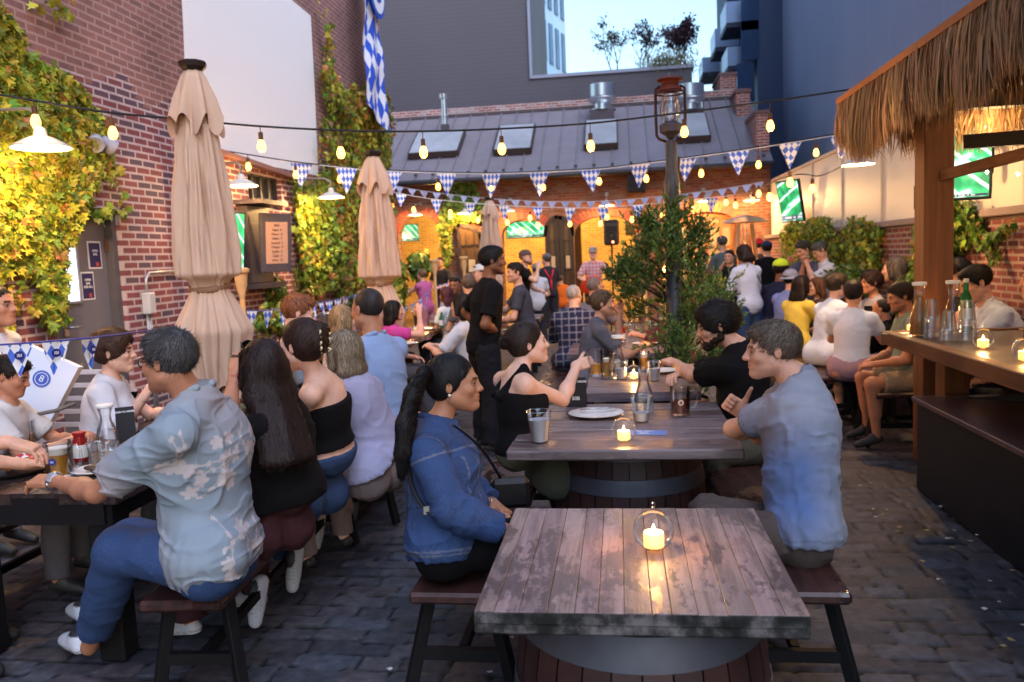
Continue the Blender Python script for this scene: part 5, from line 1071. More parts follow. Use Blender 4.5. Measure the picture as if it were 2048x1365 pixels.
for T_, hx, hy in ((LT3, .65, .4), (RT1, .32, 2.9)):
    for x in (-hx, hx):
        for y in (-hy, hy): m = MB(); m.box((x, y, .36), (.08, .08, .73)); m.build('leg', IRON, T_, local=True)
# ---------------- table things
GL = glass('clear_glass'); PLASTIC = glass('clear_plastic', rough=.12); RIBBED = glass('ribbed_plastic', (.93, .95, .97), rough=.2, ior=1.7)
def candle(label, p, r=.058, glow=True, e=1.6):
    c = empty('candle_globe', p, label, 'candle', 'glass candle globes on the tables'); p = V(*p); m = MB(); prof = [(r*.55*.0+.012, .001)]+[(r*math.sin(a), r-r*math.cos(a)) for a in np.linspace(.35, 2.8, 14)]+[(.006, 2*r+.002), (.005, 2*r+.006), (.006, 2*r+.009), (0, 2*r+.011)]; m.lathe(prof, p, 26); m.build('globe', glass('globe_glass', ior=1.18, rough=.06, fa=.12), c)
    m = MB(); m.tube([p+V(.007*math.cos(a), 0, 2*r+.017+.007*math.sin(a)) for a in np.linspace(-2.6, 2.6, 10)], .0022, 6); m.build('loop', GL, c)
    m = MB(); h = r*.85; m.lathe([(0, .012), (r*.48, .012), (r*.5, .014), (r*.5, h), (r*.46, h+.003), (r*.2, h-.002), (0, h-.003)], p, 18); m.build('wax', plain('wax', (.95, .78, .5), .5, var=0, emis=(1, .42, .08), es=.4), c)
    m = MB(); m.lathe([(0, 0), (.0042, .004), (.0052, .010), (.0035, .018), (.001, .026), (0, .028)], p+V(0, 0, h+.002), 10); m.build('flame', emit('flame', (1, .62, .2), 7), c)
    if glow: LIGHTS.append(('candle glow', p+V(0, 0, h+.02), e, (1, .5, .16), .01))
def tumbler(label, p, h=.13, r=.045, fill=.0, fc=(.8, .85, .9), ribs=True, group=None):
    c = empty('plastic_cup', p, label, 'cup', group); p = V(*p); rb = r*.68; m = MB(); pr = [(0, .002), (rb, .002)]+[(rb+(r-rb)*t+(.0008*(1 if k % 2 else 0)), h*t) for k, t in enumerate(np.linspace(.03, .93, 12))]+[(r+.001, h*.95), (r+.005, h*.985), (r+.003, h), (r-.001, h*.985)]; m.lathe(pr, p, 24); m.build('shell', PLASTIC, c)
    if fill: 
        m = MB(); m.lathe([(0, .005), (rb-.002, .005), (rb+(r-rb)*fill-.0025, h*fill), (0, h*fill)], p, 20); m.build('drink', plain('drink_%d' % (fc[0]*1000+fc[2]*10), fc, .15, var=.05, spec=.6), c)
    return c
BEER = NT('amber_beer'); BEER.set(Base_Color=(.80, .36, .03), Roughness=.12, Transmission_Weight=.35, IOR=1.2); BEER.b.inputs['Emission Color'].default_value = (1, .42, .03, 1); BEER.b.inputs['Emission Strength'].default_value = .0
DBEER = NT('dark_amber_beer'); DBEER.set(Base_Color=(.22, .05, .01), Roughness=.12, Transmission_Weight=.3, IOR=1.33)
FOAM = plain('beer_foam', (.85, .8, .7), .8, var=.06, bump=.3)
BLUEP = plain('print_blue', S(44, 60, 150), .5, var=0)
def mug(label, p, h=.15, r=.043, fill=.68, foam=.15, beer=None, handle=0.0, group=None, badge=True):
    c = empty('beer_mug', p, label, 'beer mug', group); p = V(*p); m = MB(); t = .004; m.lathe([(0, .0), (r*.96, .0), (r, .004), (r*.97, .012), (r*.98, h*.5), (r*1.03, h), (r*1.03-t, h), (r*.98-t, h*.5), (r*.97-t, .014), (0, .014)], p, 28); m.build('glass', GL, c)
    m = MB(); m.lathe([(0, .0145), (r*.97-t*1.1, .0145), (r*.99-t*1.1, h*fill), (0, h*fill)], p, 24); m.build('beer', (beer or BEER).m, c)
    if foam: m = MB(); m.lathe([(0, h*fill+.0006), (r-t*1.2, h*fill+.0006), (r-t*1.1, h*(fill+foam)), (r*.5, h*(fill+foam)+.004), (0, h*(fill+foam)+.005)], p, 20); m.build('foam', FOAM, c)
    if handle is not None:
        d = V(math.cos(handle), math.sin(handle), 0); m = MB(); m.tube([p+d*(r*.98)+V(0, 0, h*.84), p+d*(r+.02)+V(0, 0, h*.86), p+d*(r+.036)+V(0, 0, h*.72), p+d*(r+.038)+V(0, 0, h*.5), p+d*(r+.028)+V(0, 0, h*.32), p+d*r*.98+V(0, 0, h*.24)], .0065, 9); m.build('handle', GL, c)
    if badge is not False:
        q = V(0, -1, 0) if badge is True else nrm(badge); m = MB(); cpt = p+q*(r+.001)+V(0, 0, h*.5); m.lathe([(0, .0025), (.0155, .0025), (.0155, 0)], cpt, 18, axis=q); o = m.build('badge', BLUEP if beer is None else plain('print_cream', (.75, .68, .6), .5), c)
        if beer is None: text_mesh('lettering', 'IBI', cpt+q*.004, (1, 0, 0), (0, 0, 1), .016, WHITE, o, ext=.0004)
        else: m = MB(); m.lathe([(0, .003), (.009, .003), (.009, 0)], cpt+q*.0025, 14, axis=q); m.build('emblem', plain('print_rust', (.4, .1, .05), .5), o)
    return c
def carafe(label, p, h=.27, r=.048, lid=True, fill=0, fc=None, group=None, name='carafe'):
    c = empty(name, p, label, 'carafe', group); p = V(*p); m = MB(); pr = [(0, .002), (r*.92, .002), (r, .012), (r*1.0, h*.32), (r*.86, h*.48), (r*.55, h*.66), (r*.48, h*.78), (r*.58, h*.90), (r*.72, h*.985), (r*.70, h), (r*.66, h*.98)]; m.lathe(pr, p, 26); m.build('glass', GL, c)
    if lid: m = MB(); m.lathe([(0, h*.97), (r*.66, h*.97), (r*.78, h*.985), (r*.80, h*1.03), (r*.76, h*1.045), (0, h*1.045)], p, 22); m.build('lid', plain('lid_white', (.78, .77, .74), .5, var=.03), c)
    if fill: m = MB(); m.lathe([(0, .006), (r*.94, .012), (r*.96, h*.32), (r*.84, h*.46), (0, h*.46)] if fill < 2 else [(0, .006), (r*.94, .012), (r*.96, h*.3), (r*.84, h*.46), (r*.52, h*.66), (r*.45, h*.78), (0, h*.8)], p, 22); m.build('contents', plain('fill_%s' % hash_str(label), fc or (.6, .65, .7), .2 if fill < 2 else .7, var=.5, scale=60, trans=.8 if fill < 2 else 0), c)
    return c
def plate(label, p, r=.15, cutlery=True, food=None, group=None):
    c = empty('plate', p, label, 'plate', group); p = V(*p); m = MB(); m.lathe([(0, .004), (r*.5, .002), (r*.62, .004), (r*.98, .018), (r, .021), (r*.97, .022), (r*.66, .009), (0, .008)], p, 36); m.build('dish', plain('china', (.74, .72, .72), .25, var=.03), c)
    if food:
        g = np.random.default_rng(3); s = SDF()
        for i in range(9): s.ell(p+V(*(g.normal(0, r*.28, 2)), .02+.012*g.random()), (.02+.015*g.random(), .018, .012), k=.01)
        v, F = s.mesh(.006); np_mesh('food', v, F, vcol('food_mat', .5, .6, 120), c, col=(np.array(food)*(1+.5*vnoise(v*70))[:, None]).clip(.01, 1))
    return c
def cutlery(p, a, label):
    c = empty('cutlery', p, label, 'cutlery'); p = V(*p); d = V(math.cos(a), math.sin(a), 0); n = V(-d[1], d[0], 0); m = MB(); m.tube([p-d*.1, p-d*.02, p+d*.03+V(0, 0, .004)], [.004, .0025, .003], 6); 
    for k in (-.006, 0, .006): m.tube([p+d*.03+V(0, 0, .004), p+d*.05+n*k, p+d*.085+n*k+V(0, 0, .002)], .0015, 5)
    m.build('fork', plain('cutlery_steel', (.6, .6, .62), .2, 1, var=0), c); m = MB(); q = n*-.03; m.beam(p-d*.1+q, p-d*.0+q, .012, .004); m.beam(p+q, p+d*.11+q, .018, .002); m.build('knife', plain('cutlery_steel', (0, 0, 0)), c)
Z1, Z2 = .7705, .803
def on(px, py, z): return gz(px, py, z)
candle('single glowing candle globe on the nearest weathered table', on(1308, 1100, Z1), .064, e=.8)
candle('glowing candle globe beside the blue card on the grey plank table', on(1248, 884, Z2), .060, e=.8)
candle('candle globe between carafe and cups on the small crowded table', on(1268, 760, Z2), .055, e=.7)
tumbler('full cloudy plastic cup at the left corner of the grey plank table', on(1080, 884, Z2), .155, .060, .72, (.62, .62, .68)); tumbler('half empty plastic cup of ice water beside the clear carafe', on(1283, 843, Z2), .14, .056, .35, (.6, .62, .68))
carafe('clear open glass carafe standing on the grey plank table', on(1289, 826, Z2), .26, .052, lid=False); mug('dark amber beer mug with round badge by the blue grey man', on(1361, 830, Z2), .155, .056, .60, 0, DBEER, handle=R(5))
plate('white stacked plates with used cutlery on the grey plank table', on(1192, 832, Z2), .155); cutlery(on(1195, 826, Z2)+V(0, 0, .024), R(8), 'used fork and knife lying across the white plate'); 
def standcard(label, px, py0, py1, z, yaw, txt, w=.115):
    b = on(px, py1, z); h = (py1-py0)/FPX*np.linalg.norm(b[:2])*1.06; tl = .03/h*.95; c = empty('table_sign', b, label, 'sign'); u = V(math.cos(yaw), math.sin(yaw), 0); n = V(u[1], -u[0], 0); m = MB()
    up = nrm(V(0, 0, 1)-n*tl); m.prism([(-w/2, 0), (w/2, 0), (w/2*.96, h), (-w/2*.96, h)], b+n*.03, u, up, -n*.003); m.prism([(-w/2, 0), (w/2, 0), (w/2*.96, h), (-w/2*.96, h)], b-n*.03, u, nrm(V(0, 0, 1)+n*tl), -n*.003); m.build('card', plain('black_card', (.02, .018, .02), .6, var=.2), c)
    nf = nrm(np.cross(u, up)); o = b+n*.03+nf*.004
    for s, zz, sz in txt: text_mesh('lettering', s, o+up*h*zz, u, up, sz, WHITE, c, ext=.0006, bold=.0006)
    return c
standcard('black tent card reading scan to order above 50B', 1153, 757, 812, Z2, R(-2), (('SCAN TO ORDER', .86, .0165), ('50B', .28, .030)), .125)
mc = on(1292, 866, Z2); c = empty('menu_card', mc, 'blue printed menu card lying beside the candle globe', 'card'); m = MB(); m.box(mc+V(0, 0, .0015), (.21, .105, .0025), rz=R(-7)); m.build('sheet', plain('menu_blue', S(70, 120, 200), .4, var=.35, scale=25), c)
for k in range(4): text_mesh('lettering', ('FALL MENU', 'cider  stout', 'pretzels', 'wurst  fries')[k], mc+V(-.01, .03-.02*k, .003), V(math.cos(R(-7)), math.sin(R(-7)), 0), V(-math.sin(R(-7)), math.cos(R(-7)), 0), .02 if k == 0 else .012, WHITE, c, ext=.0003)
# small crowded table
mug('tall golden beer glass left of the lidded carafe', on(1212, 757, Z2), .155, .038, .78, .15, handle=None, badge=False); mug('golden foamy beer mug behind on the small crowded table', on(1289, 742, Z2), .15, .042, .68, .2, handle=R(10), badge=False)
carafe('lidded carafe with white top on the small crowded table', on(1237, 757, Z2), .30, .055); tumbler('white filled cup in front of the lidded carafe', on(1243, 759, Z2), .135, .052, .6, (.66, .66, .7)); tumbler('milky plastic cup right of the candle globe', on(1309, 762, Z2), .14, .048, .62, (.66, .66, .7)); plate('small white plate by the bearded man', on(1325, 745, Z2), .12)
GLASSP = at(1192, 752, 4.62); mug('half full beer glass in the hand of the black tank top woman', GLASSP, .15, .045, .45, .0, handle=None, badge=False)
# far plank table
for i, (px, py, k, lb) in enumerate([(1275, 655, 'c', 'lidded carafe on the far plank table'), (1252, 664, 'm', 'beer mug left of the far lidded carafe'), (1297, 652, 't', 'clear cup right of the far lidded carafe'), (1242, 655, 't', 'small clear cup nearest the eating woman'), (1312, 664, 'm', 'beer mug against the evergreen on the far table'), (1290, 690, 'p', 'white plate on the near end of the far plank table'), (1262, 672, 't', 'clear cup in the middle of the far plank table'), (1322, 650, 'm', 'small mug by the red lit person at the far table'), (1225, 688, 'p', 'white plate in front of the grey tee woman')]):
    p = on(px, py, .785)
    if k == 'c': carafe(lb, p, .27, .05)
    elif k == 'm': mug(lb, p, .14, .042, .5, .12, handle=R(0), badge=False)
    elif k == 't': tumbler(lb, p, .13, .045, .5)
    else: plate(lb, p, .13, food=(.35, .15, .05))
def ketchup(label, p):
    c = empty('ketchup_bottle', p, label, 'bottle'); m = MB(); m.lathe([(0, 0), (.031, 0), (.034, .01), (.034, .10), (.026, .125), (.026, .135)], p, 22); m.build('bottle', plain('ketchup_red', (.28, .012, .012), .2, var=.1), c); m = MB(); m.lathe([(0, .15), (.030, .15), (.033, .146), (.030, .134), (.027, .132)], p, 20); m.build('cap', plain('cap_red', (.4, .02, .02), .35), c)
    m = MB(); m.lathe([(.0345, .02), (.0348, .02), (.0348, .085), (.0345, .085)], p, 22); m.build('label', plain('label_white', (.7, .68, .62), .5), c)
ketchup('red ketchup bottle with white label behind the large beer mug', on(163, 922, Z1)); ketchup('red ketchup bottle on the far plank table', on(1245, 683, .785))
mug('large golden beer mug with blue badge on the dark table', on(121, 953, Z1), .165, .062, .66, .17, handle=R(15), badge=V(.2, -1, 0)); mug('half hidden beer mug behind the reaching hand', on(50, 895, Z1), .15, .055, .5, .2, handle=R(160), badge=False)
carafe('tall clear carafe with white lid before the curly haired woman', on(217, 900, Z1), .235, .055); tumbler('clear empty plastic cup next to the ketchup bottle', on(200, 935, Z1), .125, .052, 0); standcard('black tent card on the dark left table', 254, 822, 880, Z1, R(35), (('SCAN TO ORDER', .86, .013),), .10); plate('white plate with dark food leftovers by the floral shirt man', on(190, 946, Z1), .105, food=(.06, .035, .02))
# food basket with check paper
fb = on(28, 945, Z1); c = empty('food_basket', fb, 'round tray of fries on red and white checked paper', 'basket'); m = MB(); m.lathe([(0, .002), (.15, .002), (.175, .02), (.178, .022), (.15, .006), (0, .006)], fb, 36); m.build('tray', plain('tray_black', (.03, .03, .032), .35), c)
t = NT('check_paper'); ch = t.n('ShaderNodeTexChecker', ins={'Scale': 34}); t.l(t.mapped((1, 1, .02), (0, 0, .3)), ch.inputs[0]); ch.inputs[1].default_value = (.5, .03, .04, 1); ch.inputs[2].default_value = (.75, .72, .72, 1); t.set(Base_Color=ch.outputs[0], Roughness=.6); m = MB(); n_ = 24; vs = [fb+V(0, 0, .012)]
for k in range(n_): a = 2*math.pi*k/n_; rr = .125+.035*math.cos(4*a); vs.append(fb+V(rr*math.cos(a), rr*math.sin(a), .03+.04*abs(math.cos(2*a))+.012*math.sin(7*a)))
m.add(vs, [(0, 1+k, 1+(k+1) % n_) for k in range(n_)], True); m.build('paper', t.m, c); g = np.random.default_rng(8); m = MB()
for k in range(46): a = g.random()*6.3; p = fb+V(g.normal(0, .045), g.normal(0, .045), .025+.03*g.random()); d = V(math.cos(a), math.sin(a), g.normal(0, .3)); m.beam(p-d*.03, p+d*.03, .008, .008, bev=.002, col=np.array((.5, .22, .08))*(.6+.6*g.random()))
m.build('fries', vcol('fries_mat', .6), c)
nk_ = on(262, 935, Z1); c = empty('napkin', nk_, 'crumpled white napkin beside the plate of leftovers', 'napkin'); g = np.random.default_rng(2); xs_, ys_ = np.meshgrid(np.linspace(-.07, .07, 12), np.linspace(-.06, .06, 12)); P = np.stack([xs_+nk_[0], ys_+nk_[1], nk_[2]+.006+.008*vnoise(np.stack([xs_*25, ys_*25, xs_*0], -1), 4)], -1).reshape(-1, 3); I = np.arange(144).reshape(12, 12); np_mesh('sheet', P, np.stack([I[:-1, :-1], I[:-1, 1:], I[1:, 1:], I[1:, :-1]], -1).reshape(-1, 4), plain('napkin_white', (.75, .74, .76), .8), c)
# left second table
for px, py, k, lb in [(806, 672, 'c', 'clear carafe on the long brown table'), (833, 674, 't', 'clear cup beside the carafe on the brown table'), (808, 690, 'p', 'white plate at the near corner of the brown table'), (850, 660, 'p', 'white plate further along the brown table')]:
    p = on(px, py, .772); carafe(lb, p, .26, .05, lid=False) if k == 'c' else tumbler(lb, p, .13, .05, .5, (.6, .62, .68)) if k == 't' else plate(lb, p, .16)
def bottle(label, p, h=.26, r=.033, col=(.02, .16, .05), cap=(.7, .7, .6), group=None):
    c = empty('bottle', p, label, 'bottle', group); m = MB(); m.lathe([(0, 0), (r, 0), (r, h*.55), (r*.8, h*.66), (r*.38, h*.78), (r*.36, h*.95), (0, h*.95)], p, 18); m.build('glass', plain('bottle_%d' % int(col[1]*1000), col, .08, var=0, trans=.4), c); m = MB(); m.lathe([(0, h), (r*.42, h), (r*.42, h*.93)], p, 14); m.build('cap', plain('bottle_cap', cap, .4), c); m = MB(); m.lathe([(r+.001, h*.12), (r+.0015, h*.12), (r+.0015, h*.45), (r+.001, h*.45)], p, 18); m.build('label', plain('bottle_label', (.7, .7, .68), .6), c)
gp = 'glasses and bottles on the distant dark table'
for px, py, k in [(868, 650, 't'), (876, 652, 't'), (884, 655, 'b'), (892, 656, 't'), (899, 655, 't'), (908, 652, 't'), (863, 655, 'm'), (840, 646, 't'), (1012, 612, 'b'), (1020, 640, 't')]:
    p = on(px, py, .803) if px < 1000 else at(px, py, 12.0)*V(1, 1, 0)+V(0, 0, .803)
    if px > 1000: continue
    if k == 'b': bottle('green glass bottle among cups on the distant dark table', p, .22, .035, (.03, .2, .08), group=gp)
    elif k == 'm': mug('half empty beer mug on the distant dark table', p, .14, .04, .5, .1, handle=None, badge=False, group=gp)
    else: tumbler({868: 'leftmost cup beside the green bottle far left', 876: 'cup touching the green bottle on its left', 892: 'cup touching the green bottle on its right', 899: 'second cup right of the green bottle', 908: 'cup nearest the bob haired woman', 840: 'lone cup at the left edge of the distant table'}[px], p, .14, .04, .45, (.5, .55, .5), group=gp)
# right row table things
for px, py, lb in [(1715, 640, 'pale green cup in front of the woman with the phone'), (1735, 645, 'clear cup beside the pale green cup'), (1690, 600, 'clear cup between the white tops')]: tumbler(lb, on(px, py, .765), .13, .045, .5, (.3, .6, .5) if px == 1715 else (.6, .62, .66))
# ---------------- umbrellas
def umbrella(label, px, py, Y, py_tie, py_bot, w_top, w_mid, w_bot, seed, lean=0.0, gap=True):
    top = at(px, py, Y); zt = top[2]; cx, cy = top[0], top[1]; zz = lambda q: at(px, q, Y)[2]; dpt = np.dot(top-CAM, FW); s = dpt/FPX; z1, z2 = zz(py_tie), zz(py_bot)
    u = empty('patio_umbrella', (cx, cy, 0), label, 'umbrella', 'closed tan umbrellas'); zc = zt-.03; N = 144; rows = 100; v = []
    for i in range(rows):
        t = i/(rows-1); z = zc+(z2-zc)*t; f1 = (zc-z)/(zc-z1)
        if z > z1: q = np.interp(f1, [0, .03, .12, .3, .6, .85, .95, .965, 1], [.10, .26, .42, .62, .82, .93, 1.0, .66, .56]); rad = w_mid/2*s*q*.95; amp = np.interp(f1, [0, .1, .4, .85, 1], [.05, .2, .38, .42, .2])
        else: f2 = (z1-z)/(z1-z2); rad = s/2*np.interp(f2, [0, .08, .45, .85, 1], [w_mid*.52, w_mid*.62, w_bot*.88, w_bot*.66, w_bot*.6]); amp = np.interp(f2, [0, .3, 1], [.14, .26, .34])
        for j in range(N):
            a = 2*math.pi*j/N; ph = seed+.5*math.sin(z*2.3+seed)+.12*math.sin(z*9); k = abs(math.sin(4*a+ph)); fold = (k**.45)*2-1.35+.30*math.sin(11*a+z*3+seed)+.30*math.sin(19*a-z*3.5); r = rad*(1+amp*fold*.62)+.004*math.sin(23*a+z*13)
            zj = z-(0.10*(.5+.5*math.sin(4*a+ph+.6))*((i/(rows-1))**14) if i > rows-12 else 0); v.append((cx+r*math.cos(a)+lean*f1*.0, cy+r*math.sin(a), zj))
    v = np.array(v); I = np.arange(rows*N).reshape(rows, N); F = np.stack([I[:-1], np.roll(I[:-1], -1, 1), np.roll(I[1:], -1, 1), I[1:]], -1).reshape(-1, 4)
    CAN = plain('tan_canvas', S(206, 171, 146), .9, var=.14, scale=3, bump=.25, bscale=500); np_mesh('canopy', v, F, CAN, u)
    vv = []; rows2 = 22; zl = zc-(zc-z1)*.28
    for i in range(rows2):
        t = i/(rows2-1); 
        for j in range(N):
            a = 2*math.pi*j/N; ph = seed*1.3+.3; k = abs(math.sin(3.5*a+ph)); rad = w_mid/2*s*np.interp(t, [0, .04, .15, .6, 1], [.09, .27, .38, .62, .74])*(1+.24*(k*2-1)*t); z = zc+.012-(zc-zl)*t*(.78+.34*(math.sin(3.5*a+ph+.9)**2)); vv.append((cx+rad*math.cos(a), cy+rad*math.sin(a), z))
    I = np.arange(rows2*N).reshape(rows2, N); F = np.stack([I[:-1], np.roll(I[:-1], -1, 1), np.roll(I[1:], -1, 1), I[1:]], -1).reshape(-1, 4); np_mesh('vent_flap', np.array(vv), F, CAN, u)
    m = MB(); m.lathe([(0, .01), (w_mid*.16*s, .0), (w_mid*.21*s, .02), (w_mid*.23*s, .045), (w_mid*.20*s, .055), (0, .06)], (cx, cy, zt-.03), 8, smooth=False); m.lathe([(0, -.02), (w_mid*.13*s, -.02), (w_mid*.13*s, .0)], (cx, cy, zt-.03), 12); m.build('finial', plain('finial_dark', (.03, .022, .02), .4, .4), u)
    m = MB(); m.tube([(cx, cy, 0), (cx, cy, zt-.02)], .024, 12); m.build('pole', plain('umbrella_pole', (.09, .05, .035), .5), u); m = MB(); m.lathe([(.26, 0), (.27, .03), (.24, .07), (.06, .09), (.035, .30), (0, .3)], (cx, cy, 0), 24); m.build('base', IRON, u)
    m = MB(); rt = w_mid*.29*s; m.tube([(cx+rt*math.cos(a)*(1+.06*math.sin(4*a)), cy+rt*math.sin(a)*(1+.06*math.sin(4*a)), z1+.02*math.sin(a)) for a in np.linspace(0, 2*math.pi, 33)], .013, 8, flat=1.5); m.build('tie', plain('tie_strap', S(150, 112, 88), .8), u)
umbrella('large closed tan umbrella rising from the near left table', 385, 132, 4.75, 575, 768, 60, 124, 158, 1.0); umbrella('closed tan umbrella before the golden ivy, middle distance', 745, 308, 8.8, 567, 700, 40, 82, 100, 2.2); umbrella('small distant closed umbrella in front of the brick hall', 978, 398, 16.0, 530, 600, 20, 44, 46, 3.1)
# ---------------- tiki torches, pendant lamps
def torch(label, px, py, py1, Y, s=1.0, lit=False):
    b = at(px, py, Y); sz = (b-at(px, py1, Y))[2]; t_ = empty('tiki_torch', (b[0], b[1], 0), label, 'torch', 'bamboo torches'); m = MB(); z0 = b[2]-sz; r = sz*.21
    m.lathe([(r*.35, 0), (r*.4, sz*.1), (r*.8, sz*.45), (r*.95, sz*.8), (r*1.25, sz*.86), (r*1.3, sz*.95), (r*.9, sz), (r*.85, sz*.9), (0, sz*.88)], (b[0], b[1], z0), 14); m.build('head', plain('bamboo', S(214, 170, 120), .6, var=.2, scale=30, emis=(1, .4, .1) if lit else None, es=.6 if lit else 0), t_)
    m = MB(); m.tube([(b[0], b[1], 0), (b[0], b[1], z0+.02)], r*.38, 8); m.build('pole', plain('bamboo_pole', S(200, 148, 92), .6), t_)
    if lit: m = MB(); s_ = sz*.4; m.lathe([(0, 0), (s_*.4, s_*.25), (s_*.45, s_*.5), (s_*.2, s_), (0, s_*1.3)], (b[0], b[1], z0+sz*.9), 10); m.build('flame', emit('torch_flame', (1, .35, .05), 14), t_); LIGHTS.append(('torch flame', b+V(0, -.05, .08), 8, (1, .42, .1), .05))
torch('near bamboo torch in front of the left hedge', 480, 536, 602, 6.8); torch('pale bamboo torch at the hall, left of the arched leaf', 927, 513, 548, 14.5); torch('bamboo torch near the pink dress at far left arch', 868, 519, 555, 14.8); torch('bamboo torch half hidden behind the evergreen', 1290, 540, 580, 12.0); torch('burning torch glowing orange inside the evergreen', 1330, 545, 575, 7.9, lit=True)
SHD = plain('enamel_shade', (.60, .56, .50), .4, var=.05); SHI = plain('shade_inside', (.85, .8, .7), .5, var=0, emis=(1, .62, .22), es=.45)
def pendant(label, p, d, arm, e=25, tilt=(0, 0), armn=None):
    p = V(*p); c = empty('barn_lamp', p, label, 'lamp', 'barn lamps with warm bulbs'); r = d/2; m = MB(); m.lathe([(r, 0), (r*.98, .012), (r*.5, d*.17), (r*.24, d*.22), (r*.2, d*.34), (r*.12, d*.38), (0, d*.38)], p, 28); sh = m.build('shade', SHD, c); m = MB(); m.lathe([(0, d*.2), (r*.24, d*.2), (r*.48, d*.155), (r*.97, .003)], p, 28); m.build('reflector', SHI, sh)
    m = MB(); m.lathe([(0, -.01), (.022, .0), (.032, .03), (.028, .055), (.014, .08), (0, .08)], p, 14); m.build('bulb', emit('lamp_bulb', (1, .55, .16), 5), c)
    if arm is not None: a = V(*arm); m = MB(); m.tube([p+V(0, 0, d*.36), p+V(0, 0, d*.36+.08), p+(a-p)*V(.12, .12, 0)+V(0, 0, d*.36+.13), a+V(0, 0, .0)], .011, 8); m.lathe([(0, 0), (.05, 0), (.05, .02), (0, .03)], a-nrm(armn if armn is not None else V(-1, 0, 0))*0, 14, axis=nrm(armn if armn is not None else V(1, 0, 0))); m.build('arm', plain('arm_grey', (.3, .28, .26), .4, .5), c)
    LIGHTS.append(('barn lamp glow', p+V(0, 0, -.035), e, WARM, .04))
pA_ = onX(83, 297, LX+.58); pendant('nearest barn lamp glowing over the yellow ivy at left', pA_, .37, (LX, pA_[1], pA_[2]+.27), 14)
pA_ = onX(483, 373, LX+.45); pendant('barn lamp on the annex between umbrella and dark window', pA_, .34, (AX, pA_[1]+.1, pA_[2]+.25), 9); pA_ = onX(663, 396, LX+.65); pendant('barn lamp in front of the tall golden ivy', pA_, .34, (LX, pA_[1], pA_[2]+.28), 15)
for px, py, lb, e in ((830, 431, 'barn lamp over the leftmost arch of the hall', 9.5), (1015, 423, 'barn lamp above the arch beside the small umbrella', 9.5), (1213, 412, 'barn lamp over the arch with the loudspeaker', 9.5), (1412, 403, 'barn lamp over the glazed orange doors', 26), (1503, 402, 'barn lamp at the corner of brick hall and cream fence', 9.5), (930, 428, 'barn lamp lighting the hanging ivy', 18)):
    p = onP(px, py, FO+FNM*.55, FNM); pendant(lb, p, .36, p-FNM*.55+V(0, 0, .3), e, armn=FNM)
pA_ = at(1716, 330, 8.6); pendant('barn lamp on the cream fence under the thatch edge', pA_, .3, rwp(1740, 322)-V(.04, 0, 0)+V(0, 0, .1), 14)
# ---------------- string lights and bunting
CABLE = plain('black_cable', (.012, .012, .014), .5, var=0); BULB = emit('string_bulb', (1, .46, .08), 1.1)
def sag(a, b, n, dip):
    t = np.linspace(0, 1, n)[:, None]; return a+(b-a)*t+V(0, 0, -dip)*(4*t*(1-t))
def polyY(pts, n=8):
    out = []
    P = [at(*p) for p in pts]
    for i in range(len(P)-1):
        p0 = P[max(i-1, 0)]; p1, p2 = P[i], P[i+1]; p3 = P[min(i+2, len(P)-1)]
        for t in np.linspace(0, 1, n, endpoint=False): out.append(.5*((2*p1)+(-p0+p2)*t+(2*p0-5*p1+4*p2-p3)*t*t+(-p0+3*p1-3*p2+p3)*t**3))
    out.append(P[-1]); return np.array(out)
def string_lights(label, line, bulbs, r=.007, d=.13, bs=1.0, glow=0, on_line=True):
    L = polyY(line); c = empty('string_lights', L[len(L)//2], label, 'string lights'); m = MB(); m.tube(L, r, 6); m.build('cable', CABLE, c)
    for k, (px, py) in enumerate(bulbs):
        i = np.argmin([abs((q-CAM) @ RT/((q-CAM) @ FW)*FPX+1024-px) for q in L]); q = L[i]; Y = q[1]; b = at(px, py, Y); b[0], b[1] = q[0], q[1]; z = min(b[2], q[2]-.05); m = MB(); m.tube([q, (q[0], q[1], z+.07*bs)], .0035, 5); m.lathe([(.012*bs, .03*bs), (.017*bs, .035*bs), (.017*bs, .085*bs), (.01*bs, .09*bs), (0, .09*bs)], (q[0], q[1], z), 10); so_ = m.build('socket', plain('socket_brown', (.10, .045, .02), .5), c)
        m = MB(); m.lathe([(0, -.055*bs), (.018*bs, -.05*bs), (.030*bs, -.03*bs), (.031*bs, -.008*bs), (.022*bs, .02*bs), (.013*bs, .036*bs), (0, .036*bs)], (q[0], q[1], z), 14); m.build('bulb', BULB, so_)
        if glow and k % glow == 0: LIGHTS.append(('string bulb glow', (q[0], q[1], z-.09), .9, WARM, .03))
string_lights('thick black festoon cable sagging across the yard to the thatch', [(-60, 184, 4.7), (0, 190, 4.9), (200, 223, 5.2), (365, 239, 5.5), (520, 253, 5.8), (700, 262, 6.0), (845, 263, 6.2), (1002, 258, 6.4), (1180, 247, 6.6), (1345, 228, 6.8), (1540, 203, 6.9), (1722, 176, 7.0)],
              [(70, 240), (218, 264), (521, 290), (686, 303), (847, 302), (1002, 296), (1177, 290), (1362, 262), (1534, 250)], .008, glow=2)
string_lights('second festoon strand carrying the large pennants', [(450, 302, 8.6), (590, 324, 9.0), (690, 334, 9.3), (780, 341, 9.5), (980, 346, 10), (1180, 338, 10), (1280, 327, 10), (1373, 315, 10), (1500, 297, 9.8), (1632, 275, 9.6), (1692, 266, 9.5)],
              [(489, 332), (588, 348), (680, 357), (782, 366), (881, 372), (982, 374), (1083, 373), (1189, 362), (1296, 356), (1403, 345), (1517, 328), (1632, 304)], .007, bs=1.0, glow=3)
string_lights('short festoon strand looping along the cream fence', [(1500, 385, 15), (1580, 352, 9.5), (1640, 352, 11.5), (1690, 330, 10)], [(1545, 392), (1580, 363), (1622, 376), (1520, 386)], .007, bs=1.2, glow=3)
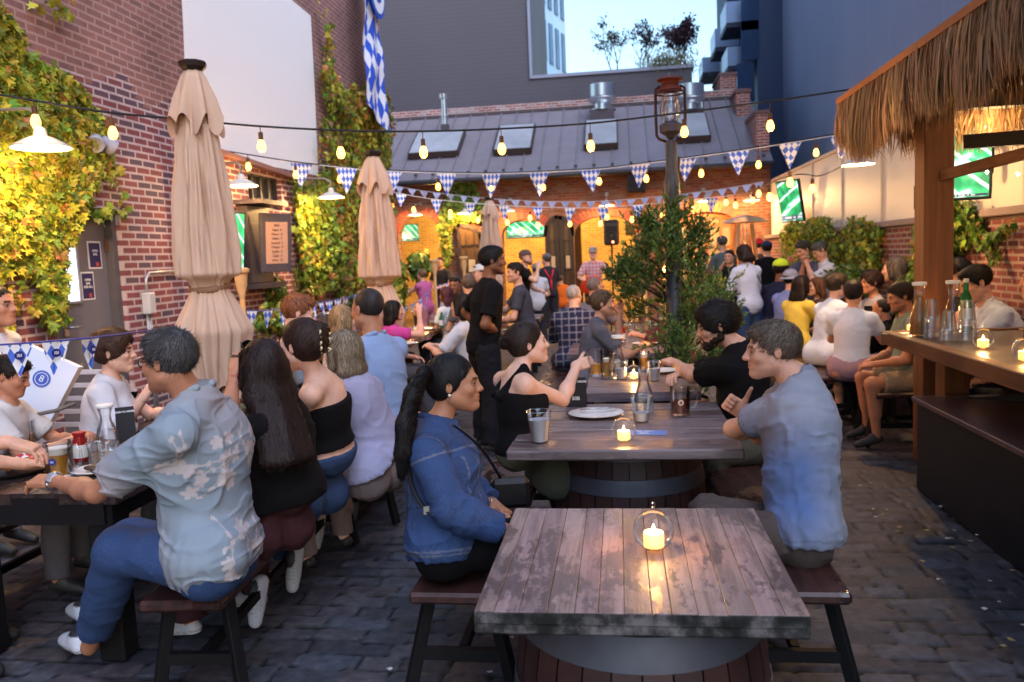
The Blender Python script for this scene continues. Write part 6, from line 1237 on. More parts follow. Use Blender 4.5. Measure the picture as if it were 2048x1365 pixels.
string_lights('festoon strand close to the brick hall front', [(770, 398, 17.5), (850, 408, 17.5), (955, 420, 17.4), (1075, 424, 17.2), (1200, 420, 17), (1300, 408, 16.6), (1400, 395, 16.3), (1530, 380, 16)],
              [(788, 411), (832, 418), (903, 424), (895, 433), (955, 439), (982, 432), (1015, 444), (1060, 435), (1077, 449), (1140, 447), (1203, 446), (1218, 433), (1262, 438), (1300, 423), (1327, 429), (1380, 419), (1391, 417), (1455, 404), (1463, 410), (1500, 400)], .006, bs=1.35, glow=4)
DIA = NT('pennant_cloth'); sp = DIA.n('ShaderNodeSeparateXYZ'); DIA.l(DIA.n('ShaderNodeNewGeometry').outputs['Position'], sp.inputs[0]); xy = DIA.math('ADD', sp.outputs[0], DIA.math('MULTIPLY', sp.outputs[1], .6)); a = DIA.math('DIVIDE', xy, .05); b = DIA.math('DIVIDE', sp.outputs[2], .085); ck = DIA.math('ADD', DIA.math('FLOOR', DIA.math('ADD', a, b)), DIA.math('FLOOR', DIA.math('SUBTRACT', a, b))); f_ = DIA.math('GREATER_THAN', DIA.math('FRACT', DIA.math('MULTIPLY', ck, .5)), .25); DIA.set(Base_Color=DIA.mix(f_, (.78, .79, .84), S(78, 112, 205)), Roughness=.8)
DKL = plain('pennant_navy', S(30, 34, 110), .7)
def bunting(label, line, flags, w, h, cord=(.7, .7, .72), cr=.005, emblem=False, mat=None, drop=0.0):
    L = polyY(line); c = empty('bunting', L[len(L)//2], label, 'bunting'); m = MB(); m.tube(L, cr, 5); m.build('cord', plain('cord_%d' % (cord[0]*100), cord, .6, var=0), c)
    px_ = np.array([(q-CAM) @ RT/((q-CAM) @ FW)*FPX+1024 for q in L])
    for fx in flags:
        i = int(np.clip(np.searchsorted(px_, fx), 1, len(L)-1)); t = (fx-px_[i-1])/(px_[i]-px_[i-1]+1e-9); q = L[i-1]+(L[i]-L[i-1])*t; d = nrm((L[i]-L[i-1])*V(1, 1, .6)); n = nrm(np.cross(d, V(0, 0, 1))); sw = random.uniform(-.25, .25); k = nrm(V(0, 0, -1)+d*sw*.5+n*random.uniform(-.3, .3)); hh = h*random.uniform(.92, 1.05)
        m = MB(); N = 6; vs = []
        for r_ in range(N+1):
            t_ = r_/N; ww = w*(1-t_*.98)
            for s_ in (-.5, -.17, .17, .5): vs.append(q+d*ww*s_+k*hh*t_-V(0, 0, cr)+n*(.012*math.sin(t_*4+fx)*t_+.006*math.sin(s_*9+fx)))
        vs = np.array(vs); m.add(np.concatenate([vs, vs+n*.0012]), [(r_*4+s_, r_*4+s_+1, r_*4+s_+5, r_*4+s_+4) for r_ in range(N) for s_ in range(3)]+[(28+r_*4+s_+4, 28+r_*4+s_+5, 28+r_*4+s_+1, 28+r_*4+s_) for r_ in range(N) for s_ in range(3)], False); fl = m.build('pennant', mat or DIA.m, c)
        if emblem: 
            cpt = q+k*hh*.36+n*.02*(1 if np.dot(n, CAM-q) > 0 else -1); ax = n if np.dot(n, CAM-q) > 0 else -n; m = MB(); m.lathe([(0, .003), (w*.16, .003), (w*.16, 0)], cpt, 16, axis=ax); em_ = m.build('emblem', DKL, fl); text_mesh('lettering', 'IBI', cpt+ax*.005, nrm(np.cross(V(0, 0, 1), ax)), V(0, 0, 1), w*.17, WHITE, em_, ext=.0005)
    return c
bunting('row of large lozenge pennants on the second festoon strand', [(560, 322, 9.0), (690, 336, 9.25), (780, 343, 9.45), (980, 348, 9.95), (1180, 340, 9.95), (1280, 329, 9.95), (1373, 317, 9.95), (1500, 299, 9.75), (1692, 268, 9.45)], [603, 693, 784, 893, 983, 1077, 1180, 1280, 1373, 1477, 1580, 1683], .24, .28)
bunting('row of lozenge pennants on the lower white cord', [(765, 380, 12.5), (860, 398, 12.5), (1000, 411, 12.5), (1140, 416, 12.4), (1210, 415, 12.3), (1300, 408, 12.2), (1468, 392, 12)], [803, 873, 941, 1008, 1075, 1140, 1206, 1276, 1351, 1424], .17, .22)
bunting('row of small pale pennants close to the hall wall', [(788, 372, 16.4), (850, 383, 16.4), (950, 395, 16.3), (1050, 402, 16.2), (1150, 404, 16), (1250, 400, 15.8), (1370, 388, 15.4), (1460, 376, 15.1), (1525, 364, 15)], [799, 824, 848, 874, 901, 927, 952, 978, 1005, 1031, 1056, 1080, 1105, 1131, 1155, 1182, 1210, 1237, 1263, 1290, 1317, 1344, 1368, 1393, 1418, 1444, 1468, 1494, 1518], .17, .14, mat=plain('pale_pennant', S(186, 188, 222), .8, var=.25, scale=40))
bunting('low blue corded pennants with dark emblems before the brick wall', [(-60, 694, 3.6), (0, 690, 3.65), (115, 682, 3.85), (200, 674, 4.1), (300, 661, 4.9), (400, 645, 5.6)], [36, 111, 180, 296], .135, .175, cord=S(60, 66, 150), emblem=True)
bunting('pennants on the rope behind the long haired diners', [(440, 614, 7.4), (520, 622, 7.8), (600, 612, 8.4), (680, 598, 9.2), (740, 582, 9.8)], [452, 504, 536, 568, 600, 625, 641, 657, 675, 693, 712, 730], .13, .17, cord=S(80, 86, 160), emblem=False)
bunting('far low pennants sagging beside the pink dress', [(785, 622, 12), (830, 606, 12.6), (868, 575, 13.4), (900, 566, 14), (940, 556, 14.6)], [797, 812, 826, 840, 854, 880, 893, 930, 938], .12, .16, cord=S(120, 124, 180))
# ---------------- screens
def screen(label, c, u, w, W, H, seed=1, fs=2.0, writing=True):
    fs = fs*.19; c, u, w = V(*c), nrm(u), nrm(w); n = np.cross(u, w); M = np.stack([u, n, w], 1); t = empty('television', c, label, 'television', 'wall televisions showing football'); m = MB(); m.box(c-n*.03, (W+.05, .06, H+.05), M=M, bev=.008); m.build('casing', plain('tv_black', (.012, .012, .014), .3, var=0), t)
    e = NT('screen_%d' % seed); tc = e.mapped((1, 1, 1)); nz = e.noise(2.2+seed*.3, 3, src=tc, dist=.6); st = e.n('ShaderNodeTexWave', ins={'Scale': 3.2, 'Distortion': 1.2}); st.bands_direction = 'DIAGONAL'; e.l(tc, st.inputs[0]); col = e.ramp(nz, [(.40, S(20, 120, 70)), (.56, S(60, 176, 104)), (.62, S(170, 226, 200)), (.72, S(240, 250, 250))]); col = e.mix(e.math('MULTIPLY', e.ramp(st.outputs['Fac'], [(.90, 0), (.95, 1)]), .6), col, (.9, .95, .95)); e.set(Base_Color=(.01, .01, .01), Roughness=.2); e.l(col, e.b.inputs['Emission Color']); e.b.inputs['Emission Strength'].default_value = fs
    m = MB(); m.box(c+n*.002, (W, .004, H), M=M); sc = m.build('screen', e.m, t)
    if writing: m = MB(); m.box(c+n*.0045-w*H*.42, (W*.98, .003, H*.11), M=M); bar = m.build('score_bar', emit('score_bar', (.04, .05, .08), .2), sc); text_mesh('lettering', '21  HOME  14   3RD', c+n*.008-w*H*.42, u, w, H*.09, emit('tv_white', (.8, .85, .9), fs*.8), bar, ext=.0005)
    m = MB(); m.beam(c-n*.05, c-n*.22, .06, .06); m.build('bracket', IRON, t)
yy0, yy1 = onX(438, 480, AX+.1)[1], onX(474, 480, AX+.1)[1]; zt0, zt1 = onX(470, 430, AX+.1)[2], onX(452, 538, AX+.1)[2]; screen('tall bright television in a black niche half hidden by the near umbrella', (AX+.14, (yy0+yy1)/2-.1, (zt0+zt1)/2), (.25, 1, 0), (.10, 0, 1), (yy1-yy0)*1.25, zt0-zt1, 1, 2.2, False)
m = MB(); m.box((AX+.02, (yy0+yy1)/2, (zt0+zt1)/2-.02), (.05, (yy1-yy0)*1.75, (zt0-zt1)*1.35)); tag(m.build('niche_board', plain('niche_black', (.015, .013, .014), .6)), 'black backing board fixed behind the leftmost television', 'board')
def fscreen(label, px, py, W, H, back, yaw, tilt, seed, fs=2.0, writing=True):
    c = onP(px, py, FO-FNM*back, FNM); u = V(math.cos(-FA+yaw), math.sin(-FA+yaw), 0); n = V(u[1], -u[0], 0); w = nrm(V(0, 0, 1)-n*-math.tan(tilt)*1.0*-1); screen(label, c, u, w, W, H, seed, fs, writing)
fscreen('television inside the leftmost arch', 812, 466, .62, .40, .7, R(20), R(8), 2); fscreen('television inside the arch beside the small umbrella', 1052, 459, .95, .38, .5, R(0), R(8), 3)
pc = rwp(1603, 402)+rn*.22; screen('tilted television on the cream fence beside the ivy', pc, nrm(V(.50, -.86, 0)), nrm(V(-.16, -.1, 1)), .56, .74, 4, 1.6)
pc = at(1930, 371, 7.2); screen('wide television under the bar roof', pc, nrm(V(1, -.22, 0)), V(0, -.05, 1), .34, .19, 5, 2.0); pc = at(1935, 300, 8.4); screen('television glimpsed through the hanging thatch', pc, nrm(V(1, -.22, 0)), V(0, -.05, 1), .40, .42, 6, 2.2, False)
# ---------------- loudspeaker, heater, lantern, boxes
def spk(label, px, py0, py1, Y, stand=True):
    a, b = at(px, py0, Y), at(px, py1, Y); h = a[2]-b[2]; w = h*.60; c = empty('loudspeaker', (a[0], a[1], b[2]), label, 'loudspeaker'); m = MB(); m.box((a[0], a[1], (a[2]+b[2])/2), (w, w*.8, h), bev=w*.12); bd = m.build('cabinet', plain('speaker_black', (.02, .018, .018), .55), c); m = MB()
    m.lathe([(w*.34, .012), (w*.36, 0), (w*.30, -.012), (w*.1, -.004), (0, .01)], (a[0], a[1]-w*.4-.004, b[2]+h*.36), 22, axis=(0, -1, 0)); m.box((a[0], a[1]-w*.4-.004, b[2]+h*.80), (w*.7, .014, h*.14), bev=.004); m.build('driver', plain('speaker_cone', (.05, .045, .045), .4), bd); m = MB(); m.lathe([(0, .012), (.018, .01), (.018, 0)], (a[0]+.03, a[1]-w*.4-.01, b[2]+h*.12), 10, axis=(0, -1, 0)); m.build('indicator', emit('red_led', (1, .15, .06), 6), bd)
    if stand:
        s = empty('speaker_stand', (a[0], a[1], 0), 'black tripod stand holding the loudspeaker at the arch', 'stand'); m = MB(); m.tube([(a[0], a[1], .55), (a[0], a[1], b[2]+.05)], .02, 8); m.build('pole', IRON, s)
        for k in range(3): q = k*2.1+.4; m = MB(); m.tube([(a[0], a[1], .85), (a[0]+.5*math.cos(q), a[1]+.5*math.sin(q), .02)], .014, 6); m.build('leg', IRON, s)
spk('black loudspeaker on a tripod stand in the right arch', 1222, 440, 491, 18.4)
for px, py, w, h, bk, lb in ((1273, 367, .42, .42, -.25, 'black wall speaker box above the right arch under the eave'), (1264, 452, .36, .5, 2.4, 'dark speaker box hanging inside the right arch')):
    p = onP(px, py, FO-FNM*bk, FNM); c = empty('speaker_box', p, lb, 'speaker', rz=-FA); m = MB(); m.box((0, 0, 0), (w, .3, h), bev=.02); m.build('cabinet', plain('box_dark', (.03, .024, .022), .6), c, local=True); m = MB(); m.box((0, -.153, 0), (w*.85, .006, h*.85), bev=.002); m.build('grille', plain('grille', (.02, .02, .02), .9), c, local=True)
def heater():
    b = at(1490, 440, 16.2); x, y = b[0], b[1]; zt = b[2]; h = empty('patio_heater', (x, y, 0), 'pyramid patio heater glowing beside the orange glazed doors', 'heater'); m = MB(); z1 = zt-.08
    for sx in (-1, 1):
        for sy in (-1, 1): m.beam((x+sx*.12, y+sy*.12, z1), (x+sx*.26, y+sy*.26, .75), .03, .03)
    m.build('frame', plain('heater_steel', S(216, 176, 140), .3, .6), h); m = MB(); m.lathe([(.42, 0), (.43, .01), (.30, .09), (.05, .15), (0, .15)], (x, y, zt-.06), 4, smooth=False); m.build('hood', plain('heater_steel', (0, 0, 0)), h)
    m = MB(); m.add([(x+sx*.25, y+sy*.25, z) for z in (.05, .72) for sx, sy in ((-1, -1), (1, -1), (1, 1), (-1, 1))], [(0, 1, 5, 4), (1, 2, 6, 5), (2, 3, 7, 6), (3, 0, 4, 7), (4, 5, 6, 7), (3, 2, 1, 0)]); m.build('base', plain('heater_base', (.08, .06, .05), .4, .5), h)
    m = MB(); m.lathe([(.05, 0), (.05, z1-.75)], (x, y, .75), 16); m.build('tube', GL, h); m = MB(); m.lathe([(.02, .0), (.035, .2), (.025, .7), (0, 1.05)], (x, y, .76), 10); m.build('flame', emit('heater_flame', (1, .35, .06), 6), h); LIGHTS.append(('heater glow', (x, y-.05, 1.2), 9, (1, .45, .12), .1))
heater()
def lantern():
    Y = 7.2; t, b = at(1342, 163, Y), at(1342, 277, Y); x, y = b[0], b[1]; z0, z1 = b[2], t[2]; H_ = z1-z0; s = H_/.5; l = empty('lantern_post', (x, y, 0), 'rusty railroad lantern on a grey pipe post', 'street lamp'); RUST = plain('rust_red', S(104, 44, 28), .7, .2, var=.4, scale=14, bump=.4); RU2 = plain('rust_brown', S(66, 36, 28), .7, .2, var=.4, scale=20)
    m = MB(); m.lathe([(.0, .5), (.07, .5), (.105, .485), (.11, .475), (.075, .465), (.07, .44), (.085, .42), (.10, .40), (.105, .39), (.07, .385)], (x, y, z0), 24); m.build('chimney_cap', RUST, l)
    m = MB(); m.lathe([(.05, .12), (.085, .18), (.09, .23), (.07, .32), (.055, .385)], (x, y, z0), 24); m.build('globe', glass('lantern_glass', (.92, .93, .95), rough=.1, ior=1.9), l)
    m = MB(); m.lathe([(.035, 0), (.045, .02), (.09, .05), (.095, .11), (.07, .125), (.05, .14), (0, .14)], (x, y, z0), 24); m.build('font', plain('lamp_font', (.07, .06, .075), .5, .3), l)
    for q in (-1, 1): m = MB(); m.tube([(x+q*.02, y, z0-.035), (x+q*.10, y, z0+.0), (x+q*.118, y, z0+.03), (x+q*.122, y, z0+.2), (x+q*.12, y, z0+.36), (x+q*.118, y, z0+.41), (x+q*.08, y, z0+.43)], .012, 8); m.build('guard_tube', RU2, l)
    m = MB(); m.tube([(x+.118*math.cos(a), y+.118*math.sin(a), z0+.37) for a in np.linspace(0, 2*math.pi, 25)], .008, 6); m.build('ring', RU2, l)
    m = MB(); m.lathe([(.075, 0), (.075, z0-1.0), (.062, z0-.98), (.062, z0-.50), (.066, z0-.47), (.068, z0-.36), (.056, z0-.32), (.05, z0-.28), (.045, z0-.02), (0, z0-.0)], (x, y, 0), 20); m.build('post', plain('pipe_grey', (.06, .06, .07), .4, .3, var=.3, scale=6), l)
lantern()
eb = onX(300, 607, LX+.05); c = empty('electrical_box', eb, 'small pale electrical box with conduits by the steel door', 'electrical box'); m = MB(); m.box((LX+.04, eb[1], eb[2]), (.08, .11, .2), bev=.01); m.build('box', plain('box_pale', (.5, .5, .5), .5), c); m = MB()
for k in (-.03, 0, .03): m.tube([(LX+.03, eb[1]+k, eb[2]-.1), (LX+.03, eb[1]+k, .3)], .009, 6)
m.tube([(LX+.03, eb[1], eb[2]+.1), (LX+.03, eb[1], eb[2]+.22), (LX+.03, eb[1]+.06, eb[2]+.28), (LX+.03, eb[1]+.75, eb[2]+.29)], .014, 8); m.build('conduit', plain('conduit', (.45, .45, .46), .4, .5), c)
fl_ = onX(207, 292, LX+.12); c = empty('floodlight', fl_, 'unlit grey twin floodlight on the brick above the door', 'floodlight'); m = MB()
for q in (-.11, .11): m.lathe([(0, -.12), (.05, -.1), (.075, 0), (.07, .02), (0, .0)], fl_+V(0, q, 0), 16, axis=nrm((.4, q*6, -.5)))
m.build('lamp_head', plain('flood_grey', (.35, .35, .42), .35), c); m = MB(); m.box((LX+.05, fl_[1], fl_[2]+.03), (.1, .12, .1), bev=.01); m.build('mount', plain('flood_mount', (.3, .3, .34), .5), c)
bk = at(664, 650, 9.4); c = empty('metal_bucket', (bk[0], bk[1], bk[2]-.35), 'ribbed galvanised bucket standing before the golden ivy', 'bucket'); m = MB(); m.lathe([(.11, 0), (.12, .1), (.125, .11), (.13, .2), (.135, .21), (.14, .33), (.148, .34), (.14, .35), (.12, .3), (0, .28)], (bk[0], bk[1], bk[2]-.2), 26); m.build('pail', plain('galvanised', (0, 0, 0)), c); 
m = MB(); m.box((bk[0], bk[1], (bk[2]-.2)/2), (.5, .5, bk[2]-.2), bev=.02); tag(m.build('crate', plain('crate_wood', (.08, .05, .035), .7)), 'dark wooden crate under the galvanised bucket', 'crate')
# menu cabinet and posts on annex
mb_ = onX(551, 486, AX+.26); u = nrm(V(.5, .85, 0)); up = nrm(V(.10, 0, 1)); c = empty('menu_board', mb_, 'grey menu board with cream list on the annex wall', 'menu board'); M = np.stack([u, np.cross(up, u)*-1, up], 1); nn_ = nrm(np.cross(u, up)); M = np.stack([u, nn_, np.cross(nn_, u)*-1], 1); up = np.cross(u, nn_)*-1
m = MB(); m.box(mb_, (.42, .05, .68), M=M, bev=.006); m.build('board', plain('board_grey', S(74, 70, 80), .5), c); f = -1 if np.dot(nn_, mb_-CAM) > 0 else 1; m = MB(); m.box(mb_+nn_*f*.027, (.30, .004, .48), M=M); q = m.build('list', plain('cream_list', S(190, 150, 128), .6, var=.1), c)
for k in range(9): text_mesh('lettering', ('BIER', 'Lager  8', 'Pilsner  8', 'Helles  9', 'Dunkel  9', 'Weisse  9', 'Radler  8', 'Cider  8', 'Wine  10')[k], mb_+nn_*f*.031+up*(.2-.05*k), u, up, .04, plain('list_ink', (.08, .03, .03), .7), q, ext=.0006)
m = MB(); cb = onX(512, 490, AX+.06); cw = 1.0*abs(onX(534, 490, AX+.06)[1]-onX(490, 490, AX+.06)[1]); m.box(cb, (.12, cw, .86)); m.box(cb+V(.10, 0, .47), (.34, cw+.15, .05)); m.box(cb+V(.06, 0, -.47), (.24, cw+.15, .06)); tag(m.build('menu_cabinet', plain('cabinet_dark', S(56, 50, 56), .5)), 'dark shuttered cabinet with small roof beside the menu board', 'cabinet')
# ================================================================ THATCHED BAR
BX = 1.87; YT = 7.0; bar = empty('tiki_bar', (BX+.6, 5.6, 0), 'thatched bar with wooden post, counter and dark lower ledge', 'bar')
LUM = NT('bar_lumber'); _g = LUM.noise(1, 5, .6, src=LUM.mapped((18, 1.5, 18))); LUM.set(Base_Color=LUM.ramp(_g, [(.3, S(90, 58, 40)), (.7, S(128, 84, 56))]), Roughness=.55); LUM.bump(_g, .2, .002)
LUMV = NT('bar_post_wood'); _g = LUMV.noise(1, 5, .6, src=LUMV.mapped((22, 22, 1.2))); LUMV.set(Base_Color=LUMV.ramp(_g, [(.3, S(104, 66, 42)), (.7, S(140, 90, 56))]), Roughness=.5); LUMV.bump(_g, .2, .002)
m = MB(); m.box((BX+.04, 4.18, 1.003), (.08, 4.4, .095), bev=.006); m.box((BX+.56, 6.34, 1.003), (.96, .08, .095), bev=.006); m.box((BX+.95, 4.14, 1.003), (.08, 4.3, .095), bev=.006); m.build('counter_edge', LUM.m, bar)
MT = NT('bar_mat'); sp = MT.n('ShaderNodeSeparateXYZ'); MT.l(MT.coord(), sp.inputs[0]); fx = MT.math('FRACT', MT.math('DIVIDE', sp.outputs[0], .012)); fy = MT.math('FRACT', MT.math('DIVIDE', sp.outputs[1], .05)); g_ = MT.math('MULTIPLY', MT.math('GREATER_THAN', fx, .42), MT.math('GREATER_THAN', fy, .18)); MT.set(Base_Color=MT.mix(g_, (.16, .13, .12), (.05, .045, .045)), Roughness=.32); MT.bump(g_, .5, .004)
m = MB(); m.box((BX+.495, 4.14, 1.028), (.83, 4.3, .02)); m.build('counter_top', MT.m, bar)
m = MB(); m.box((BX+.42, 6.16, .48), (.17, .17, .95), bev=.006); m.build('counter_leg', LUMV.m, bar)
m = MB(); m.box((BX+.72, 4.0, .49), (.04, 4.1, .93)); m.build('back_panel', plain('bar_black', (.010, .009, .011), .5), bar)
m = MB(); m.box((2.28, 4.16, .30), (.62, 3.48, .60)); m.build('ledge_base', plain('ledge_black', (.012, .011, .014), .4, bump=.1), bar)
m = MB(); m.box((2.27, 4.16, .622), (.66, 3.54, .035), bev=.005); m.build('ledge_top', plain('ledge_brown', S(96, 74, 74), .35, var=.2, scale=5), bar)
pp = at(1868, 600, 6.6); m = MB(); m.box((pp[0], 6.62, 1.5), (.21, .21, 3.0), bev=.006); m.build('post', LUMV.m, bar)
m = MB(); m.box((pp[0]+.05, 4.3, 2.72), (.12, 5.0, .14)); m.box((BX+1.6, 6.62, 2.72), (2.6, .12, .14)); m.beam((BX+.6, 6.5, 2.40), (BX+2.8, 6.0, 2.40), .06, .10)
m.build('beam', plain('bar_beam_dark', (.02, .012, .008), .6), bar)
m = MB(); a_, b_ = at(1886, 351, 6.5), at(2070, 302, 5.8); m.beam(a_, b_, .05, .075); m.build('rail', LUM.m, bar)
TX0 = at(1700, 190, 6.9); ex, ez = TX0[0], TX0[2]; m = MB(); apx, apz = ex+2.0, ez+1.05
m.add([(ex-.0, YT, ez), (ex-.0, 1.2, ez), (apx, 2.2, apz), (apx, YT-1.1, apz), (ex+4.0, YT, ez), (ex+4.0, 1.2, ez)], [(0, 1, 2, 3), (0, 3, 4), (3, 2, 5, 4)]); m.add([(ex+.03, YT-.03, ez-.06), (ex+.03, 1.2, ez-.06), (apx, 2.2, apz-.08), (apx, YT-1.1, apz-.08), (ex+4.0, YT-.03, ez-.06)], [(0, 3, 2, 1), (0, 4, 3)]); m.tube([(ex-.02, 1.2, ez+.01), (ex-.02, YT, ez+.01), (ex+4, YT+.02, ez+.01)], .022, 6)
m.build('roof', plain('roof_tarp', S(70, 72, 96), .5, var=.1), bar)
def fringe(name, a, b, L, n, seed, out, lay=3, col=(.36, .215, .11), hgt=.0):
    g = np.random.default_rng(seed); a = V(*a); b = V(*b); t = g.random(n); P = a+(b-a)*t[:, None]+np.stack([g.normal(0, .006, n)]*3, 1)+out*(g.random((n, 1))*.05*lay/3)-V(0, 0, 1)*g.random((n, 1))*hgt; d = nrm(b-a); clump = vnoise(np.stack([t*np.linalg.norm(b-a)*9, t*0, t*0], -1), seed); clump2 = vnoise(np.stack([t*np.linalg.norm(b-a)*2.5, t*0+4, t*0], -1), seed)
    Ls = L*(.62+.42*g.random(n)+.12*clump+.10*clump2); sw = g.normal(0, .10, n)+clump*.12; ow = .18+g.random(n)*.22; w = .004+.006*g.random(n); seg = 6; vv = []
    tw = g.normal(0, .5, n); s_ = d*np.cos(tw)[:, None]+out*np.sin(tw)[:, None]
    for k in range(seg): q = k/(seg-1); c = P-V(0, 0, 1)*(Ls*q)[:, None]+d*(sw*q*q*Ls+.02*np.sin(q*5+tw*9))[:, None]+out*(ow*Ls*.5*(q*1.2-q*q*.9))[:, None]; ww = (w*(1-q**3*.95))[:, None]; vv.append(c-s_*ww); vv.append(c+s_*ww)
    v = np.stack(vv, 1).reshape(-1, 3); base = np.arange(n)[:, None]*seg*2+np.arange(seg-1)[None]*2; F = np.stack([base, base+1, base+3, base+2], -1).reshape(-1, 4); c = np.array(col)*(1+g.normal(0, .3, (n, 1))).clip(.3, 1.9)*(1+g.normal(0, .06, (n, 3))); return np_mesh(name, v, F, vcol('thatch', .7, .4, 200, transl=.2), bar, col=np.repeat(c, seg*2, 0).clip(.01, .9), smooth=False)
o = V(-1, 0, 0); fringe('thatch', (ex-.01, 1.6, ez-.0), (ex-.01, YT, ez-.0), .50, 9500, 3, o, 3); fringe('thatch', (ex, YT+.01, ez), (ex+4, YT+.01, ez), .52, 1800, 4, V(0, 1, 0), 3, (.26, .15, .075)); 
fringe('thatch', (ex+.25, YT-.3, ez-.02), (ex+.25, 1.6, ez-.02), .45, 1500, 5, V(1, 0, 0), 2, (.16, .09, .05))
m = MB(); L = V(ex-.015, 1.3, ez-.045), V(ex-.015, YT, ez-.045); m.beam(L[0]+V(-.055, 0, .01), L[1]+V(-.055, 0, .01), .02, .045); m.build('fascia', plain('fascia_straw', S(168, 110, 66), .8, var=.2, scale=20), bar)
g = np.random.default_rng(21); fl = empty('fairy_lights', (ex+.4, 6, 2.4), 'tiny fairy lights strung under the thatched bar roof', 'string lights'); pts = [at(*q) for q in ((1874, 237, 7.2), (1897, 224, 7.0), (1916, 215, 6.9), (1941, 203, 6.7), (1953, 191, 6.6), (2004, 170, 6.3), (2046, 150, 6.0))]; m = MB(); m.tube(pts, .003, 5); m.build('wire', CABLE, fl)
pts2 = [at(*q) for q in ((1842, 332, 7.1), (1888, 339, 7.0), (1905, 350, 7.0), (1933, 330, 6.9), (1974, 345, 6.8), (1985, 326, 6.8), (2017, 317, 6.6), (2036, 349, 6.5), (1881, 302, 7.0))]
for p in pts+pts2: m = MB(); m.lathe([(0, -.012), (.008, -.006), (.009, .004), (0, .012)], p, 8); m.build('bulb', emit('fairy_bulb', (1, .72, .36), 30), fl)
LIGHTS.append(('bar fairy glow', pts[2]+V(.25, 0, -.1), 5, WARM, .2)); LIGHTS.append(('bar lamp glow', (BX+.6, 4.6, 2.5), 3, WARM, .3)); LIGHTS.append(('bar edge glow', (1.5, 5.6, 2.45), 1, (1, .6, .3), .3))
m = MB(); q = at(1842, 395, 7.05); m.box(q+V(-.02, 0, 0), (.05, .08, .20), bev=.01); tag(m.build('wall_box', plain('box_black', (.02, .018, .018), .5)), 'little black box fixed on the left of the bar post', 'box')
# things on the counter
ZC = 1.039
def oc(px, py): return gz(px, py, ZC)
carafe('carafe of barley grain with white lid at the counter end', oc(1838, 672), .36, .060, fill=2, fc=S(190, 130, 70)); carafe('clear lidded carafe between the cup stacks', oc(1905, 668), .36, .06)
def cupstack(label, p, n, r=.052, h=.13):
    c = empty('cup_stack', p, label, 'cup stack', 'stacks of clear plastic cups'); m = MB()
    for k in range(n): z = k*.0095; m.lathe([(r, z), (r*1.05, z+.003), (r*.98, z+.007)] , p, 22)
    z = (n-1)*.0095; m.lathe([(r, z), (r*.70, z+h), (0, z+h)], p, 22); m.build('cups', RIBBED, c)
cupstack('taller stack of clear cups beside the grain carafe', oc(1863, 676), 15); cupstack('shorter front stack of clear cups in the middle', oc(1897, 682), 8); cupstack('right stack of clear cups before the green bottle', oc(1934, 682), 15)
bottle('green glass bottle with pale cap behind the cup stacks', oc(1931, 664), .38, .045, (.02, .22, .04), (.6, .6, .5))
candle('candle globe near the middle of the bar counter', oc(1966, 698), .062, e=.8); candle('candle globe cut off at the right picture edge', oc(2050, 724), .064, e=.8); candle('candle globe tucked behind the grain carafe', oc(1822, 664), .055, e=.7)
m = MB(); q = oc(1800, 668); m.box(q+V(0, 0, .003), (.2, .14, .005), rz=.3); tag(m.build('paper_menu', plain('paper_white', (.7, .7, .7), .7)), 'white paper lying at the tip of the bar counter', 'paper')
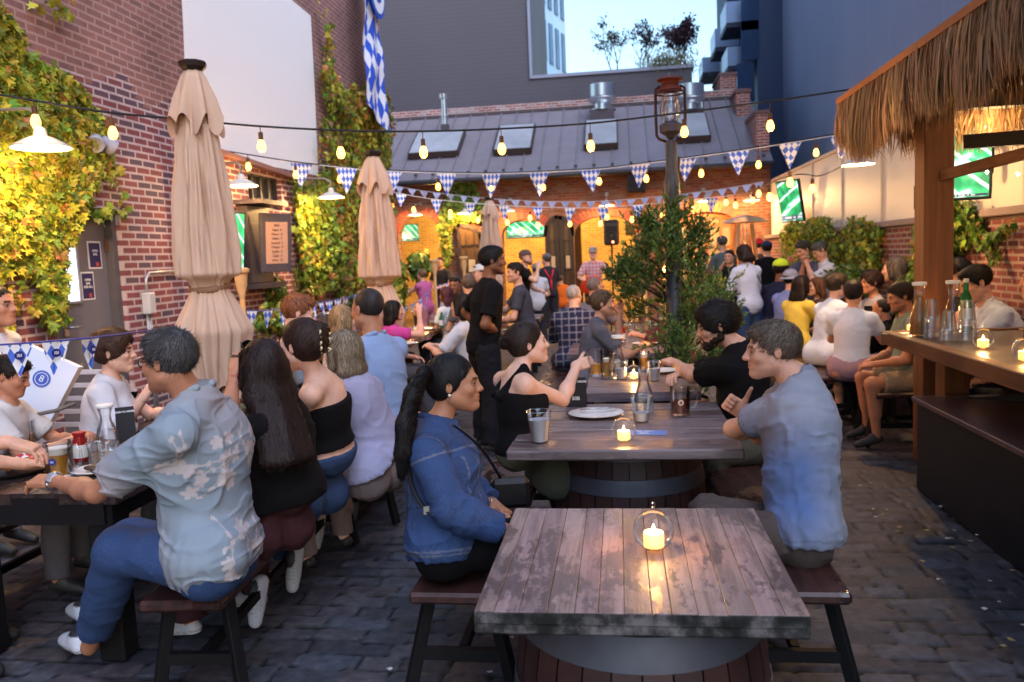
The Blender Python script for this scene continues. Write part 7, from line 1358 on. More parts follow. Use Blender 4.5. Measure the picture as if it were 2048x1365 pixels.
# ================================================================ EVERGREEN AND PLANTS
def evergreen():
    rt = empty('evergreen_tree', (.42, 7.35, 0), 'bushy evergreen growing around the lantern post', 'tree'); g = np.random.default_rng(11)
    CL = [(1345, 400, 16, 7.2), (1352, 432, 26, 7.0), (1345, 470, 36, 6.95), (1300, 455, 26, 7.1), (1308, 482, 34, 7.1), (1290, 512, 32, 7.1), (1258, 532, 26, 7.0), (1268, 560, 34, 7.0), (1235, 558, 18, 7.0), (1390, 470, 30, 7.1), (1385, 505, 32, 7.2), (1345, 520, 42, 6.95), (1370, 560, 44, 7.3), (1385, 600, 46, 7.2), (1365, 640, 50, 7.2), (1355, 690, 48, 7.1), (1400, 660, 40, 7.3), (1440, 620, 30, 7.4), (1462, 650, 22, 7.4), (1430, 590, 36, 7.4), (1350, 735, 40, 7.1), (1370, 770, 34, 7.1), (1300, 560, 28, 7.2), (1262, 592, 26, 7.4), (1280, 622, 24, 7.6), (1330, 600, 20, 7.4), (1420, 720, 34, 7.3)]
    P, D, Cc = [], [], []; tr = MB(); base = V(.42, 7.3, .1); mk = lambda z: V(.45+.05*math.sin(z*3), 7.3, z)
    for (px, py, r, Y) in CL:
        c = at(px, py, Y); rr = r/FPX*7.2*.86; nb = int(10+r*1.05); st = mk(max(.3, c[2]-.25)); tr.tube([st, (st+c)/2+V(0, 0, .03), c], [.018, .012, .005], 5); sh = 1+g.normal(0, .18)
        for k in range(nb):
            d = nrm(g.normal(0, 1, 3)+nrm(c-st)*.8+V(0, 0, 1.1)); s0 = c+g.normal(0, .5, 3)*rr; L = rr*(.6+.9*g.random()); nn = 22
            for q in range(nn):
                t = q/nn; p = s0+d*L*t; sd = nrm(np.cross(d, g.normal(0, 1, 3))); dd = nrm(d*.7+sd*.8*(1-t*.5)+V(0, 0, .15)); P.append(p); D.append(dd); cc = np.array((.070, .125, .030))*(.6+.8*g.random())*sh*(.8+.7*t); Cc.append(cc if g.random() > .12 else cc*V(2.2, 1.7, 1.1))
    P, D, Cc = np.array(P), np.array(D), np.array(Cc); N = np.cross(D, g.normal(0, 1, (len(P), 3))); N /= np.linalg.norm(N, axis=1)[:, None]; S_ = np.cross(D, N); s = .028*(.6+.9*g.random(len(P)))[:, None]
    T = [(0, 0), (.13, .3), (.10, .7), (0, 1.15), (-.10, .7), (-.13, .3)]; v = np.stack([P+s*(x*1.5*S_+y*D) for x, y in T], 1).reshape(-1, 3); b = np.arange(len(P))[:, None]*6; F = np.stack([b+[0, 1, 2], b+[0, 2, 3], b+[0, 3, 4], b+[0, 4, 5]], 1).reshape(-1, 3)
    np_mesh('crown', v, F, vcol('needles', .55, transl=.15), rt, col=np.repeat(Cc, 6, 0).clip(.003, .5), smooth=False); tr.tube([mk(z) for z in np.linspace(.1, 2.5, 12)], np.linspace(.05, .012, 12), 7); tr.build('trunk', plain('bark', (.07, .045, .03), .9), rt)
evergreen(); barrel('half barrel planter under the evergreen', .42, 7.3, .34, .42, grp=None)
def bush(name, label, px, py, Y, rx, ry, n, size, mixv, seed, tmpl=OVAL, cat='plant', pot=True, bright=1.0, ground_=True):
    g = np.random.default_rng(seed); c = at(px, py, Y); s = np.dot(c-CAM, FW)/FPX; q = g.normal(0, 1, (n, 3)); q /= np.linalg.norm(q, axis=1)[:, None]; lump = 1+.35*vnoise(q*2.4, seed); lump = 1+.55*vnoise(q*2.9, seed); P = c+(q*(g.random((n, 1))**.6)*lump[:, None]*1.05+g.normal(0, .10, (n, 3)))*V(rx*s, rx*s*.8, ry*s); rt = empty(name, (c[0], c[1], 0), label, cat)
    leaf_mesh('foliage', P, q*.5+g.normal(0, .7, (n, 3)), size, leaf_colors(n, g, mixv, bright), vcol('leaf'), rt, tmpl=tmpl, seed=seed); m = MB()
    for k in range(7): e = c+g.normal(0, .4, 3)*V(rx*s, rx*s*.8, ry*s); m.tube([(c[0]+.03*k-.1, c[1], .3), ((c[0]+e[0])/2, (c[1]+e[1])/2, (e[2]+.3)/2), e], [.012, .008, .003], 5)
    m.build('stems', plain('vine_stem', (0, 0, 0)), rt)
    if pot: m = MB(); m.lathe([(.16, 0), (.2, .35), (.215, .36), (.215, .4), (.19, .4), (.18, .36), (0, .34)], (c[0], c[1], 0), 22); m.build('pot', plain('clay_pot', (.14, .07, .05), .8), rt)
bush('hedge_plant', 'dense green shrub below the menu cabinet', 535, 590, 9.6, 36, 38, 1500, .09, (.85, .13, .02), 41); bush('hedge_plant', 'small green shrub just right of the near umbrella', 450, 612, 8.0, 22, 26, 800, .07, (.8, .2, 0), 42); bush('vine_plant', 'yellow green leafy plant beside the second umbrella', 792, 575, 11.5, 20, 42, 900, .11, (.35, .6, .05), 43)
bush('potted_palm', 'dark leafy plant inside the leftmost arch', 838, 528, 19.6, 18, 24, 500, .22, (.9, .1, 0), 44); bush('hedge_plant', 'trailing vine under the annex television', 500, 500, 9.6, 8, 60, 420, .07, (.6, .4, 0), 45, tmpl=LOBE, pot=False); bush('hedge_plant', 'purplish bush behind the red haired man', 610, 592, 10.5, 24, 22, 600, .08, (.2, .2, .6), 46, bright=.8)
bush('hedge_plant', 'low green shrub behind the diners on the right', 1700, 560, 11.2, 34, 30, 900, .08, (.9, .1, 0), 47, pot=False); bush('hedge_plant', 'low green shrub against the right wall near the post', 1815, 600, 9.2, 20, 50, 800, .07, (.85, .15, 0), 48, pot=False); bush('hedge_plant', 'green creeper low behind the long haired diners', 560, 640, 8.6, 60, 26, 1100, .08, (.75, .2, .05), 49, pot=False)
# white tote bag, rope
tb = at(78, 770, 4.6); c = empty('tote_bag', tb, 'white paper shopping bag with round blue logo at left', 'bag'); u = nrm(V(.95, .3, 0)); nf = nrm(V(.3, -.95, .1)); up = nrm(np.cross(u, nf))*-1; up = up if up[2] > 0 else -up; a_ = R(-27); u2 = u*math.cos(a_)+up*math.sin(a_); w2 = -u*math.sin(a_)+up*math.cos(a_); m = MB(); m.prism([(-.15, -.19), (.15, -.19), (.165, .19), (-.165, .2)], tb, u2, w2, -nf*.09); m.build('bag', plain('paper_bag', (.74, .77, .86), .75, var=.05, bump=.2, bscale=12), c)
m = MB(); m.lathe([(0, .003), (.052, .003), (.052, 0)], tb+w2*.04+nf*.001, 26, axis=nf); q = m.build('logo', plain('logo_blue', S(70, 100, 190), .6), c); m = MB(); m.lathe([(.036, .004), (.040, .004)], tb+w2*.04+nf*.001, 26, axis=nf); m.build('ring', WHITE, q); text_mesh('lettering', '8', tb+w2*.04+nf*.0055, u2, w2, .06, WHITE, q, ext=.0004)
m = MB(); 
for k in (-.06, .06): m.tube([tb+u2*k+w2*.19-nf*.02, tb+u2*(k*.7)+w2*.27-nf*.03, tb+u2*(k*.2+.0)+w2*.29-nf*.03], .006, 6)
m.build('handle', plain('paper_bag', (0, 0, 0)), c)
L = [at(-30, 835, 4.15), at(60, 832, 4.15), at(110, 822, 4.2), at(150, 808, 4.3)]; m = MB(); m.tube(L, .011, 8); tag(m.build('rope', plain('rope_grey', (.16, .14, .13), .9, bump=.5)), 'thick grey rope in front of the white bag', 'rope')
ch = empty('slatted_chair', (-3.15, 5.5, 0), 'white slatted metal chair behind the curly haired woman', 'chair'); m = MB()
for k in range(5): p = at(150, 745+26*k, 5.2); m.beam(p-V(.32, 0, 0), p+V(.25, 0, 0), .02, .03)
m.build('slat', plain('chair_white', (.6, .6, .64), .4), ch); m = MB(); p0, p1 = at(150, 735, 5.22), at(150, 870, 5.22)
for q in (-.3, .23): m.beam((p0[0]+q, p0[1], .0), (p0[0]+q, p0[1], p0[2]), .03, .03)
m.build('frame', plain('chair_white', (0, 0, 0)), ch)
# ================================================================ THE GUESTS
BLACK = (.006, .0055, .0065); JEAN = (.03, .06, .16); DK = (.015, .01, .008); BR = (.07, .035, .018); BLOND = (.34, .22, .11)
def mv(J, **kw):
    for n, (px, py, Y) in kw.items(): J[n] = at(px, py, Y)
    return J
def spine(J):
    J['sp'] = nrm(J['nk']-J['pel']); J['tf'] = nrm(J['tf']-J['sp']*np.dot(J['tf'], J['sp'])); J['tr'] = nrm(np.cross(J['tf'], J['sp'])); return J
def placed(px, py, Y, face, mode='sit', lo=.86, hi=1.14, **kw):
    """figure whose head is seen at (px, py) at depth Y"""
    h = at(px, py, Y); seat = kw.get('seat', .47); kk = (h[2]/1.625) if mode == 'stand' else (h[2]-seat)/.80; kk = min(max(kk, lo), hi); J = pose(0, 0, face, mode, h=1.72*kk, **kw); d = h-J['hd']; dz = d[2]; kk = min(max(kk+dz/(1.62 if mode == 'stand' else .8), lo), hi); J = pose(0, 0, face, mode, h=1.72*kk, **kw); d = h-J['hd']; dz = d[2]
    for n in list(J):
        if isinstance(J[n], np.ndarray) and n not in ('sp', 'tf', 'tr', 'hf', 'hr', 'hu'): J[n] = J[n]+V(d[0], d[1], 0 if n[:2] in ('an', 'to', 'kn') else dz)
    return J
tee = lambda c, **k: dict(col=c, **k)
pants = lambda c, **k: dict(col=c, **k)
STITCH = NT('denim_cloth'); _c = STITCH.mix(.35, STITCH.attr(), STITCH.ramp(STITCH.noise(1, 2, .5, src=STITCH.mapped((500, 500, 90))), [(.3, (.01, .02, .06)), (.7, (.10, .17, .34))])); STITCH.set(Base_Color=_c, Roughness=.85); STITCH.bump(STITCH.noise(1, 3, .6, src=STITCH.mapped((420, 420, 120))), .4, .001); DEN = STITCH.m
# --- man in blue grey tee, right of the plank table
J = pose(.75, 3.4, 92, 'sit', h=1.74); J['dp'] = 1.18; mv(J, pel=(1606, 1068, 3.36), nk=(1600, 762, 3.46), hd=(1545, 701, 3.50), shL=(1583, 812, 3.38), elL=(1466, 858, 3.66), wrL=(1520, 868, 3.92), shR=(1562, 806, 3.70), elR=(1520, 872, 3.92), wrR=(1492, 826, 3.84), hpL=(1598, 1078, 3.26), hpR=(1590, 1062, 3.48), knL=(1425, 1052, 3.24), knR=(1415, 1022, 3.52)); spine(J)
J['hf'] = nrm(facing(90)+V(0, .08, -.04)); J['hr'] = nrm(np.cross(J['hf'], V(0, 0, 1))); J['hu'] = np.cross(J['hr'], J['hf'])
def blue_spill(P, J): z = (P-J['pel']) @ J['sp']/np.linalg.norm(J['nk']-J['pel']); f = (P-J['pel']) @ J['tf']; m = np.clip(1.35-np.abs(z-.34)/.36, 0, 1)*np.clip((f+.13)/.16, 0, 1)*.8; n = .06*vnoise(P*40)[:, None]; return (np.array((.30, .31, .37))*(1-m[:, None])+np.array((.055, .13, .34))*m[:, None])*(1+n)  # blue light from low in front, painted into the tee's colour
person('blue grey man', J, 'man in blue grey tee gesturing with raised thumb at the plank table', 'light', 2, ('short', (.125, .092, .070)), top=tee((.3, .3, .36), cf=blue_spill, sleeve=.66, hem=-.03, fold=.011, g=.016), bottom=pants((.095, .070, .062), waist=.12, fold=.008, g=.006), hands=('relax', 'thumb'), hdir={'R': nrm(V(-.8, -.1, .55)), 'L': V(.9, .3, 0)}, palm={'R': V(0, -1, -.1)}, stubble=.12, headk=.98, nose=1.15, jaw=.98)
# --- woman in denim jacket
J = pose(-.6, 3.2, -90, 'sit', h=1.66); mv(J, pel=(888, 1085, 3.12), nk=(872, 858, 3.22), hd=(908, 768, 3.26), shR=(858, 905, 3.02), elR=(902, 1022, 2.86), wrR=(1012, 1062, 2.92), shL=(892, 890, 3.38), elL=(935, 975, 3.46), wrL=(985, 1008, 3.34), hpR=(900, 1095, 3.0), hpL=(905, 1085, 3.24), knR=(1080, 1080, 3.05), knL=(1085, 1062, 3.32)); spine(J)
J['pony'] = [at(846, 748, 3.14), at(826, 790, 3.04), at(812, 850, 2.98), at(806, 905, 2.97), at(802, 950, 2.98)]; J['hf'] = nrm(V(1, .10, .02)); J['hr'] = nrm(np.cross(J['hf'], V(0, 0, 1))); J['hu'] = np.cross(J['hr'], J['hf'])
def denim(P, J):
    L = np.stack([(P-J['pel']) @ J['tr'], (P-J['pel']) @ J['tf'], (P-J['pel']) @ J['sp']], 1); h = np.linalg.norm(J['nk']-J['pel']); c = np.array((.022, .048, .14))*(1+.35*vnoise(P*7)+.15*vnoise(P*30))[:, None]; y = L[:, 2]/h
    arm = np.minimum(*[np.linalg.norm(np.cross(P-J['sh'+n], nrm(J['el'+n]-J['sh'+n])), axis=1) for n in 'LR'])*0; x = np.abs(L[:, 0])
    for e in (np.abs(y-.74-.06*L[:, 1]/.1), np.abs(y+.045), np.abs(y+.012)*1.0): c[e < .009] = np.array((.16, .16, .20))
    for a in (.05, .11): m = (np.abs(x-a-.05*(y-.3)) < .003) & (y < .74) & (np.abs(L[:, 1]) > .06); c[m] = np.array((.13, .14, .19))
    for n in 'LR': d = P-J['sh'+n]; t = d @ nrm(J['sh'+n]-J['nk']); m = np.abs(t-.012) < .0032; m &= np.linalg.norm(d, axis=1) < .11; c[m] = np.array((.15, .15, .2))
    return c
r = person('denim woman', J, 'woman in blue denim jacket with long black ponytail watching the table', 'olive', 2, ('pony', (.010, .008, .009)), top=tee((.03, .06, .17), cf=denim, mat=DEN, res=.0055, sleeve=1.9, g=.028, flare=.004, hem=-.10, fold=.009, name='jacket', collar=(.028, .06, .16), drape=1.15), bottom=pants(BLACK, waist=.05, g=.02), female=True, belly=.02, jaw=1.0, nose=1.02, hands=('relax', 'relax'), ln=.42, iris=(.02, .012, .008), shoes=(.03, .03, .035), headk=1.03)
H, sc = J['H'], J['sc']; m = MB(); m.lathe([(0, -.006), (.006, 0), (0, .006)], H(.083, -.012, -.034), 10, axis=J['hr']); m.build('earring', plain('pearl', (.8, .75, .65), .2, var=0), r)
bg_ = at(1020, 985, 3.42); c = empty('crossbody_bag', bg_, 'small black crossbody bag resting on the bench beside the denim jacket', 'bag'); m = MB(); m.box(bg_, (.17, .07, .13), bev=.02, rz=.2); m.build('pouch', plain('black_leather', (.012, .011, .012), .4, bump=.3), c); m = MB(); m.tube(polyY([(1000, 955, 3.42), (982, 925, 3.34), (958, 893, 3.2), (930, 868, 3.10), (905, 850, 3.05)], 6), .009, 6, flat=.35); m.tube(polyY([(815, 930, 3.02), (825, 975, 2.93), (850, 1018, 2.865), (890, 1046, 2.83), (940, 1052, 2.86), (985, 1040, 3.02)], 6), .009, 6, flat=.35); m.build('strap', plain('black_leather', (0, 0, 0)), c); m = MB(); m.box(at(853, 1021, 2.855), (.022, .006, .03), rz=.3); m.build('buckle', plain('steel', (0, 0, 0)), c)
wt = J['wrL']; m = MB(); m.tube([wt+V(.0, .03*math.cos(a), .03*math.sin(a)) for a in np.linspace(0, 2*math.pi, 17)], .006, 6); m.build('bracelet', plain('steel', (0, 0, 0)), r)
# --- black tank top woman
J = pose(-.4, 4.3, -70, 'sit', h=1.66, wide=.88); mv(J, pel=(1030, 905, 4.22), nk=(1036, 752, 4.25), hd=(1056, 688, 4.32), shR=(1050, 770, 4.14), elR=(1100, 806, 4.32), shL=(1006, 762, 4.42), elL=(1040, 850, 4.6), wrL=(1100, 900, 4.8)); J['wrR'] = GLASSP+V(-.10, -.045, .07); spine(J)
J['elR'], J['wrR'] = ik(J['shR'], J['wrR'], .30, .28, V(-.35, -.8, -.35)); J['hf'] = nrm(V(.95, .35, .12)); J['hr'] = nrm(np.cross(J['hf'], V(0, 0, 1))); J['hu'] = np.cross(J['hr'], J['hf'])
person('tank top woman', J, 'laughing woman in black tank top reaching for a beer glass', 'fair', 2, ('bun', (.03, .017, .013)), top=tee(BLACK, style='tank', sleeve=0, hem=-.02, g=.013), bottom=pants((.12, .12, .08), waist=.10, end=.8), female=True, hands=('relax', 'grip'), palm={'R': V(.3, .75, -.2)}, hdir={'R': nrm(V(.8, .5, .12))})
# --- bearded man
J = pose(.9, 4.95, 95, 'sit', h=1.86, wide=1.1); mv(J, pel=(1492, 872, 4.95), nk=(1482, 700, 5.0), hd=(1434, 652, 5.02), shL=(1462, 742, 4.86), elL=(1385, 752, 5.1), wrL=(1352, 728, 5.42), shR=(1450, 735, 5.28), elR=(1390, 742, 5.55), wrR=(1362, 748, 5.30)); spine(J)
J['hf'] = nrm(V(-1, .05, -.22)); J['hr'] = nrm(np.cross(J['hf'], V(0, 0, 1))); J['hu'] = np.cross(J['hr'], J['hf'])
person('bearded man', J, 'bearded man with curly black hair and black tee leaning on folded arms', 'light', 2, ('curly', (.014, .010, .008)), top=tee(BLACK, sleeve=.72, g=.018, hem=-.1, fold=.008), bottom=pants((.08, .07, .05)), beard=(.018, .012, .009), stubble=.45, hands=('relax', 'relax'), hdir={'L': V(-.5, .8, .1), 'R': V(-.5, -.8, 0)}, headk=1.02, jaw=1.05)
# --- floral shirt man
J = pose(-1.6, 2.9, 66, 'sit', h=1.70); mv(J, pel=(428, 1112, 2.86), nk=(392, 800, 2.80), hd=(338, 724, 2.74), shL=(348, 872, 2.62), elL=(192, 985, 2.70), wrL=(108, 962, 2.98), shR=(432, 850, 3.02), elR=(330, 935, 3.22), wrR=(268, 905, 3.20), hpL=(410, 1125, 2.74), hpR=(440, 1112, 2.98), knL=(240, 1100, 2.82), knR=(262, 1080, 3.10)); spine(J)
J['anL'], J['toL'], J['anR'], J['toR'] = gz(178, 1295, .10), gz(100, 1258, .055), gz(180, 1232, .10), gz(122, 1200, .055); J['hf'] = nrm(V(-1, .22, -.03)); J['hr'] = nrm(np.cross(J['hf'], V(0, 0, 1))); J['hu'] = np.cross(J['hr'], J['hf'])
def floral(P, J):
    L = np.stack([(P-J['pel']) @ J['tr'], (P-J['pel']) @ J['sp']], 1); base = np.array((.27, .33, .39)); c = np.tile(base, (len(P), 1))*(1+.05*vnoise(P*10))[:, None]; bl = np.clip(vnoise(P*3.2, 9)*1.6, 0, 1)[:, None]; c = c*(1-bl)+np.array((.38, .34, .36))*bl; rg = np.random.default_rng(5); wh = np.array((.56, .50, .50))
    m = np.zeros(len(P), bool)
    for cx, cy, k in ((.0, .40, 9), (.03, .13, 9), (-.14, .42, 5), (.15, .34, 6), (-.12, .06, 4), (.14, .02, 5)):
        for i in range(k):
            fx, fy = cx+rg.normal(0, .035), cy+rg.normal(0, .05); d = L-V(fx, fy); rr = np.hypot(*d.T); a = np.arctan2(d[:, 1], d[:, 0])+i; m |= rr < .027*(.55+.45*np.abs(np.cos(2.5*a)))
        for i in range(3): s0 = V(cx, cy); a0 = rg.uniform(0, 6.3); t = L-s0; u = V(math.cos(a0), math.sin(a0)); tt = t @ u; nn = t @ V(-u[1], u[0]); m |= (tt > 0) & (tt < .15) & (np.abs(nn-.9*tt*tt*(1 if i % 2 else -1)*3) < .0028+.007*(np.abs(np.sin(tt*75)) > .86))
    c[m] = wh; return c*.92
r = person('floral man', J, 'grey haired man with glasses in pale blue floral shirt, back to camera', 'tan', 2, ('short', (.060, .056, .058)), top=tee((.3, .35, .4), cf=floral, sleeve=.74, g=.026, hem=-.06, fold=.010, flare=.012, res=.0052, collar=(.3, .34, .38), drape=1.12, name='shirt'), bottom=pants((.02, .05, .15), mat=DEN, waist=.10, end=1.8, g=.022), shoes={'col': (.50, .52, .58), 'sole': (.55, .56, .6)}, hands=('relax', 'relax'), hdir={'L': nrm(V(-.95, .15, -.05)), 'R': nrm(V(-1, .1, -.1))}, palm={'L': V(-.1, .3, -1), 'R': V(0, 0, -1)}, stubble=.12, headk=.96)
glasses(r, J); w_ = J['wrL']; ax = nrm(J['wrL']-J['elL']); x_, y_, _ = frame_from(z=ax); m = MB(); m.tube([w_-ax*.012+.031*(math.cos(a)*x_+math.sin(a)*y_) for a in np.linspace(0, 2*math.pi, 21)], .007, 6); m.lathe([(0, .012), (.021, .011), (.023, .004), (.02, 0)], w_-ax*.012+V(.2, -.75, .62)*.028, 18, axis=nrm(V(.2, -.75, .62))); m.build('wristwatch', plain('steel', (0, 0, 0)), r)
m = MB()
# --- row of women on the left bench
J = pose(-1.6, 3.4, 62, 'sit', h=1.66); mv(J, pel=(578, 985, 3.42), nk=(545, 812, 3.40), hd=(524, 735, 3.38), shL=(512, 856, 3.24), shR=(580, 842, 3.60)); J['elL'], J['wrL'] = ik(J['shL'], at(470, 745, 3.6), .29, .26, V(-.3, -.5, -1)); J['elR'], J['wrR'] = ik(J['shR'], at(480, 860, 3.8), .29, .26, V(0, 0, -1)); spine(J)
J['hf'] = nrm(V(-.75, .65, .0)); J['hr'] = nrm(np.cross(J['hf'], V(0, 0, 1))); J['hu'] = np.cross(J['hr'], J['hf'])
r = person('long hair woman', J, 'woman with long dark wavy hair, black top and sunglasses on her head', 'tan', 2, ('wavy', (.022, .012, .011)), top=tee(BLACK, sleeve=0, g=.02, hem=-.1, drape=1.05), bottom=pants((.06, .022, .026), waist=.06, g=.02), female=True, ln=.27, hands=('spread', 'relax'), headk=1.05, shoes=(.5, .5, .54)); glasses(r, J, up=True, name='sunglasses')
J = pose(-1.6, 3.9, 70, 'sit', h=1.68, wide=.92); mv(J, pel=(665, 912, 3.92), nk=(640, 762, 3.86), hd=(602, 692, 3.80), shL=(622, 790, 3.70), shR=(668, 775, 4.04)); J['elL'], J['wrL'] = ik(J['shL'], at(545, 830, 4.0), .29, .26, V(-.2, -.4, -1)); J['elR'], J['wrR'] = ik(J['shR'], at(570, 800, 4.3), .29, .26, V(0, 0, -1)); spine(J)
r = person('strapless woman', J, 'woman with tortoise hair clip and bare shoulders in black strapless top', 'fair', 2, ('claw', (.032, .016, .012)), top=tee(BLACK, style='strapless', sleeve=0, hem=.16, g=.014), bottom=pants((.02, .04, .10), mat=DEN, waist=.08), female=True, headk=1.10, hands=('relax', 'relax'), shoes={'col': (.10, .09, .12), 'sole': (.6, .58, .55)}); H = J['H']; m = MB(); g = np.random.default_rng(3)
for k in range(10): a = H(.022*(-1)**k, -.135, .085-.012*k); m.tube([a, a-J['hf']*.012+V(0, 0, -.006)+J['hr']*.01*(-1)**k, a+V(0, 0, -.018)+J['hr']*.004*(-1)**k], .0055, 6, col=((.75, .65, .42), (.12, .06, .03))[k % 3 == 0])
m.tube([H(0, -.137, .095), H(0, -.140, .03), H(0, -.137, -.03)], .005, 6, col=(.12, .06, .03)); m.build('hair_clip', vcol('clip_shell', .2), r)
J = placed(684, 705, 4.35, 74, 'sit', lean=14, armL='table', armR='table', turn=0); mv(J, pel=(748, 880, 4.42)); spine(J)
person('blonde woman', J, 'woman with ashy blonde hair and lavender top on the left bench', 'fair', 2, ('bob', (.23, .175, .115)), top=tee((.36, .35, .50), sleeve=1.5, g=.026, hem=-.2, drape=1.15), bottom=pants((.2, .15, .14)), female=True, headk=1.05)
J = placed(735, 620, 5.05, 62, 'sit', lean=6, armL='table', armR='table', turn=-8, hi=1.12)
person('blue shirt man', J, 'man with cropped dark hair in light blue long sleeved shirt from behind', 'tan', 2, ('buzz', (.030, .022, .020)), top=tee((.27, .36, .56), sleeve=1.85, g=.024, hem=-.16, collar=(.27, .36, .56)), bottom=pants((.05, .05, .07)))
J = placed(228, 705, 4.6, -82, 'sit', lean=10, armL='table', armR='mouth', hi=1.12, twist=12); J['elR'], J['wrR'] = ik(J['shR'], at(283, 802, 4.35), .3, .26, V(0, -.3, -1))
person('white blouse woman', J, 'woman with short curly brown hair in white blouse eating with her hand', 'fair', 2, ('curly', (.060, .028, .017)), top=tee((.62, .60, .63), sleeve=1.3, g=.034, hem=-.1, vneck=.12, neck=.07, drape=1.15, flare=.02), bottom=pants((.1, .1, .12)), female=True, hands=('relax', 'pinch'), headk=1.12)
J = placed(-8, 612, 4.6, -85, 'stand', armL='down', armR='down', lo=.8); person('edge woman', J, 'woman in white sleeveless top cut off at the left edge', 'tan', 1, ('bun', DK), top=tee((.65, .63, .65), sleeve=0, hem=-.1), bottom=pants((.3, .3, .33)), female=True, headk=1.15)
J = placed(22, 752, 4.0, -75, 'sit', nod=20, lean=12, armL='table', armR='table'); person('boy', J, 'dark haired boy in white tee behind the low pennants at left', 'tan', 1, ('short', DK), top=tee((.62, .58, .55), sleeve=.7, g=.02), bottom=pants((.1, .1, .12)), headk=1.0)
J = pose(-3.3, 2.95, -60, 'sit', h=1.75, lean=14, seat=.46); J['elR'], J['wrR'] = ik(J['shR'], at(20, 885, 3.1), .31, .28, V(0, -.6, -.6)); J['elL'], J['wrL'] = ik(J['shL'], V(-2.85, 3.5, .82), .31, .28, V(0, 0, -1)); person('reaching person', J, 'person mostly outside the picture reaching in from the left edge', 'light', 2, ('short', BR), top=tee((.2, .2, .24), sleeve=.7), bottom=pants((.1, .1, .12)), hands=('relax', 'relax'), hdir={'R': nrm(V(.85, .25, -.35))}, palm={'R': V(.1, .1, -1)})
# --- standing man in black, centre left
J = placed(985, 522, 7.1, -62, 'stand', armL='hip', armR='lap', turn=-12, hi=1.1); J['elR'], J['wrR'] = ik(J['shR'], at(1000, 668, 7.05), .31, .27, V(-.4, -.8, -.6))
person('standing man', J, 'man in black tee and trousers standing between the tables, back turned', 'brown', 2, ('short', (.012, .010, .010)), top=tee(BLACK, sleeve=.75, g=.022, hem=-.16), bottom=pants((.014, .013, .016), g=.02), stubble=.3)
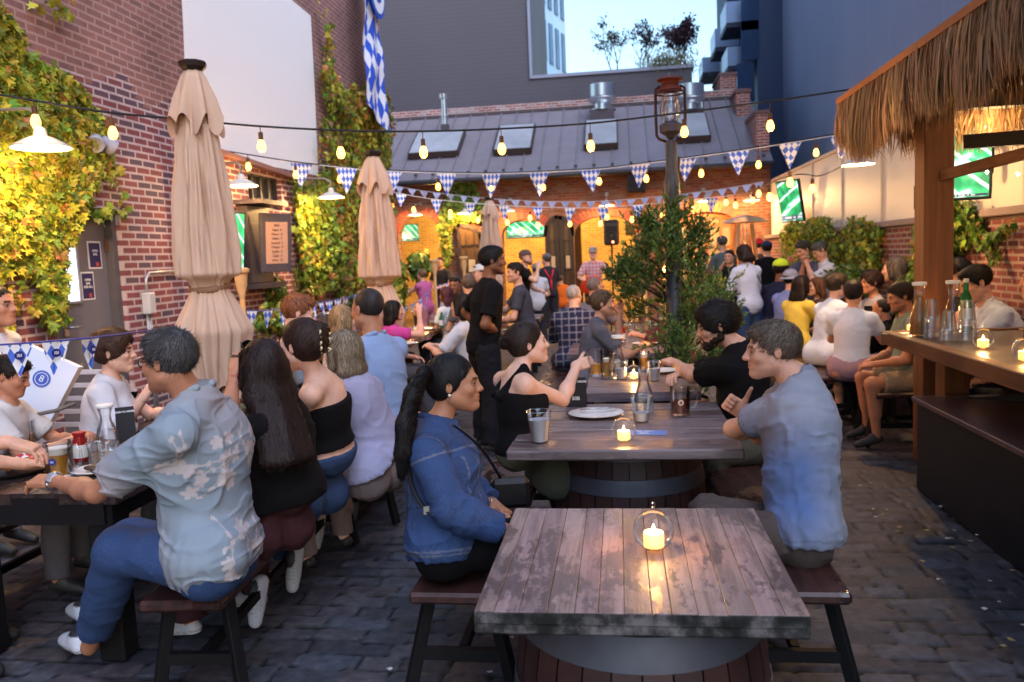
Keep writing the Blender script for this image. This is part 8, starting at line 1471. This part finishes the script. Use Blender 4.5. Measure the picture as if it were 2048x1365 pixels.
# --- others, by where their heads are seen: (label, px, py, Y, face, mode, fine, skin, hair, top, bottom, extra)
CAST = [
 ('red haired man behind the women on the left bench', 597, 628, 5.6, -60, 'sit', 1, 'fair', ('short', (.22, .075, .03)), tee((.2, .22, .26)), None, {'nod': 15}),
 ('blonde woman in white top left of the blue shirt man', 688, 640, 6.4, -50, 'sit', 1, 'fair', ('long', BLOND), tee((.6, .58, .56)), None, {'female': True, 'ln': .15}),
 ('woman in bright pink holding up a cup behind the umbrella', 788, 622, 8.4, -60, 'sit', 1, 'light', ('long', DK), tee((.55, .06, .28)), None, {'female': True, 'armR': 'up', 'ln': .15}),
 ('woman with dark bob and white tee by the distant table', 922, 612, 7.9, 75, 'sit', 1, 'light', ('bob', (.03, .018, .015)), tee((.62, .62, .68), sleeve=.8), (.06, .06, .08), {'female': True, 'armL': 'table', 'armR': 'table'}),
 ('bearded man with dark skin laughing at the distant table', 910, 572, 11.8, 170, 'sit', 0, 'brown', ('short', DK), tee((.3, .3, .36)), None, {}),
 ('person with grey brown hair behind the bob haired woman', 938, 570, 10.8, 20, 'sit', 0, 'light', ('mess', (.10, .07, .055)), tee((.12, .11, .12)), None, {}),
 ('person in white cap beyond the distant table', 958, 548, 13.0, 120, 'sit', 0, 'light', ('short', BR), tee((.25, .2, .2)), None, {'cap': (.6, .58, .58)}),
 ('woman with maroon hair by the far pennants', 892, 590, 11.2, 60, 'sit', 0, 'tan', ('wavy', (.06, .015, .02)), tee((.6, .6, .62)), None, {'female': True, 'ln': .1}),
 ('girl in pink dress standing in the leftmost arch', 843, 550, 15.6, 60, 'stand', 0, 'light', ('bun', (.16, .08, .04)), tee((.5, .12, .28), sleeve=0, hem=-.3), (.5, .2, .22), {'female': True, 'armL': 'reach', 'armR': 'reach', 'lo': .7}),
 ('person in dark shirt inside the leftmost arch', 879, 525, 19.5, 170, 'stand', 0, 'tan', ('short', DK), tee((.03, .025, .02)), None, {}),
 ('man in charcoal tee turning back with a smile', 1030, 546, 11.2, 95, 'sit', 1, 'light', ('short', (.02, .014, .012)), tee((.055, .055, .075), sleeve=.7), (.05, .06, .09), {'armL': 'lap', 'armR': 'table', 'turn': 20, 'stubble': .25}),
 ('bearded man in cap and black tee standing with raised arm', 1052, 516, 14.2, -100, 'stand', 0, 'fair', ('short', (.25, .12, .06)), tee(BLACK), (.02, .02, .03), {'cap': (.12, .08, .075), 'armR': 'chin', 'beard': (.2, .09, .04)}),
 ('child in white tee and tan cap with back turned', 1071, 540, 15.5, 10, 'stand', 0, 'light', ('short', BR), tee((.6, .6, .65), hem=-.3), (.03, .03, .04), {'cap': (.25, .2, .16), 'lo': .66, 'back': True}),
 ('man with flat cap and red suspenders seen from behind', 1093, 520, 17.2, 25, 'stand', 1, 'light', ('short', (.1, .08, .07)), tee((.03, .028, .035), sleeve=.7), (.03, .03, .04), {'cap': (.12, .12, .13), 'susp': True, 'armL': 'lap', 'armR': 'lap', 'end': 1.05, 'turn': 20}),
 ('grey capped guitarist in red plaid shirt playing at the arch', 1186, 507, 18.2, 185, 'stand', 1, 'fair', ('short', (.3, .28, .26)), tee((.5, .2, .25), plaid=1, sleeve=.9), (.05, .05, .06), {'cap': (.42, .38, .40), 'guitar': True, 'gls': True}),
 ('child in orange shirt half hidden behind the suspenders', 1122, 560, 18.0, 10, 'stand', 0, 'light', ('short', BR), tee((.8, .16, .02), hem=-.25), (.2, .25, .4), {'lo': .6}),
 ('bald man in navy plaid shirt with back to camera', 1148, 592, 8.9, 5, 'sit', 1, 'fair', ('bald', (.35, .33, .32)), tee((.05, .06, .12), plaid=2, sleeve=1.85, g=.026), (.05, .05, .08), {'turn': -25, 'armL': 'table', 'armR': 'table', 'wide': 1.12}),
 ('older man with glasses strap behind the grey tee woman', 1190, 576, 9.9, -40, 'sit', 1, 'light', ('buzz', (.16, .13, .12)), tee((.2, .18, .2)), None, {'armL': 'table', 'armR': 'table', 'gls': True}),
 ('grey tee woman in jeans eating with sunglasses on her head', 1207, 607, 7.5, -78, 'sit', 2, 'light', ('bun', (.12, .07, .045)), tee((.12, .12, .15), sleeve=.7, g=.018), (.10, .15, .28), {'female': True, 'armL': 'table', 'armR': 'table', 'glsup': True, 'lean': 14, 'turn': -12, 'mouthL': True}),
 ('woman lit orange by the torch behind the evergreen', 1338, 590, 8.6, 92, 'sit', 1, 'light', ('wavy', (.07, .03, .02)), tee((.12, .03, .04), sleeve=1.5), None, {'female': True, 'armL': 'table', 'armR': 'table', 'ln': .15}),
 ('man in burgundy tee bending over, right of the evergreen', 1402, 520, 12.6, 60, 'stand', 1, 'light', ('short', DK), tee((.13, .05, .055), sleeve=.7, g=.024), (.03, .03, .035), {'lean': 28, 'armL': 'hip', 'armR': 'lap', 'lo': .95}),
 ('man in grey tee standing with dark hair near the heater', 1443, 487, 15.4, 30, 'stand', 0, 'light', ('short', (.06, .055, .05)), tee((.10, .12, .12)), (.03, .03, .04), {}),
 ('man facing the camera side beside the white blouse', 1459, 514, 14.2, 150, 'stand', 0, 'light', ('short', DK), tee((.02, .02, .025)), None, {'armR': 'chin'}),
 ('person in white blouse and jeans with thin black crossbody strap', 1487, 508, 11.7, 35, 'stand', 1, 'light', ('bob', (.03, .018, .015)), tee((.58, .66, .88), sleeve=1.7, g=.03, hem=-.25), (.035, .07, .17), {'female': True, 'lean': 8, 'cross': True, 'armL': 'lap', 'armR': 'lap', 'nod': 25}),
 ('man in black tee and navy cap seen from behind', 1533, 498, 15.2, 10, 'stand', 1, 'light', ('short', DK), tee(BLACK, sleeve=.75), (.03, .03, .035), {'cap': (.025, .03, .09), 'bcap': True}),
 ('person in red cap beyond the navy cap man', 1518, 492, 17.2, -20, 'stand', 0, 'light', ('short', DK), tee((.05, .04, .05)), None, {'cap': (.5, .02, .04)}),
 ('man in neon yellow cap and navy shirt at the long right table', 1563, 540, 11.6, -45, 'sit', 1, 'brown', ('short', DK), tee((.015, .018, .05), sleeve=1.6), (.03, .03, .06), {'cap': (.55, .75, .04), 'armL': 'table', 'armR': 'table'}),
 ('person in lavender shirt and grey bucket hat at the right table', 1583, 560, 10.7, -50, 'sit', 1, 'light', ('short', DK), tee((.22, .27, .58), sleeve=.8, g=.024), (.05, .05, .08), {'bucket': (.3, .32, .42), 'armL': 'table', 'armR': 'table'}),
 ('woman in yellow tee with long black hair at the right table', 1603, 572, 9.9, -55, 'sit', 1, 'light', ('long', (.02, .012, .012)), tee((.80, .60, .10), sleeve=.7, g=.022), (.05, .05, .08), {'female': True, 'armL': 'table', 'armR': 'table', 'ln': .06}),
 ('woman with long auburn hair between yellow and white tees', 1632, 574, 10.2, 100, 'sit', 1, 'light', ('long', (.12, .05, .025)), tee((.10, .06, .05)), None, {'female': True, 'ln': .2}),
 ('man in white tee with brown hair leaning in at the right table', 1675, 572, 8.8, -62, 'sit', 1, 'fair', ('mess', (.045, .030, .022)), tee((.70, .80, .97), sleeve=.68, g=.024, hem=-.2), (.16, .13, .12), {'armL': 'table', 'armR': 'table', 'lean': 12}),
 ('woman in white top holding a phone, gingham skirt', 1707, 588, 8.0, -25, 'sit', 1, 'light', ('mess', (.025, .015, .014)), tee((.70, .79, .97), sleeve=.55, g=.018, hem=.05), 'gingham', {'female': True, 'armR': 'phone', 'armL': 'table', 'phone': True}),
 ('man in sage tee and khaki shorts seated on the short bench', 1802, 594, 7.25, 86, 'sit', 2, 'tan', ('short', (.03, .02, .017)), tee((.20, .26, .22), sleeve=.7, g=.026, hem=-.22, belly=.03), (.36, .27, .18), {'armL': 'lap', 'armR': 'lap', 'end': .80, 'nod': 12, 'belly': .03, 'lean': 12, 'stubble': .3}),
 ('person in black sweatshirt beside the sage tee man', 1762, 620, 8.4, 60, 'sit', 1, 'tan', ('buzz', DK), tee(BLACK, sleeve=1.8, g=.03), (.02, .015, .03), {'armL': 'table', 'armR': 'table'}),
 ('curly haired person on the far side of the right table', 1742, 566, 9.4, 100, 'sit', 1, 'tan', ('curly', (.03, .014, .012)), tee((.4, .38, .42)), None, {'female': True, 'armL': 'table', 'armR': 'chin'}),
 ('woman with long grey streaked hair by the right wall', 1788, 540, 9.6, 60, 'sit', 1, 'light', ('long', (.10, .08, .07)), tee((.2, .16, .15)), None, {'female': True, 'ln': .12}),
 ('man in grey polo standing before the ivy', 1606, 500, 12.2, 120, 'stand', 1, 'light', ('short', (.05, .04, .035)), tee((.10, .10, .16), sleeve=.75, collar=(.1, .1, .16)), (.05, .05, .07), {'nod': 22, 'armR': 'chin', 'lean': 10}),
 ('grey haired man in white shirt looking down beside the polo', 1640, 502, 12.0, 100, 'stand', 1, 'light', ('short', (.09, .085, .08)), tee((.62, .62, .68), sleeve=.9, collar=(.6, .6, .66)), (.05, .05, .07), {'nod': 30, 'armL': 'chin', 'armR': 'chin', 'lean': 16}),
 ('man in crumpled white shirt leaning forward behind the counter', 1952, 566, 7.3, 86, 'sit', 2, 'light', ('short', (.014, .010, .009)), tee((.62, .70, .88), sleeve=1.6, g=.032, hem=-.2, collar=(.58, .64, .8), fold=.011), (.04, .04, .06), {'lean': 30, 'armL': 'table', 'armR': 'table', 'nod': 22, 'hi': 1.2}),
 ('dark haired person beside the bar post listening', 1918, 548, 8.0, 200, 'sit', 1, 'light', ('short', (.015, .010, .01)), tee((.06, .05, .07)), None, {'nod': 25, 'armR': 'chin', 'hi': 1.2}),
 ('person in black jacket partly cut off at the right edge', 2085, 560, 5.8, 60, 'sit', 1, 'light', ('short', DK), tee(BLACK, sleeve=1.8, g=.03), None, {'lean': 4}),
]
def plaid(kind):
    def f(P, J):
        x, z = (P-J['pel']) @ J['tr'], (P-J['pel']) @ J['sp']; a, b = np.mod(x, .075)/.075, np.mod(z, .075)/.075
        if kind == 1: base, l1, l2 = np.array((.62, .50, .54)), np.array((.50, .04, .08)), np.array((.50, .04, .08)); m1, m2 = a < .42, b < .42
        else: base, l1, l2 = np.array((.018, .022, .06)), np.array((.32, .33, .38)), np.array((.32, .33, .38)); m1, m2 = a < .16, b < .16
        c = np.tile(base, (len(P), 1)); c[m1] = c[m1]*.5+l1*.5; c[m2] = c[m2]*.5+l2*.5; return c
    return f
for lb, px, py, Y, face, mode, fine, skin, hr_, tp, bt, ex in CAST:
    kw = {k: ex[k] for k in ('lean', 'nod', 'turn', 'armL', 'armR', 'wide', 'lo', 'hi', 'legs') if k in ex}; J = placed(px, py, Y, face, mode, **kw)
    if tp.get('plaid'): tp['cf'] = plaid(tp['plaid'])
    if ex.get('mouthL'): J['elL'], J['wrL'] = ik(J['shL'], J['hd']+J['hf']*.14+V(0, 0, -.12), .29, .26, V(0, 0, -1))
    if ex.get('guitar'): x_, f_ = J['tr'], J['tf']; J['elR'], J['wrR'] = ik(J['shR'], J['pel']+f_*.22+x_*.10+V(0, 0, .12), .3, .27, x_); J['elL'], J['wrL'] = ik(J['shL'], J['pel']+f_*.26-x_*.42+V(0, 0, .30), .3, .27, -x_-V(0, 0, 1))
    b = None if bt is None else (pants((.42, .28, .36), skirt=.9, waist=.14, g=.03, name='skirt', mat=None) if bt == 'gingham' else pants(bt, end=ex.get('end', 1.93)))
    r = person('g', J, lb, skin, fine, hr_, tp, b or pants((.05, .05, .06)), female=ex.get('female', False), stubble=ex.get('stubble', 0), beard=ex.get('beard'), belly=ex.get('belly', 0), ln=ex.get('ln', .2), hands=('relax', 'relax'), barefoot=False, legs_on=True)
    if 'cap' in ex: cap_hat(r, J, ex['cap'], back=ex.get('back', False))
    if 'bucket' in ex: cap_hat(r, J, ex['bucket'], bucket=True, name='bucket_hat')
    if ex.get('gls'): glasses(r, J)
    if ex.get('glsup'): glasses(r, J, up=True, name='sunglasses')
    if ex.get('susp'):
        m = MB(); tf, tr, sp, nk = J['tf'], J['tr'], J['sp'], J['nk']; c0 = nk-tf*.150-sp*.24; 
        for q in (-1, 1): m.tube([nk+tr*q*.10+tf*.02+sp*.03, nk+tr*q*.09-tf*.10-sp*.04, c0], .016, 6, flat=.4)
        m.tube([c0, J['pel']-tf*.155+sp*.08], .018, 6, flat=.4); m.build('suspenders', plain('red_strap', (.7, .02, .05), .6), r)
    if ex.get('cross'): m = MB(); m.tube([J['nk']+J['tr']*.10-J['tf']*.02+J['sp']*.02, J['nk']+J['tr']*.06-J['tf']*.15-J['sp']*.15, J['pel']+J['tr']*.14-J['tf']*.17+J['sp']*.15, J['pel']+J['tr']*.24+J['tf']*.0], .008, 6); m.build('strap', plain('black_leather', (0, 0, 0)), r)
    if ex.get('phone'): p = J['wrR']+nrm(J['wrR']-J['elR'])*.09+V(0, 0, .03); o_ = empty('phone', p, 'dark phone held by the woman in the white top', 'phone'); m = MB(); m.box(p, (.075, .012, .15), bev=.005, rz=R(face)); m.build('body', plain('phone_black', (.015, .012, .012), .2), o_)
    if ex.get('guitar'):
        p = J['pel']+J['tf']*.20+V(0, 0, .10)+J['tr']*.05; g_ = empty('guitar', p, 'glossy red electric guitar held by the plaid guitarist', 'guitar'); d = nrm(-J['tr']+V(0, 0, .42)); n = J['tf']; w = nrm(np.cross(n, d)); s = SDF(); s.cap(p-d*.12, p-d*.12+n*.02, .15, .15, k=.05, flat=(n, .16)); s.cap(p+d*.12, p+d*.12+n*.02, .115, .115, k=.06, flat=(n, .2)); v, F = s.mesh(.011); np_mesh('body', v, F, plain('guitar_red', (.65, .05, .015), .18, var=.1), g_)
        m = MB(); m.beam(p+d*.1+n*.03, p+d*.62+n*.03, .045, .02); m.beam(p+d*.62+n*.03, p+d*.76+n*.03, .07, .018); m.build('neck', plain('guitar_neck', (.10, .05, .03), .4), g_)
# white sneakers of diners, tucked under the left bench
for i, (px, py, qx, qy, cl, lb) in enumerate([(500, 1190, 505, 1250, (.50, .52, .60), 'large pale sneaker sole under the near left bench'), (578, 1125, 580, 1180, (.42, .43, .47), 'grey sneaker sole behind the pale one under the bench'), (612, 1065, 628, 1095, (.40, .40, .42), 'rounded grey shoe toe further along the left bench'), (650, 1020, 665, 1050, (.12, .10, .13), 'dark striped sneaker with pale toe under the left bench'), (690, 1010, 700, 1040, (.14, .12, .15), 'second dark striped sneaker under the far bench end')]):
    a, b = gz(px, py, .20), gz(qx, qy, .03); a = b+nrm(V(.06, -.25, 0))*-.02+V(.02, .04, .17); r = empty('sneaker', (b[0], b[1], 0), lb, 'shoe'); d = nrm(b-a); shoe(r, a, b, 1.0, cl, (.55, .55, .58), name='upper')
# ================================================================ LIGHT, SKY, CAMERA
sc_ = bpy.context.scene
w = bpy.data.worlds.new('World'); sc_.world = w; w.use_nodes = True; nt = w.node_tree; bg = nt.nodes['Background']
SE, SR = R(4.0), R(140)
sky = nt.nodes.new('ShaderNodeTexSky'); sky.sky_type = 'NISHITA'; sky.sun_disc = False; sky.sun_elevation = SE; sky.sun_rotation = SR; sky.ozone_density = 3.0; sky.air_density = 1.0; sky.dust_density = .6
hs = nt.nodes.new('ShaderNodeHueSaturation'); hs.inputs['Saturation'].default_value = .80; nt.links.new(sky.outputs[0], hs.inputs['Color']); nt.links.new(hs.outputs[0], bg.inputs[0]); bg.inputs[1].default_value = .13
sl = bpy.data.lights.new('sun', 'SUN'); sl.energy = .6; sl.angle = R(60); sl.color = (.78, .82, 1.0); so = bpy.data.objects.new('sun', sl); C.objects.link(so)
dv = nrm(V(.45, -.55, .75)); so.rotation_euler = Vector(-dv).to_track_quat('-Z', 'Y').to_euler()
def plight(name, loc, e, col=(1, .62, .28), r=.04):
    l = bpy.data.lights.new(name, 'POINT'); l.energy = e; l.color = col; l.shadow_soft_size = r; o = bpy.data.objects.new(name, l); C.objects.link(o); o.location = [float(q) for q in loc]; return o
for nm, loc, e, col, r in LIGHTS: plight(nm, loc, e, col, r)
cam = bpy.data.cameras.new('camera'); co = bpy.data.objects.new('camera', cam); C.objects.link(co); co.location = CAM
co.matrix_world = Matrix(((RT[0], UP[0], -FW[0], 0), (RT[1], UP[1], -FW[1], 0), (RT[2], UP[2], -FW[2], CAMZ), (0, 0, 0, 1)))
cam.sensor_width = 36; cam.lens = FPX/2048*36; cam.clip_end = 500; cam.clip_start = .05
cam.dof.use_dof = True; cam.dof.focus_distance = 3.6; cam.dof.aperture_fstop = 3.2
sc_.camera = co; vs_ = sc_.view_settings; vs_.view_transform = 'Standard'; vs_.look = 'None'; vs_.exposure = 2.75; vs_.gamma = 1
sc_.render.engine = 'CYCLES'; cy = sc_.cycles; cy.use_denoising = True; cy.max_bounces = 8; cy.transparent_max_bounces = 24; cy.diffuse_bounces = 3; cy.glossy_bounces = 3; cy.sample_clamp_indirect = 4; cy.caustics_reflective = False; cy.caustics_refractive = False
